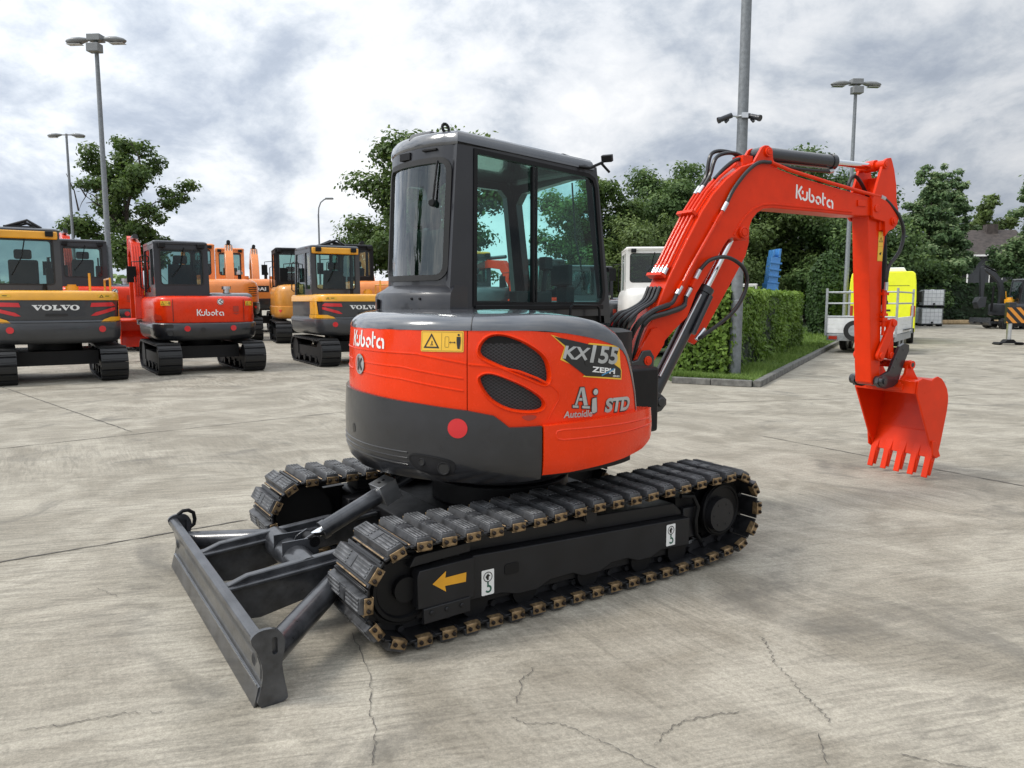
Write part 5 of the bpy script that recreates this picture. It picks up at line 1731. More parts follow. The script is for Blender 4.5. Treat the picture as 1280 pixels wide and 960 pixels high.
# ================================================================== TREES
def bx_(px, Y): return at_depth(px, 376, Y).x
G1_, G2_, G3_ = 'trees beyond the machines', 'trees beyond the hedge', 'trees on the right'
tree('oak_tree', 'gappy oak with bare dead twigs behind the tall two-headed lamp on the left', bx_(168, 44), 44, 11.4, 5.9, LEAF_OAK, 14, .30, 15, (.42, .85), 17000, 0.124, 'round', (-.3, 0), .62, .26, G1_, deadwood=16)
tree('oak_tree', 'dense round oak rising straight behind the big charcoal cab', bx_(534, 40), 40, 10.6, 7.6, LEAF_OAK, 5, .28, 14, (.6, 1.05), 37700, 0.120, 'round', (.2, 0), .80, .25, G1_)
tree('oak_tree', 'oak seen through and just right of the big cab window', bx_(738, 46), 46, 9.4, 5.8, LEAF_OAK, 23, .26, 12, (.65, 1.1), 24650, 0.120, 'round', (0, 0), .85, .25, G1_)
tree('oak_tree', 'broad dark oak standing behind the white excavator', bx_(832, 52), 52, 10.9, 7.6, LEAF_DARK, 31, .30, 14, (.7, 1.1), 37700, 0.128, 'round', (0, 0), .95, .28, G1_)
tree('ash_tree', 'lower olive-green tree in front of the dark oak by the white excavator', bx_(806, 42), 42, 6.4, 5.0, LEAF_OLIVE, 32, .16, 10, (.8, 1.3), 24650, 0.096, 'round', (0, 0), 1, .16, G1_)
tree('ash_tree', 'small bushy tree between the white excavator and the hedge', bx_(880, 44), 44, 6.0, 5.0, LEAF_OLIVE, 37, .14, 10, (.8, 1.3), 21750, 0.100, 'round', (0, 0), 1, .16, G2_)
tree('lime_tree', 'dense dark tree behind the bend of the orange boom, left of the blue crane mast', bx_(930, 50), 50, 9.6, 7.6, LEAF_OLIVE, 41, .10, 14, (.8, 1.2), 34800, 0.128, 'round', (0, 0), 1, .26, G2_)
tree('lime_tree', 'tall dark tree under the flat part of the orange boom', bx_(1010, 52), 52, 11.6, 8.0, LEAF_DARK, 43, .06, 16, (.8, 1.2), 40600, 0.136, 'round', (0, 0), 1, .28, G2_)
tree('lime_tree', 'dark tree behind the clipped topiary and slim lamp pole', bx_(1066, 46), 46, 7.4, 6.0, LEAF_DARK, 47, .05, 12, (.8, 1.25), 26100, 0.120, 'round', (0, 0), 1, .2, G2_)
tree('poplar_tree', 'windblown poplar just right of the orange arm, above the yellow van', bx_(1146, 55), 55, 10.3, 5.2, LEAF_POPLAR, 51, .05, 22, (.42, .85), 27550, 0.128, 'poplar', (.9, 0), .92, .2, G3_)
tree('poplar_tree', 'windblown poplar with a pointed top left of the dark house', bx_(1172, 57), 57, 10.6, 4.2, LEAF_POPLAR, 53, .05, 22, (.42, .8), 24650, 0.128, 'poplar', (.8, 0), .88, .2, G3_)
tree('maple_tree', 'thin pale-green tree showing behind the house ridge', bx_(1226, 88), 88, 14.6, 4.6, LEAF_OLIVE, 55, .45, 9, (.7, 1.1), 10150, 0.192, 'round', (0, 0), .9, .2, G3_)
tree('poplar_tree', 'leafy poplar at the right edge above the dark excavator', bx_(1288, 54), 54, 10.4, 5.2, LEAF_POPLAR, 57, .05, 22, (.48, .9), 31900, 0.124, 'poplar', (.3, 0), .95, .2, G3_)
tree('ash_tree', 'low bushy tree standing under the poplars behind the stacked tanks', bx_(1134, 54), 54, 5.6, 5.4, LEAF_DARK, 59, .05, 10, (.8, 1.3), 18850, 0.120, 'round', (0, 0), 1, .16, G3_)
tree('oak_tree', 'oak mirrored in the curved rear window of the big charcoal cab', -27.0, 3.5, 8.0, 5.0, LEAF_DARK, 61, .18, 11, (.8, 1.2), 7000, .26, 'round', (0, 0), 1, .25)  # stands out of view, for the curved rear glass to reflect


# ================================================================== HEDGES, GRASS, TOPIARY
def hedge(name, label, quad, H, leafm, n, leaf, seed, faces='all', bulge=.10, group=None):
    """quad: four ground corners (ccw)"""
    rnd = random.Random(seed)
    t = thing(name, label, 'hedge', (quad[0][0], quad[0][1], 0), 0, group)
    o = Vector((quad[0][0], quad[0][1], 0)); q = [Vector((x, y, 0)) - o for x, y in quad]
    c = sum(q, Vector()) / 4
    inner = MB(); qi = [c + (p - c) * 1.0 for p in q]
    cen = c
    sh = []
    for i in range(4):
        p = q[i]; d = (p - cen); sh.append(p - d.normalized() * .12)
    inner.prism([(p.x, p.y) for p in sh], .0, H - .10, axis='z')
    inner.build('inner_shade_core', [HEDGE_IN], t)  # solid dark core, the hedge's inner shade put into its colour
    cs = []
    def bump(p): return math.sin(p.x * 1.9 + p.y * 1.3) * .35 + math.sin(p.x * 4.1 - p.y * 3.3 + p.z * 2.7) * .35 + math.sin(p.z * 5.1 + p.y * 2.0) * .2
    areas = []
    for i in range(4):
        areas.append((q[(i + 1) % 4] - q[i]).length * H)
    top = abs(area2([(p.x, p.y) for p in q])) / 2 * 1.3
    tot = sum(areas) + top
    for i in range(4):
        a, b = q[i], q[(i + 1) % 4]; e = (b - a).normalized(); nn = Vector((e.y, -e.x, 0))
        for _ in range(int(n * areas[i] / tot)):
            p = a.lerp(b, rnd.random()); z = H * (rnd.random() ** .9); p = Vector((p.x, p.y, z))
            bm = bump(p); p = p + nn * (bm * bulge + rnd.uniform(-.14, .05) + (rnd.random() ** 8) * .10)
            k = min(1, (H - z) / .25); p -= nn * .05 * (1 - k)
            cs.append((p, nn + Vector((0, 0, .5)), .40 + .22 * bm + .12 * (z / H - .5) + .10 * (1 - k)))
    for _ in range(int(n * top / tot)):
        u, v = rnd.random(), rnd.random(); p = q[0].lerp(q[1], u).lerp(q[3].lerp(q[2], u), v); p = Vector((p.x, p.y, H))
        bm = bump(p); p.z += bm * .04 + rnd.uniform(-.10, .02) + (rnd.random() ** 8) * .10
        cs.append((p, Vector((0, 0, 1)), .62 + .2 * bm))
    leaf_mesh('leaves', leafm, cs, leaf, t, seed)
    return t


kd = Vector((math.sin(R(28.5)), math.cos(R(28.5)))); kn = Vector((kd.y, -kd.x))
kc0 = Vector((4.55, 13.75))
h0 = Vector((4.38, 15.1))                                    # right-hand base corner of the hedge
hw, hl = 1.15, 11.0
hq = [h0 - kn * hw, h0, h0 + kd * hl, h0 + kd * hl - kn * hw]
hedge('clipped_hedge', 'bright green clipped hedge in the kerbed bed behind the boom', [tuple(p) for p in hq], 1.80, LEAF_HEDGE, 60000, .056, 3)
# kerbed bed
bed = [kc0 - kn * 1.5, kc0, kc0 + kd * 48, kc0 + kd * 48 - kn * 14, kc0 + kd * 3 - kn * 3.4]
m = MB(); m.prism([tuple(p - kn * .06 + kd * .06) if i in (0, 1) else tuple(p - kn * .06) for i, p in enumerate(bed)], .0, .105, axis='z')
tag(m.build('grass_bed', [TURF], smooth=0), kind='structure')
m = MB()
def kerb_run(m, a, b, seg):
    L = (b - a).length; n = int(L / seg); t = (b - a).normalized(); nn = Vector((-t.y, t.x))
    for i in range(n):
        p = a + t * (i * seg + .006); q = a + t * ((i + 1) * seg - .006)
        poly = [p - nn * .07, q - nn * .07, q + nn * .07, p + nn * .07]
        h = .125 + random.uniform(-.006, .006)
        m.prism([tuple(v) for v in poly], 0, h, axis='z')
kerb_run(m, kc0, kc0 + kd * 44, 1.0)
kerb_run(m, kc0 - kn * 1.6, kc0 - kn * .08, .76)
tag(m.build('kerb', [KERBM], smooth=0, bevel=.012), kind='structure')
rnd = random.Random(9); vs, fs, shd = [], [], []
for _ in range(30000):
    s = (rnd.random() ** 1.7) * 30; w_ = rnd.random()
    a_ = .08; b_ = 1.75 if s < 12.2 else 2.2 + (s - 12) * .5
    p = kc0 + kd * (s + .2) - kn * (a_ + (b_ - a_) * w_)
    if not in_poly(tuple(p), [tuple(q) for q in bed]): continue
    if in_poly(tuple(p), [tuple(q) for q in hq]): continue
    h = rnd.uniform(.05, .13) * (1 + .5 * math.sin(p.x * 2 + p.y)); dx_, dy_ = rnd.gauss(0, .04), rnd.gauss(0, .04); an = rnd.uniform(0, 3.14); ww = .007 + s * .0006
    i = len(vs); cx_, sx_ = math.cos(an) * ww, math.sin(an) * ww
    vs += [(p.x - cx_, p.y - sx_, .10), (p.x + cx_, p.y + sx_, .10), (p.x + dx_, p.y + dy_, .10 + h)]; fs.append((i, i + 1, i + 2))
    shd.append(max(0, min(1, .45 + .25 * math.sin(p.x * 1.3 - p.y * .7) + rnd.uniform(-.3, .3))))
me = bpy.data.meshes.new('grass'); me.from_pydata(vs, [], fs); at = me.attributes.new('shade', 'FLOAT', 'FACE'); at.data.foreach_set('value', shd); me.materials.append(GRASSM)
o = bpy.data.objects.new('grass', me); COL.objects.link(o); tag(o, 'short green grass between the kerb and the clipped hedge', 'grass', None, 'stuff')

hq2 = [(23.5, 52.0), (52.0, 52.0), (52.0, 53.6), (23.5, 53.6)]
hedge('yew_hedge', 'tall dark green hedge closing the yard behind the stacked tanks', hq2, 2.75, LEAF_YEW, 26000, .14, 8)
# clipped topiary dome
def topiary():
    c = at_depth(1034, 376, 33); t = thing('topiary_bush', 'clipped dome-shaped bush left of the slim lamp pole', 'bush', (c.x, 33, 0))
    Hh, r0 = 3.75, .88
    prof = [(0, .72), (.25, .92), (.55, .95), (.75, .80), (.88, .55), (.96, .30), (1.0, .05)]
    m = MB(); rows = [[(r_ * r0 * .90 * math.cos(a * .3927), r_ * r0 * .90 * math.sin(a * .3927), h * Hh * .97) for a in range(16)] for h, r_ in prof]
    m.add([p for r_ in rows for p in r_], [(k * 16 + i, k * 16 + (i + 1) % 16, (k + 1) * 16 + (i + 1) % 16, (k + 1) * 16 + i) for k in range(len(rows) - 1) for i in range(16)])
    m.build('inner_shade_core', [HEDGE_IN], t)  # dark core again, inner shade given by colour
    rnd = random.Random(4); cs = []
    for _ in range(9000):
        h = rnd.random(); r_ = lerp_list(prof, h) * r0; a = rnd.uniform(0, 6.283)
        d = Vector((math.cos(a), math.sin(a), .35 if h < .75 else 1.2))
        p = Vector((math.cos(a) * r_, math.sin(a) * r_, h * Hh)) + d * rnd.uniform(-.12, .05)
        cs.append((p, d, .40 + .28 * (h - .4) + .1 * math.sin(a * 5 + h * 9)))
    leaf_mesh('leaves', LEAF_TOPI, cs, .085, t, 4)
topiary()
# far belt of trees that closes the horizon on the left and beyond the parked machines
rnd = random.Random(77); cs = []
for _ in range(9000):
    x = rnd.uniform(-190, 60); y = 165 + .10 * x + rnd.uniform(-4, 4)
    top = 4.2 + 1.3 * math.sin(x * .21) + .9 * math.sin(x * .53 + 1) + .6 * math.sin(x * 1.3)
    z = top * rnd.random() ** .75
    cs.append((Vector((x, y, z)), Vector((0, -.5, .8)), .30 + .35 * z / 6 + .12 * math.sin(x * .9 + z)))
tag(leaf_mesh('treeline', LEAF_DARK, cs, 1.1, None, 77), 'far dark belt of trees along the horizon behind the parked machines', 'treeline', None, 'stuff')
# ================================================================== BACKGROUND MACHINES
def offs(poly, d): return offset_poly(poly, d)


def bg_tracks(root, M, gauge=1.56, L=2.5, W=.40, hgt=.60, detail=True):
    for s in (-1, 1):
        y = s * gauge / 2
        m = MB(); r_ = hgt / 2
        path = [(-L / 2 + r_, 0)] + [(L / 2 - r_, 0)] + arc(L / 2 - r_, r_, r_, -80, 80, 8) + [(L / 2 - r_, hgt), (-L / 2 + r_, hgt - .02)] + arc(-L / 2 + r_, r_, r_, 100, 260, 8)
        n = int(L * 2 / .125); pts, _ = resample(path, n)
        for i in range(n):
            p = Vector(pts[i]); t = (Vector(pts[(i + 1) % n]) - Vector(pts[i - 1])).normalized(); nn = Vector((t.y, -t.x))
            Mp = Matrix(((t.x, 0, nn.x, p.x), (0, 1, 0, y), (t.y, 0, nn.y, p.y), (0, 0, 0, 1)))
            m.box(-.062, .062, -W / 2, W / 2, -.040, -.018, 0, Mp)
            m.box(-.050, .050, -W / 2 + .004, W / 2 - .004, -.018, .0, 1, Mp)
            m.box(-.012, .022, -W / 2 + .02, W / 2 - .02, .0, .008, 1, Mp)
        tr = m.build('track', [SHOE, RUBBER], root, M)
        f = MB()
        f.box(-L / 2 + r_, L / 2 - r_, y - W * .36, y + W * .36, .16, .40)
        for x in (-L / 2 + r_, L / 2 - r_): f.cyl((x, y - W * .40, r_), (x, y + W * .40, r_), r_ - .055, 20)
        for k in range(4): f.cyl((-L / 2 + .6 + k * (L - 1.2) / 3, y - W * .42, .13), (-L / 2 + .6 + k * (L - 1.2) / 3, y + W * .42, .13), .075, 12)
        f.build('track_frame', [BLACK], root, M)
    u = MB(); u.box(-.75, .75, -gauge / 2 + .2, gauge / 2 - .2, .28, .52); u.cyl((0, 0, .5), (0, 0, .76), .42, 28)
    u.build('undercarriage', [BLACK], root, M)


def bplan(hw, rear, front, n=3.2, x0=-.30):
    """plan outline: straight sides, superellipse tail"""
    pts = [(front, -hw), (front, hw)]
    tail = []
    for i in range(0, 25):
        t = math.pi / 2 - math.pi * i / 24
        y = hw * math.copysign(abs(math.sin(t)) ** (2 / n), math.sin(t)); x = x0 - (rear + x0) * abs(math.cos(t)) ** (2 / n)
        tail.append((x, y))
    return ccw(pts + tail)


def shell(name, plan, levels, mats, parent, M, mi=0, smooth=45, bevel=0):
    m = MB(); rows = []
    for z, ins in levels:
        q = offset_poly(plan, -ins) if ins else plan
        rows.append([(x, y, z) for x, y in q])
    n = len(plan)
    m.add([p for r_ in rows for p in r_], [(k * n + i, k * n + (i + 1) % n, (k + 1) * n + (i + 1) % n, (k + 1) * n + i) for k in range(len(rows) - 1) for i in range(n)] + [tuple(range(n - 1, -1, -1)), tuple(range((len(rows) - 1) * n, len(rows) * n))], mi)
    return m.build(name, mats, parent, M, smooth=smooth, bevel=bevel)


def tailmap(hw, rear, n=3.2, x0=-.30):
    """rear face: u = arc position from left (-) to right (+) seen from behind, v = height"""
    pts = []
    for i in range(0, 181):
        t = math.pi / 2 - math.pi * i / 180
        y = hw * math.copysign(abs(math.sin(t)) ** (2 / n), math.sin(t)); x = x0 - (rear + x0) * abs(math.cos(t)) ** (2 / n)
        pts.append(Vector((x, y)))
    S_ = [0]
    for a, b in zip(pts, pts[1:]): S_.append(S_[-1] + (b - a).length)
    mid = S_[90]
    def f(u, v, d):
        s = max(0, min(S_[-1] - 1e-6, mid + u))
        i = max(0, min(179, next(k for k in range(180) if S_[k + 1] > s)))
        t = (s - S_[i]) / max(1e-9, S_[i + 1] - S_[i]); p = pts[i].lerp(pts[i + 1], t)
        tt = (pts[min(180, i + 2)] - pts[max(0, i - 1)]).normalized(); nn = Vector((tt.y, -tt.x))
        if nn.x * (p.x - x0) + nn.y * p.y < 0: nn = -nn
        return (p.x + nn.x * d, p.y + nn.y * d, v)
    return f


def bg_cab(root, M, x0, x1, y0, y1, z0, z1, paintm, pillar=.075, roofm=None, glassm=None, sill=.35, rake=.10, seat=True, rearsill=None):
    """open cab of pillars with glazing and a seat"""
    glassm = glassm or GLASS_BG
    rs = sill if rearsill is None else rearsill
    m = MB(); s = pillar
    wl = [(x0, z0), (x1, z0), (x1 - rake, z1 - .06), (x0 + .04, z1 - .06)]
    xm = x0 + (x1 - x0) * .36
    w1 = [(x0 + s + .02, z0 + rs), (xm - s / 2, z0 + rs), (xm - s / 2, z1 - .16), (x0 + s + .04, z1 - .16)]
    w2 = [(xm + s / 2, z0 + .12), (x1 - s - .01, z0 + .12), (x1 - rake - s + .01, z1 - .16), (xm + s / 2, z1 - .16)]
    for yy, sg in ((y0, -1), (y1, 1)):
        f = (lambda u, v, d, yy=yy: (u, yy - d, v)) if sg < 0 else (lambda u, v, d, yy=yy: (u, yy + d, v))
        add_patch(m, wl, [w1, w2], .5, f, .05, flip=(sg > 0))
    rl = [(-y1, z0), (-y0, z0), (-y0, z1 - .06), (-y1, z1 - .06)]
    rwi = round_rect(-y1 + s + .02, -y0 - s - .02, z0 + rs, z1 - .17, .06, 3)
    f = lambda u, v, d: (x0 + .04 * (v - z0) / (z1 - z0) - d, -u, v)
    add_patch(m, rl, [rwi], .5, f, .05)
    fl = [(y0, z0), (y1, z0), (y1, z1 - .06), (y0, z1 - .06)]
    fwi = round_rect(y0 + s, y1 - s, z0 + .15, z1 - .14, .05, 3)
    f2 = lambda u, v, d: (x1 - rake * (v - z0) / (z1 - z0) + d, u, v)
    add_patch(m, fl, [fwi], .5, f2, .05)
    cab_ = m.build('cab', [paintm], root, M, bevel=.012)
    rp_ = round_rect(x0 + .01, x1 - rake + .03, y0 - .01, y1 + .01, .10, 4)
    shell('roof', rp_, [(z1 - .075, .02), (z1 - .07, .0), (z1 - .03, .0), (z1 - .005, .03), (z1, .07)], [roofm or paintm], cab_, M)
    g = MB()
    add_patch(g, w1, [], .6, lambda u, v, d: (u, y0 + .02, v)); add_patch(g, w2, [], .6, lambda u, v, d: (u, y0 + .02, v))
    g.build('side_glass', [glassm], cab_, M)
    g = MB(); add_patch(g, w1, [], .6, lambda u, v, d: (u, y1 - .02, v), flip=True); add_patch(g, w2, [], .6, lambda u, v, d: (u, y1 - .02, v), flip=True)
    g.build('side_glass', [glassm], cab_, M)
    g = MB(); add_patch(g, rwi, [], .6, lambda u, v, d: f(u, v, -.02)); g.build('rear_glass', [glassm], cab_, M)
    rb = MB(); add_patch(rb, offset_poly(rwi, .014), [offset_poly(rwi, -.012)], .3, lambda u, v, d: f(u, v, .004 + d), .01); rb.build('rear_window_seal', [RUBBER], cab_, M)
    g = MB(); add_patch(g, fwi, [], .6, lambda u, v, d: f2(u, v, -.02)); g.build('windscreen', [glassm], cab_, M)
    if seat: add_seat(cab_, M, x0 + .52, (y0 + y1) / 2, z0 + .05, 1.0)
    ym = (y0 + y1) / 2
    wp = MB(); wp.tube([f(-ym + .05, z1 - .13, .03), f(-ym - .02, z1 - .5, .02), f(-ym - .18, z0 + rs + .15, .012)], .010, 5); wp.build('wiper', [BLACK], cab_, M)
    for sy in (-1, 1):
        wl = MB(); wl.box(-.04, .04, -.06, .06, -.045, .045, 0, Matrix.Translation((x0 - .03, ym + sy * (y1 - y0) * .36, z1 - .10))); wl.build('work_lamp', [BLACK, SILVER], cab_, M, bevel=.01)
    mr_ = MB(); mr_.tube([(x1 - rake, y1, z1 - .35), (x1 + .12, y1 + .20, z1 - .36), (x1 + .12, y1 + .20, z1 - .55)], .012, 5); mr_.box(x1 + .09, x1 + .13, y1 + .12, y1 + .30, z1 - .78, z1 - .45); mr_.build('mirror', [BLACK], cab_, M, bevel=.01)
    hr_ = MB(); hr_.tube([(x1 - .02, y1 + .01, z0 + .20), (x1 - .0, y1 + .06, z0 + .24), (x1 - .06, y1 + .06, z0 + .85), (x1 - .08, y1 + .01, z0 + .88)], .014, 6); hr_.build('grab_rail', [BLACK], cab_, M)
    cs_ = MB(); cs_.box(x0 + .75, x0 + 1.0, y0 + .08, y0 + .20, z0 + .05, z0 + .55); cs_.box(x0 + .75, x0 + 1.0, y1 - .20, y1 - .08, z0 + .05, z0 + .55); cs_.tube([(x0 + .95, y0 + .14, z0 + .55), (x0 + .98, y0 + .14, z0 + .75)], .02, 6); cs_.build('console', [SEATM], cab_, M, bevel=.01)
    return cab_


def limb(name, poly, w, m_, root, M, y=0.0, bevel=.012):
    m = MB(); m.prism(poly, y - w / 2, y + w / 2); return m.build(name, [m_], root, M, bevel=bevel)


def bg_boom(root, M, m_, y=-.25, x=1.0, z=1.0, reach=2.9, height=2.4, arm_len=1.5, tuck=.55, cylm=None, bucket_=True):
    """raised boom with the arm folded down in front of the cab"""
    cylm = cylm or BLACK
    ex, ez = x + reach * .42, z + height * .82
    tx, tz = x + reach * .95, z + height * .60
    def band(pts, w0, w1, w2):
        L, Rr = [], []
        n = len(pts)
        for i, p in enumerate(pts):
            a = Vector(pts[max(0, i - 1)]); b = Vector(pts[min(n - 1, i + 1)]); t = (b - a).normalized(); nn = Vector((-t.y, t.x)); p = Vector(p)
            f = i / (n - 1); w = (w0 + (w1 - w0) * f * 2) if f < .5 else (w1 + (w2 - w1) * (f * 2 - 1))
            L.append(tuple(p + nn * w / 2)); Rr.append(tuple(p - nn * w / 2))
        return L + Rr[::-1]
    path = [(x, z), (x + reach * .12, z + height * .33), (x + reach * .24, z + height * .62), (ex, ez), (x + reach * .66, z + height * .77), (tx, tz)]
    b = limb('boom', band(path, .20, .36, .20), .24, m_, root, M, y)
    c = MB()
    c.cyl((x + .25, y, z - .15), (ex - .08, y, ez - .30), .06, 14, 0)
    c.cyl((ex - .05, y, ez + .26), (tx - .5, y, tz + .48), .06, 14, 0); c.cyl((tx - .5, y, tz + .48), (tx + .02, y, tz + .34), .03, 12, 1)
    c.build('cylinder', [cylm, CHROME], b, M)
    hs = MB()
    for k in range(3):
        hs.tube([(x + .02, y - .08 + .08 * k, z + .25), (x + reach * .16, y - .08 + .08 * k, z + height * .55), (ex - .12, y - .08 + .08 * k, ez + .14), (ex + .3, y - .08 + .08 * k, ez + .20)], .018, 6)
    hs.build('hoses', [HOSE], b, M)
    ax, az = tx + tuck, tz - arm_len
    limb('arm', [(tx - .12, tz + .36), (tx + .02, tz + .40), (tx + .16, tz + .1), (ax + .10, az), (ax - .06, az), (tx - .10, tz - .08)], .20, m_, root, M, y)
    if bucket_:
        bk = MB(); s = [(ax - .08, az), (ax + .30, az + .05), (ax + .46, az - .25), (ax + .30, az - .62), (ax + .05, az - .60), (ax + .20, az - .3)]
        bk.prism(s, y - .32, y - .30); bk.prism(s, y + .30, y + .32); bk.prism([(ax + .30, az + .05), (ax + .46, az - .25), (ax + .30, az - .62), (ax + .27, az - .60), (ax + .42, az - .25), (ax + .27, az + .02)], y - .30, y + .30)
        bk.prism([(ax - .08, az), (ax + .30, az + .05), (ax + .29, az + .02), (ax - .08, az - .03)], y - .30, y + .30)
        bk.build('bucket', [m_], root, M)


# ---------------- yellow and slate machines with slab-serif lettering on the tail
def volvo(name, label, px, py, yaw, scale, group, boom_=True):
    p = on_ground(px, py); root = thing(name, label, 'excavator', (p.x, p.y, 0), yaw, group, scale); M = WM[root.name]
    bg_tracks(root, M, 1.62, 2.55, .42)
    hw, rear = .99, 1.12
    pl = bplan(hw, rear, 1.15, 4.2)
    cw = shell('counterweight', pl, [(.66, .10), (.70, .03), (.76, .0), (1.00, -.02), (1.04, .0), (1.06, .02)], [VOL_G], root, M)
    bd = shell('engine_cover', pl, [(1.055, .02), (1.10, .015), (1.40, .02), (1.41, .04)], [VOL_G], root, M)
    yt = shell('top_band', pl, [(1.385, .03), (1.392, -.005), (1.50, .0), (1.535, .03), (1.55, .10)], [VOL_Y], bd, M)
    f = tailmap(hw, rear, 4.2)
    for s in (-1, 1):
        yb = MB(); add_poly(yb, [(s * 1.55, 1.105), (s * .82, 1.105), (s * .70, 1.065), (s * .62, 1.00), (s * .62, .985), (s * .86, .985), (s * .95, 1.03), (s * 1.55, 1.03)], f, .012, 0, .05); yb.build('side_band', [VOL_Y], bd, M)
        yb = MB(); add_poly(yb, [(s * 1.06, 1.11), (s * 1.55, 1.11), (s * 1.55, 1.40), (s * 1.12, 1.40)], f, -.002, 0, .05); yb.build('corner_panel', [VOL_Y], bd, M)
    for s in (-1, 1):
        lt = MB()
        for a in ([(.50, 1.275), (.52, 1.345), (.88, 1.355), (.95, 1.30), (.88, 1.285)], [(.95, 1.27), (.95, 1.225), (.58, 1.125), (.50, 1.128), (.58, 1.185), (.86, 1.262)]):
            q = [(s * u, v) for u, v in a]; add_poly(lt, q, f, -.008, 0, .05)
        lt.build('tail_light', [RED_REFL], bd, M)
        rd = MB(); add_poly(rd, circle(s * .66, .90, .055, 20), f, .022, 0, .05); rd.build('reflector', [RED_REFL], cw, M)
        ws = MB(); add_poly(ws, round_rect(s * .74 - .12, s * .74 + .12, 1.435, 1.485, .008, 2), f, .006, 1, .05); v_, f_ = ribbon([(s * .74 - .09, 1.442), (s * .74 - .035, 1.442), (s * .74 - .06, 1.478)], .008, True); add_flat(ws, v_, f_, f, .008, 0); v_, f_ = ribbon([(s * .74 + .0, 1.46), (s * .74 + .07, 1.46)], .012); add_flat(ws, v_, f_, f, .008, 0)
        ws.build('warning_sticker', [BLK_INK, YEL_STK], bd, M)
    lg = MB(); v_, f_ = serif_logo(.088, .68); add_flat(lg, v_, f_, f, -.008, 0, .06, -.34, 1.222); lg.build('lettering', [WHITE], bd, M)
    rc = MB(); add_poly(rc, round_rect(-.16, .16, 1.125, 1.165, .012, 3), f, -.008, 0, .05); rc.build('handle_recess', [BLK_INK], bd, M)
    for u in (-.98, .98):
        sm_ = MB(); v_, f_ = ribbon([(u, 1.07), (u, 1.385)], .010); add_flat(sm_, v_, f_, f, -.006, 0, .05); sm_.build('seam', [BLK_INK], bd, M)
    gr_ = MB(); v_, f_ = ribbon([(-1.3, 1.035), (-.4, 1.018), (.4, 1.018), (1.3, 1.035)], .010); add_flat(gr_, v_, f_, f, .02, 0, .05); gr_.build('seam', [BLK_INK], cw, M)
    for u in (-.30, .30):
        lg_ = MB(); q = Vector(f(u, 1.055, -.10)); lg_.tube([q + Vector((0, -.05, 0)), q + Vector((0, -.04, .05)), q + Vector((0, .04, .05)), q + Vector((0, .05, 0))], .014, 6); lg_.build('lifting_lug', [VOL_G], cw, M)
    cab_ = bg_cab(root, M, -.42, 1.02, -.15, .95, 1.42, 2.62, VOL_G, .09, VOL_G, GLASS_BG, .22, .14, True, .24)
    yb2 = MB(); yb2.box(-.44, -.395, -.12, .93, 2.43, 2.565); yb2.build('roof_band', [VOL_Y], cab_, M, bevel=.02)
    tr = MB(); tr.box(-.2, .25, .15, .65, 2.63, 2.66)
    for k in range(5): tr.tube([(-.22 + .1 * k, .1, 2.63), (-.18 + .1 * k, .3 + .05 * (k % 2), 2.76 - .02 * (k % 3)), (-.2 + .1 * k, .62, 2.64)], .022, 6)
    tr.build('roof_hoses', [HOSE], cab_, M)
    ex = MB(); ex.cyl((-.62, .12, 1.54), (-.62, .12, 1.62), .035, 12); ex.box(-.65, -.59, .09, .15, 1.62, 1.67); ex.build('filler_post', [BLACK], root, M)
    cp = MB(); cp.cyl((-.55, -.28, 1.54), (-.55, -.28, 1.63), .10, 20); cp.cyl((-.55, -.28, 1.63), (-.55, -.28, 1.66), .07, 16); cp.build('filler_cap', [VOL_Y], root, M)
    cp = MB(); cp.tube([(-.62, -.55, 1.54), (-.62, -.55, 1.86)], .02, 8); cp.build('level_rod', [VOL_Y], root, M)
    cp = MB(); cp.tube([(-.3, -.9, 1.54), (-.3, -.9, 1.78), (.6, -.9, 1.78), (.6, -.9, 1.54)], .018, 8); cp.build('handrail', [VOL_Y], root, M)
    if boom_: bg_boom(root, M, VOL_Y, -.42, 1.0, 1.05, 2.7, 1.9, 1.4, .4)
    return root


GY = 'yellow and slate excavators parked tail outwards'
volvo('excavator', 'yellow and slate excavator cut by the left edge of the photo', 72, 472, R(124), 1.16, GY, False)
volvo('excavator', 'yellow and slate excavator half hidden by the big orange-red machine', 437, 452, R(121), 1.14, GY, False)


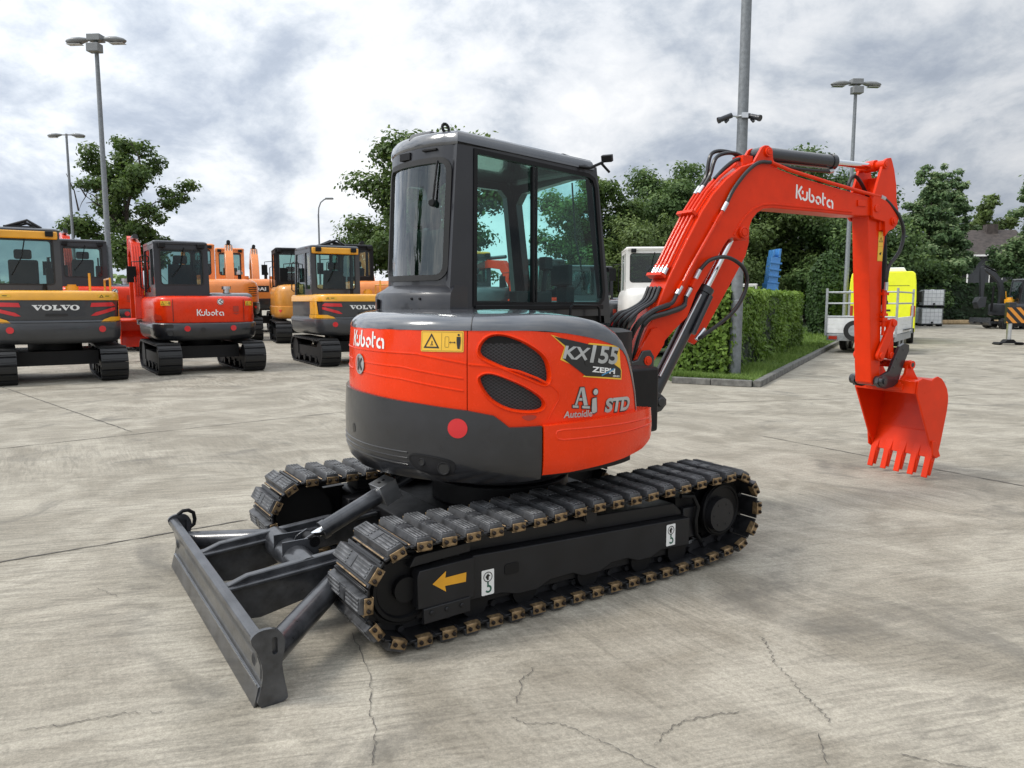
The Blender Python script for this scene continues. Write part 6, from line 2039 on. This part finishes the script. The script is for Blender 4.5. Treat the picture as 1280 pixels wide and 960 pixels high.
def red_kubota(name, label, px, py, yaw, scale, cabm=CHAR_CAB, col=None, logo=True, boom_=True, y_cab=(-.12, .86), height=2.55, group=None):
    col = col or RED_BG
    p = on_ground(px, py); root = thing(name, label, 'excavator', (p.x, p.y, 0), yaw, group, scale); M = WM[root.name]
    bg_tracks(root, M, 1.55, 2.5, .41)
    hw, rear = .96, 1.02
    pl = bplan(hw, rear, 1.0, 3.4)
    cw = shell('counterweight', pl, [(.63, .10), (.67, .03), (.74, .0), (.94, -.02), (.965, .0), (.98, .04)], [CHAR], root, M)
    hd = shell('rear_hood', pl, [(.975, .03), (1.0, .02), (1.36, .025), (1.43, .04), (1.47, .09), (1.485, .18)], [col], root, M)
    f = tailmap(hw, rear, 3.4)
    for s in (-1, 1):
        rd = MB(); add_poly(rd, circle(s * .42, .865, .055, 20), f, .022, 0, .05); rd.build('reflector', [RED_REFL], cw, M)
        lt = MB(); add_poly(lt, [(s * .88, 1.03), (s * 1.10, 1.02), (s * 1.16, 1.08), (s * 1.08, 1.15), (s * .90, 1.11)], f, -.014, 0, .05); lt.build('tail_light', [DARK_RED], hd, M)
        sm_ = MB(); v_, f_ = ribbon([(s * .66, 1.0), (s * .66, 1.42)], .010); add_flat(sm_, v_, f_, f, -.012, 0, .05); sm_.build('seam', [BLK_INK], hd, M)
        warning(hd, f, M, s * .80 - .10, s * .80 + .10, 1.30, 1.39, False, -.012)
    for q in (circle(-.14, .84, .045, 16), circle(-.72, .78, .05, 16), circle(.86, .80, .04, 16), round_rect(-.82, -.66, .88, .95, .02, 3)):
        hl = MB(); add_poly(hl, q, f, .022, 0, .05); hl.build('hole', [BLK_INK], cw, M)
    bx_2 = MB(); add_poly(bx_2, round_rect(.44, .55, 1.18, 1.29, .01, 2), f, -.012, 0, .05); add_poly(bx_2, [(.42, 1.155), (.58, 1.155), (.50, 1.125)], f, -.012, 0, .05); bx_2.build('latch_recess_shade', [DARK_RED], hd, M)  # flat patches, recess shade put into the darker red
    if logo:
        lg = MB(); v_, f_ = script_logo(.125); add_flat(lg, v_, f_, f, -.012, 0, .06, -.24 + .0, 1.105); lg.build('lettering', [WHITE], hd, M)
        em = MB(); add_poly(em, circle(.20, 1.375, .062, 24), f, -.012, 0, .05); v_, f_ = ribbon(circle(.20, 1.375, .052, 24), .010, True); add_flat(em, v_, f_, f, -.010, 1, .05)
        v_, f_ = ribbon([(.235, 1.41), (.185, 1.375), (.235, 1.34)], .014); add_flat(em, v_, f_, f, -.010, 1, .05); em.build('emblem', [WHITE, BLK_INK], hd, M)
    tp = shell('top_cover', [(-.55, -.93), (.9, -.93), (.9, -.10), (-.7, -.10)], [(1.47, 0), (1.52, .02), (1.55, .08)], [CHAR_SKYLIT], root, M)
    cab_ = bg_cab(root, M, -.50, .92, y_cab[0], y_cab[1], 1.44, height, cabm, .085, cabm, GLASS_BG, .30, .13, True, .26)
    lm = MB(); lm.cyl((-.45, -.45, 1.55), (-.45, -.45, 1.62), .06, 16); lm.cyl((-.45, -.45, 1.62), (-.45, -.45, 1.68), .09, 16); lm.build('precleaner', [SILVER], root, M)
    if boom_:
        bg_boom(root, M, col, y_cab[1] + .18 if boom_ == 'left' else -.35, 1.0, 1.0, 2.3, 1.95, 1.3, .3)
    return root


GR = 'orange-red excavators parked in the row'
k1 = red_kubota('excavator', 'orange-red excavator with white lettering and round emblem between the two yellow ones', 252, 461, R(124), 1.15, group=GR, boom_=False)
# its boom is swung to the left and folded beside the cab


def side_boom(root, m_, ox, oy, yaw, pts_main, w=.20):
    """boom seen beside the cab: lower link rising, knuckle and folded arm"""
    M = WM[root.name] @ Matrix.Translation((ox, oy, 0)) @ Matrix.Rotation(yaw, 4, 'Z')
    def bandp(pts, ws):
        L, Rr = [], []; n = len(pts)
        for i, p in enumerate(pts):
            a = Vector(pts[max(0, i - 1)]); b = Vector(pts[min(n - 1, i + 1)]); t = (b - a).normalized(); nn = Vector((-t.y, t.x)); p = Vector(p)
            L.append(tuple(p + nn * ws[i] / 2)); Rr.append(tuple(p - nn * ws[i] / 2))
        return L + Rr[::-1]
    b = limb('boom', bandp(pts_main, [.18, .22, .28, .30, .24, .18][:len(pts_main)]), w * .9, m_, root, M)
    c = MB(); a0, a1 = pts_main[0], pts_main[3]
    c.cyl((a0[0] + .28, 0, a0[1] - .1), (a1[0] + .05, 0, a1[1] - .28), .06, 12, 0); c.cyl((a1[0] - .1, 0, a1[1] + .24), (pts_main[-1][0], 0, pts_main[-1][1] + .3), .055, 12, 0); c.build('cylinder', [CHAR, CHROME], b, M)
    h = MB()
    for k in range(4):
        y = -.07 + k * .047
        h.tube([(p[0] - .14, y, p[1] + .05) for p in pts_main[1:4]], .016, 6)
    h.build('hydraulic_pipes', [m_], b, M)
    tx, tz = pts_main[-1]
    limb('arm', [(tx - .10, tz + .34), (tx + .05, tz + .40), (tx + .18, tz), (tx + .10, tz - 1.45), (tx - .06, tz - 1.45), (tx - .12, tz - .1)], w * .85, m_, root, M)
    bk = MB(); ax, az = tx, tz - 1.5; s = [(ax - .08, az), (ax + .30, az + .05), (ax + .46, az - .25), (ax + .30, az - .62), (ax + .05, az - .55)]
    bk.prism(s, -.32, -.30); bk.prism(s, .30, .32); bk.prism([(ax + .28, az + .05), (ax + .44, az - .25), (ax + .28, az - .62), (ax + .25, az - .62), (ax + .40, az - .25), (ax + .25, az + .05)], -.30, .30); bk.prism([(ax - .08, az), (ax + .3, az + .05), (ax + .3, az + .02), (ax - .08, az - .03)], -.3, .3)
    bk.build('bucket', [m_], root, M)


MAINP = [(0, 1.0), (.16, 1.45), (.34, 1.95), (.70, 2.45), (1.25, 2.50), (1.95, 2.35)]
side_boom(k1, RED_BG, .95, .95, R(-4), [(0, 1.0), (.10, 1.45), (.24, 1.95), (.55, 2.50), (1.1, 2.62), (1.8, 2.45)])
k2 = red_kubota('excavator', 'orange-red excavator with dark cab behind the leftmost yellow machine', 132, 437, R(122), 1.38, group=GR, boom_=False)
side_boom(k2, RED_BG, .95, .6, R(2), [(0, 1.0), (.16, 1.5), (.34, 2.05), (.80, 2.65), (1.35, 2.75), (2.05, 2.55)])
k3 = red_kubota('excavator', 'orange-red excavator seen through the big cab window', 690, 437, R(118), 1.15, group=GR, boom_=False)
side_boom(k3, RED_BG, .95, .5, R(20), MAINP)
k4 = red_kubota('excavator', 'orange-red excavator showing in the gap right of the big cab', 752, 432, R(112), 1.1, group=GR, boom_=False, cabm=CHAR_CAB)


def hood_exc(name, label, px, py, yaw, scale, col, cabm, text=None, lower=CHAR, group=None, boom_=True, cab_roof=None, cab_y=(.1, .98), ch=2.75):
    """larger excavator with a rounded engine hood to the right of the cab"""
    p = on_ground(px, py); root = thing(name, label, 'excavator', (p.x, p.y, 0), yaw, group, scale); M = WM[root.name]
    bg_tracks(root, M, 1.75, 2.8, .45, .66)
    hw, rear = 1.08, 1.30; pl = bplan(hw, rear, 1.1, 3.4)
    cw = shell('counterweight', pl, [(.72, .10), (.78, .03), (.9, .0), (1.08, .0), (1.10, .03)], [lower], root, M)
    hd = shell('engine_cover', pl, [(1.095, .03), (1.12, .02), (1.52, .03), (1.64, .07), (1.71, .16), (1.735, .30)], [col], root, M)
    f = tailmap(hw, rear, 3.4)
    lv = MB()
    for k in range(5):
        v_, f_ = ribbon([(.78, 1.26 + k * .06), (1.12, 1.27 + k * .06)], .024); add_flat(lv, v_, f_, f, -.022, 0, .05)
    lv.build('vent', [BLK_INK], hd, M)
    for s in (-1, 1):
        tl = MB(); add_poly(tl, [(s * .92, .98), (s * 1.08, .98), (s * 1.0, .90)], f, .006, 0, .05); tl.build('reflector', [RED_REFL], cw, M)
    if text:
        tb = MB(); add_poly(tb, round_rect(-.60, .60, 1.31, 1.51, .01, 2), f, -.018, 1, .05)
        v_, f_ = text_shape(text, .11, 1.0, 0, .035); add_flat(tb, v_, f_, f, -.012, 0, .05, -.50, 1.355); tb.build('lettering', [WHITE, BLK_INK], hd, M)
    ex = MB(); ex.cyl((-.55, -.55, 1.72), (-.55, -.55, 1.88), .05, 12, 0); ex.cyl((-.55, -.55, 1.88), (-.55, -.55, 1.96), .09, 16, 1); ex.cyl((-.55, -.55, 1.96), (-.55, -.55, 2.0), .06, 16, 1)
    ex.cyl((-.2, -.75, 1.73), (-.2, -.75, 1.85), .07, 14, 2); ex.build('exhaust', [BLACK, SILVER, col], root, M)
    cab_ = bg_cab(root, M, -.42, 1.15, cab_y[0], cab_y[1], 1.45, ch, cabm, .09, cab_roof or cabm, GLASS_BG, .42, .14, True)
    if boom_: bg_boom(root, M, col, -.35, 1.1, 1.1, 2.6, 2.0, 1.5, .4)
    return root


GO = 'soft orange excavators in the second row'
hood_exc('excavator', 'soft orange excavator with slotted vent hood behind the lettered orange-red one', 277, 424, R(112), 1.42, HYU, HYU, None, CHAR, GO)
hood_exc('excavator', 'soft orange excavator with white letters on a black panel, farther back', 312, 414, R(112), 1.56, HYU, HYU, 'HYUNDAI', CHAR, GO)
oc = hood_exc('excavator', 'ochre excavator with black cab posts beside the second yellow machine', 387, 426, R(112), 1.28, OCHRE, BLACK, None, OCHRE, None, True, None, (.1, .98), 2.85)
hood_exc('excavator', 'dark-cabbed orange excavator just left of the big charcoal cab', 468, 428, R(118), 1.34, HYU, BLACK, None, CHAR, GO, True)
wh = hood_exc('excavator', 'cream white excavator standing behind the orange boom', 828, 447, R(86), 1.13, WHT_BG, WHT_BG, None, CHAR, None, False, None, (-.3, .98), 2.72)
hood_exc('excavator', 'dark grey excavator with yellow roof edge seen through the rear side window', 612, 432, R(112), 1.2, VOL_G, VOL_G, None, CHAR, None, True, VOL_Y)
red_kubota('excavator', 'charcoal excavator with tall cab visible at the lower right of the big cab window', 735, 440, R(100), 1.05, VOL_G, VOL_G, False, False)


# ---------------- dark excavator on the right, side on
def dark_side():
    p = on_ground(1262, 411); s = 1.04
    root = thing('excavator', 'blue-black excavator with folded boom and grey blade at the right edge by the hedge', 'excavator', (p.x + .5, p.y, 0), R(176), None, s); M = WM[root.name]
    bg_tracks(root, M, 1.6, 2.9, .42, .60)
    pl = bplan(.98, 1.15, 1.15, 3.4)
    shell('body', pl, [(.70, .08), (.76, .0), (1.30, .0), (1.38, .05), (1.40, .12)], [BLK_BG], root, M)
    y = MB(); y.cyl((.78, .35, 1.40), (.78, .35, 1.62), .24, 18); y.cyl((.78, .35, 1.62), (.78, .35, 1.72), .15, 16); y.tube([(.95, .35, 1.6), (1.0, .35, 2.05)], .02, 6); y.build('fuel_filler', [VOL_Y], root, M, bevel=.02)
    bg_cab(root, M, -.72, .62, -.1, .92, 1.36, 2.72, BLK_BG, .09, CHAR_SKYLIT, GLASS_BG, .28, .16, True)
    b = limb('boom', [(.92, 1.05), (.86, 1.35), (.86, 2.05), (1.02, 2.65), (1.40, 3.08), (1.95, 3.36), (2.02, 3.24), (1.55, 2.90), (1.22, 2.52), (1.08, 2.05), (1.10, 1.20)], .24, BLK_BG, root, M, -.1)
    c = MB(); c.cyl((1.45, -.1, .95), (1.40, -.1, 2.35), .06, 12); c.cyl((1.35, -.1, 3.15), (2.0, -.1, 3.48), .05, 12); c.build('cylinder', [BLACK], b, M)
    limb('arm', [(1.98, 3.42), (2.16, 3.40), (2.20, 3.1), (2.10, 1.70), (1.96, 1.70), (1.92, 3.0)], .20, BLK_BG, root, M, -.1)
    bk = MB(); bk.prism([(1.86, 1.75), (2.24, 1.75), (2.38, 1.45), (2.26, 1.12), (1.9, 1.20)], -.36, .16); bk.build('bucket', [BLK_BG], root, M, bevel=.02)
    bl = MB(); bl.prism([(2.05, .20), (2.18, .36), (2.10, .62), (2.00, .60), (2.06, .38), (1.96, .22)], -.98, .98); bl.box(1.2, 2.25, -.4, -.3, .28, .40); bl.box(1.2, 2.25, .3, .4, .28, .40); bl.build('dozer_blade', [BLADE], root, M, bevel=.01)
dark_side()


# ---------------- trailer, van, tanks, beam, outrigger, house, blue mast
def trailer():
    Y = 22.6; a = at_depth(1030, 420, Y); b = at_depth(1119, 420, Y)
    W_ = 1.96; L_ = 3.4
    root = thing('flatbed_trailer', 'galvanised flatbed trailer with pale side boards and ladder rails behind the orange arm', 'trailer', ((a.x + b.x) / 2, Y, 0), R(-35)); M = WM[root.name]
    w = W_ / 2; z0, z1 = .58, 1.10
    ch = MB(); ch.box(-w + .04, w - .04, .02, L_, z0 - .06, z0 + .02)
    ch.prism([(-w + .02, z0 - .01), (-w + .12, z0 - .20), (w - .12, z0 - .20), (w - .02, z0 - .01)], -.005, .05); ch.prism([(.05, z0 - .0), (.5, z0 - .20), (L_ - .3, z0 - .20), (L_, z0)], w - .06, w, axis='x') if False else None
    ch.box(w - .06, w - .01, .1, L_, z0 - .20, z0); ch.box(-w + .01, -w + .06, .1, L_, z0 - .20, z0); ch.cyl((-w + .2, 2.2, .33), (w - .2, 2.2, .33), .04, 10)
    for s in (-.5, 0, .5): ch.box(s - .03, s + .03, .05, L_ + 1.2 if s == 0 else L_, z0 - .16, z0 - .06)
    ch.build('chassis', [GALV], root, M, bevel=.006)
    for nm, args in (('tail_board', (-w, w, .0, .035)),):
        m = MB()
        for k in range(4):
            zz = z0 + .03 + k * (z1 - z0 - .03) / 4
            m.box(args[0] + .03, args[1] - .03, args[2], args[3], zz + .003, zz + (z1 - z0 - .03) / 4 - .003)
        m.build(nm, [ALU], root, M, bevel=.004)
    for s in (-1, 1):
        m = MB(); x0, x1 = sorted((s * w, s * (w - .035)))
        for k in range(4):
            zz = z0 + .03 + k * (z1 - z0 - .03) / 4
            m.box(x0, x1, .04, L_, zz + .003, zz + (z1 - z0 - .03) / 4 - .003)
        m.build('side_board', [ALU], root, M, bevel=.004)
    fr = MB()
    for x in (-w, w):
        for y in (0.0, L_):
            fr.box(x - .03, x + .03, y - .03, y + .03, z0 - .05, 1.98)
        for z in (1.52, 1.86): fr.tube([(x, 0, z), (x, L_, z)], .024, 8)
    for z in (1.52, 1.86, z1 + .02): fr.tube([(-w, 0, z), (w, 0, z)], .024, 8)
    fr.build('ladder_rail', [GALV], root, M)
    for x in (-w + .22, w - .22):
        for y in (1.75, 2.55):
            m = MB(); m.cyl((x - .10, y, .33), (x + .10, y, .33), .33, 24, 0); m.cyl((x - .105, y, .33), (x + .105, y, .33), .18, 20, 1); m.build('wheel', [RUBBER, GALV], root, M, bevel=.03)
    for x in (-w + .06, w - .06):
        m = MB(); m.tube([(x + (.1 if x < 0 else -.1) * k, y, z) for k, y, z in ((0, 1.3, .40), (0, 1.36, .62), (0, 1.7, .70), (0, 2.6, .70), (0, 2.94, .62), (0, 3.0, .40))], .03, 6); m.box(x - .14, x + .14, 1.4, 2.95, .69, .71); m.build('mudguard', [BLACK], root, M)
    sp_ = MB(); sp_.cyl((-.12, -.03, .70), (-.12, -.20, .70), .31, 28, 0); sp_.cyl((-.12, -.20, .70), (-.12, -.206, .70), .17, 20, 1); sp_.build('spare_wheel', [RUBBER, GALV], root, M, bevel=.03)
    tl = MB()
    for s in (-1, 1): tl.box(s * (w - .22) - .12, s * (w - .22) + .12, -.03, -.006, z0 - .16, z0 - .06)
    tl.build('tail_light', [DARK_RED], root, M)
    rp_ = MB(); rp_.prism([(-.6, .62), (-.05, .34), (0, .40), (-.5, .66)], w + .02, w + .10, axis='x'); rp_.box(w + .02, w + .10, -.1, .0, .0, .40); rp_.build('loading_ramp', [BLACK], root, M) if False else None
    return root
trailer()


def van():
    Y = 28.0; a = at_depth(1064, 380, Y); b = at_depth(1140, 380, Y); w = (b.x - a.x) / 2
    root = thing('parked_van', 'fluorescent yellow van seen from behind over the trailer', 'van', ((a.x + b.x) / 2, Y, 0), R(-27)); M = WM[root.name]
    sec = [(-w, .45), (w, .45), (w, 1.7), (w - .03, 2.3), (w - .07, 2.60), (w - .16, 2.68), (-w + .16, 2.68), (-w + .07, 2.60), (-w + .03, 2.3), (-w, 1.7)]
    m = MB(); m.prism([(x, z) for x, z in sec], 0, 3.4); body = m.build('body', [FLUO], root, M, bevel=.03)
    m = MB(); m.prism([(x * .999, z) for x, z in [(-w, .45), (w, .45), (w, 1.5), (-w, 1.5)]], 3.4, 5.2); m.prism([(3.4, 2.66), (4.0, 2.55), (4.6, 1.5), (3.4, 1.5)], -w + .06, w - .06, axis='x'); m.build('front_body', [FLUO], body, M, bevel=.02)
    m = MB(); m.prism([(-w + .36, 2.685), (w - .36, 2.685), (w - .45, 2.84), (-w + .45, 2.84)], .4, 2.6); m.build('roof_box', [WHITE], root, M, bevel=.03)
    s = MB(); s.box(-.008, .008, -.006, .0, .6, 2.56); s.box(-w + .12, w - .12, -.006, -.0, .86, .88); s.box(-w + .25, w - .25, -.006, .0, 2.15, 2.165); s.box(.05, .30, -.02, -.0, 1.22, 1.28); s.build('door_seam', [BLK_INK], body, M)
    for sg in (-1, 1):
        t = MB(); x0, x1 = sorted((sg * (w - .17), sg * (w - .02))); t.box(x0, x1, -.02, .002, 1.02, 1.42); t.build('tail_light', [DARK_RED], body, M, bevel=.01)
        mi = MB(); x0, x1 = sorted((sg * (w + .06), sg * (w + .28))); mi.box(x0, x1, 3.6, 3.72, 1.55, 1.98); mi.box(min(sg * w, x0 if sg > 0 else x1), max(sg * w, x0 if sg > 0 else x1), 3.63, 3.68, 1.6, 1.66); mi.build('mirror', [BLACK], body, M, bevel=.02)
        for y in (.9, 4.3):
            wl = MB(); wl.cyl((sg * (w - .24), y, .34), (sg * (w - .01), y, .34), .34, 24); wl.build('wheel', [RUBBER], root, M, bevel=.03)
    bp = MB(); bp.box(-w + .02, w - .02, -.08, .0, .42, .60); bp.build('bumper', [BLACK], root, M, bevel=.02)
    return root
van()


def tank(name, label, x, y, z, group=None, yaw=0.0, mm=None):
    root = thing(name, label, 'tank', (x, y, z), yaw, group); M = WM[root.name]
    b = MB(); b.box(-.56, .56, -.46, .46, .17, 1.10); b.cyl((0, 0, 1.10), (0, 0, 1.15), .12, 16); b.build('bottle', [mm or PLASTIC_W], root, M, bevel=.06, seg=3)
    c = MB()
    for k in range(6):
        xx = -.58 + k * .232
        for yy in (-.485, .485): c.box(xx - .005, xx + .005, yy - .005, yy + .005, .14, 1.13)
    for k in range(5):
        yy = -.47 + k * .235
        for xx in (-.585, .585): c.box(xx - .011, xx + .011, yy - .011, yy + .011, .14, 1.13)
    for zz in (.16, .40, .64, .88, 1.13):
        for yy in (-.50, .50): c.box(-.60, .60, yy - .008, yy + .008, zz - .008, zz + .008)
        for xx in (-.60, .60): c.box(xx - .012, xx + .012, -.50, .50, zz - .012, zz + .012)
    c.build('cage', [GALV], root, M)
    p = MB(); p.box(-.60, .60, -.50, .50, .10, .14)
    for xx in (-.52, 0, .52): p.box(xx - .07, xx + .07, -.48, .48, .0, .10)
    p.cyl((0, -.51, .24), (0, -.57, .24), .06, 12); p.build('pallet', [BLACK], root, M)
    return root
ib = at_depth(1162, 406, 47.5)
tank('caged_tank', 'lower white caged tank of the stack in front of the dark hedge', ib.x, 47.5, 0, None, R(-16))
tank('caged_tank', 'upper white caged tank stacked on another in front of the dark hedge', ib.x + .03, 47.5, 1.165, None, R(-14))
ib2 = at_depth(1146, 406, 49.5)
PALE_T = paint('pale_green_tank', (.42, .52, .50), .5, .1, .06)
tank('caged_tank', 'pale greenish caged tank half hidden behind the trailer rail', ib2.x, 49.5, 0, None, 0, PALE_T)

bm1 = MB(); bm1.box(28.2, 45, 51.0, 51.35, .0, .30); bm1.box(28.0, 45, 50.95, 51.0, .06, .26)
tag(bm1.build('timber_beam', [TIMBER], bevel=.02), 'long pale timber beam on the ground along the foot of the dark hedge', 'beam')


def outrigger():
    p = on_ground(1260, 431); x, y = p.x, p.y
    root = thing('crane_outrigger', 'black and orange striped outrigger beam on a steel jack foot at the right edge', 'outrigger', (x, y, 0)); M = WM[root.name]
    m = MB(); m.box(-.42, .42, -.20, .20, .06, .10); m.prism([(-.40, .0), (-.30, .06), (-.42, .10), (-.48, .03)], -.2, .2); m.prism([(.40, .0), (.30, .06), (.42, .10), (.48, .03)], -.2, .2); m.prism([(-.22, .10), (.22, .10), (.12, .20), (-.12, .20)], -.14, .14); m.build('foot', [BLACK], root, M, bevel=.01)
    m = MB(); m.cyl((0, 0, .16), (0, 0, .82), .085, 16); m.build('jack_ram', [SILVER], root, M)
    m = MB(); m.box(-.13, .13, -.12, .12, .78, 1.55); m.box(.0, 2.4, -.14, .14, 1.02, 1.42); m.build('beam', [BLK_BG], root, M, bevel=.01)
    m = MB(); m.box(-.22, 1.3, -.165, -.145, .80, 1.36); m.build('warning_panel', [CHEV], root, M)
outrigger()


def house():
    c = at_depth(1226, 376, 78); x = c.x
    root = thing('house', 'dark grey house with brown tiled roof between the right-hand poplars', 'house', (x, 78, 0), R(-8)); M = WM[root.name]
    m = MB(); m.box(-3.6, 4.5, 0, 8, 0, 6.2); w = m.build('wall', [HOUSEW], root, M)
    m = MB(); m.prism([(-.4, 6.2), (8.4, 6.2), (8.4, 6.35), (4.0, 9.2), (-.4, 6.35)], -3.9, 4.8, axis='x'); rf = m.build('roof', [SLATE], root, M)
    m = MB(); m.box(1.6, 2.7, 3.3, 4.3, 8.6, 9.75); m.build('chimney', [SLATE], rf, M); 
    m = MB(); m.box(-3.9, 4.8, -.46, -.40, 6.16, 6.34); m.box(-1.55, -1.43, -.10, -.002, 0, 6.16); m.build('gutter', [WHITE], rf, M)
    for xx in (-2.8, .6):
        f = MB(); f.box(xx, xx + 1.3, -.05, .0, 3.4, 4.9); f.build('window', [WHITE], root, M)
        g_ = MB(); g_.box(xx + .08, xx + 1.22, -.06, -.051, 3.48, 4.82); g_.build('pane', [BLACK], root, M)
house()


def crane_mast():
    p = at_depth(957, 376, 44)
    root = thing('crane_mast', 'blue folded crane boom rising behind the clipped hedge', 'crane', (p.x, 44, 0), R(10)); M = WM[root.name]
    m = MB(); L_ = Matrix.Rotation(R(6), 4, 'Y')
    m.box(-.36, .36, -.3, .3, .9, 2.6, 0, L_); m.box(-.30, .30, -.25, .25, 2.6, 4.15, 0, L_); m.box(-.24, -.14, -.28, .28, 4.15, 4.55, 0, L_); m.box(.12, .26, -.28, .28, 4.15, 4.65, 0, L_)
    for k in range(8): m.box(-.38, .38, -.33, -.30, 1.1 + k * .38, 1.2 + k * .38, 0, L_)
    mast = m.build('mast', [BLUE], root, M, bevel=.02)
    b = MB(); b.box(-1.2, 1.2, -.8, .8, .5, 1.1); b.box(-1.0, 1.0, -.7, .7, 0, .5); b.build('carrier', [BLACK], root, M)
crane_mast()
red_kubota('excavator', 'small orange-red excavator whose cab roof shows over the hedge beside the blue mast', 934, 413, R(160), .98, WHT_BG, None, False, False)


# ---------------- lamp poles
def lamp_pole(name, label, px, ytop, Y, kind, r=.075, group=None, yaw=0.0):
    b = at_depth(px, ytop, Y); Hh = b.z
    root = thing(name, label, 'lamp pole', (b.x, Y, 0), yaw, group); M = WM[root.name]
    m = MB(); m.tube([(0, 0, 0), (0, 0, .9), (0, 0, .95), (0, 0, Hh)], [r * 1.25, r * 1.25, r, r * .62], 14); m.build('pole', [POLEM], root, M)
    if kind in ('double', 'cluster'):
        br = MB(); br.tube([(-.30, 0, Hh + .06), (.30, 0, Hh + .06)], .035, 8)
        br.box(-.22, .22, -.17, .17, Hh + .0, Hh + .20) if kind == 'cluster' else br.cyl((0, 0, Hh - .1), (0, 0, Hh + .12), .06, 10)
        if kind == 'cluster': br.box(-.20, .20, -.25, .05, Hh - .36, Hh - .10, 0)
        br.build('bracket', [GREYLAMP], root, M, bevel=.03)
        for s in (-1, 1):
            h = MB(); rows = []
            for t, wd, up, dn in ((0, .05, .04, .03), (.12, .10, .07, .06), (.35, .17, .10, .10), (.65, .19, .10, .12), (.9, .12, .06, .07), (1.0, .02, .0, .0)):
                x = s * (.24 + t * .78); z = Hh + .06 - t * .05
                rows.append([(x, wd * math.cos(a), z + (up if math.sin(a) > 0 else dn) * math.sin(a)) for a in [2 * math.pi * i / 12 for i in range(12)]])
            h.add([p for q in rows for p in q], [(k * 12 + i, k * 12 + (i + 1) % 12, (k + 1) * 12 + (i + 1) % 12, (k + 1) * 12 + i)[::s] for k in range(5) for i in range(12)])
            hd = h.build('lamp_head', [GREYLAMP], root, M, smooth=60)
            g_ = MB(); g_.box(*sorted((s * .48, s * .95)), -.12, .12, Hh - .085, Hh - .065); g_.build('lens', [SILVER], hd, M, bevel=.02)
    elif kind == 'hook':
        m = MB(); m.tube([(0, 0, Hh - .02), (.04, 0, Hh + .45), (.18, 0, Hh + .8), (.42, 0, Hh + 1.0), (.62, 0, Hh + 1.06)], .045, 8); m.build('neck', [POLEM], root, M)
        h = MB(); h.box(.5, 1.05, -.12, .12, Hh + 1.0, Hh + 1.12); h.build('lamp_head', [GREYLAMP], root, M, bevel=.04)
    return root
GL = 'lamp poles round the yard'
lamp_pole('lamp_pole', 'tall lamp pole with two heads and a centre cluster in front of the left oak', 120, 52, 25.0, 'cluster', .10, GL, R(-4))
lamp_pole('lamp_pole', 'smaller twin-headed lamp pole farthest left', 83, 170, 41.0, 'double', .09, GL)
lamp_pole('lamp_pole', 'distant single curved-neck lamp post left of the big cab', 398, 268, 52.0, 'hook', .085, GL)
lamp_pole('lamp_pole', 'twin-headed lamp pole behind the trailer, right of the boom', 1070, 106, 30.0, 'cluster', .095, GL, R(4))


def camera_pole():
    p = on_ground(917.5, 474); root = thing('camera_pole', 'thick galvanised pole with security cameras standing at the end of the clipped hedge', 'pole', (p.x, p.y, .0)); M = WM[root.name]
    m = MB(); m.tube([(0, 0, 0), (0, 0, 1.6), (0, 0, 1.62), (0, 0, 11)], [.125, .125, .112, .09], 20); m.build('pole', [POLEM], root, M)
    z = at_depth(925, 146, p.y).z
    b = MB(); b.ring((0, 0, z), (0, 0, 1), .115, .02, 20); b.tube([(-.1, -.03, z), (-.26, -.04, z + .02)], .02, 6); b.tube([(.1, -.05, z), (.16, -.10, z + .03)], .02, 6); b.box(-.06, .06, -.16, -.1, z - .05, z + .05); b.build('camera_bracket', [SILVER], root, M)
    for ox, an in ((-.28, 155), (.14, -55)):
        c = MB(); d = Vector((math.cos(R(an)), math.sin(R(an)) * .6 - .3, -.35)).normalized(); q = Vector((ox, -.05, z))
        c.cyl(q - d * .05, q + d * .20, .052, 14); c.cyl(q + d * .20, q + d * .24, .062, 14); c.cyl(q + d * .02 + Vector((0, 0, -.05)), q + d * .08 + Vector((0, 0, -.09)), .03, 10); c.build('security_camera', [BLK_BG], root, M)
camera_pole()
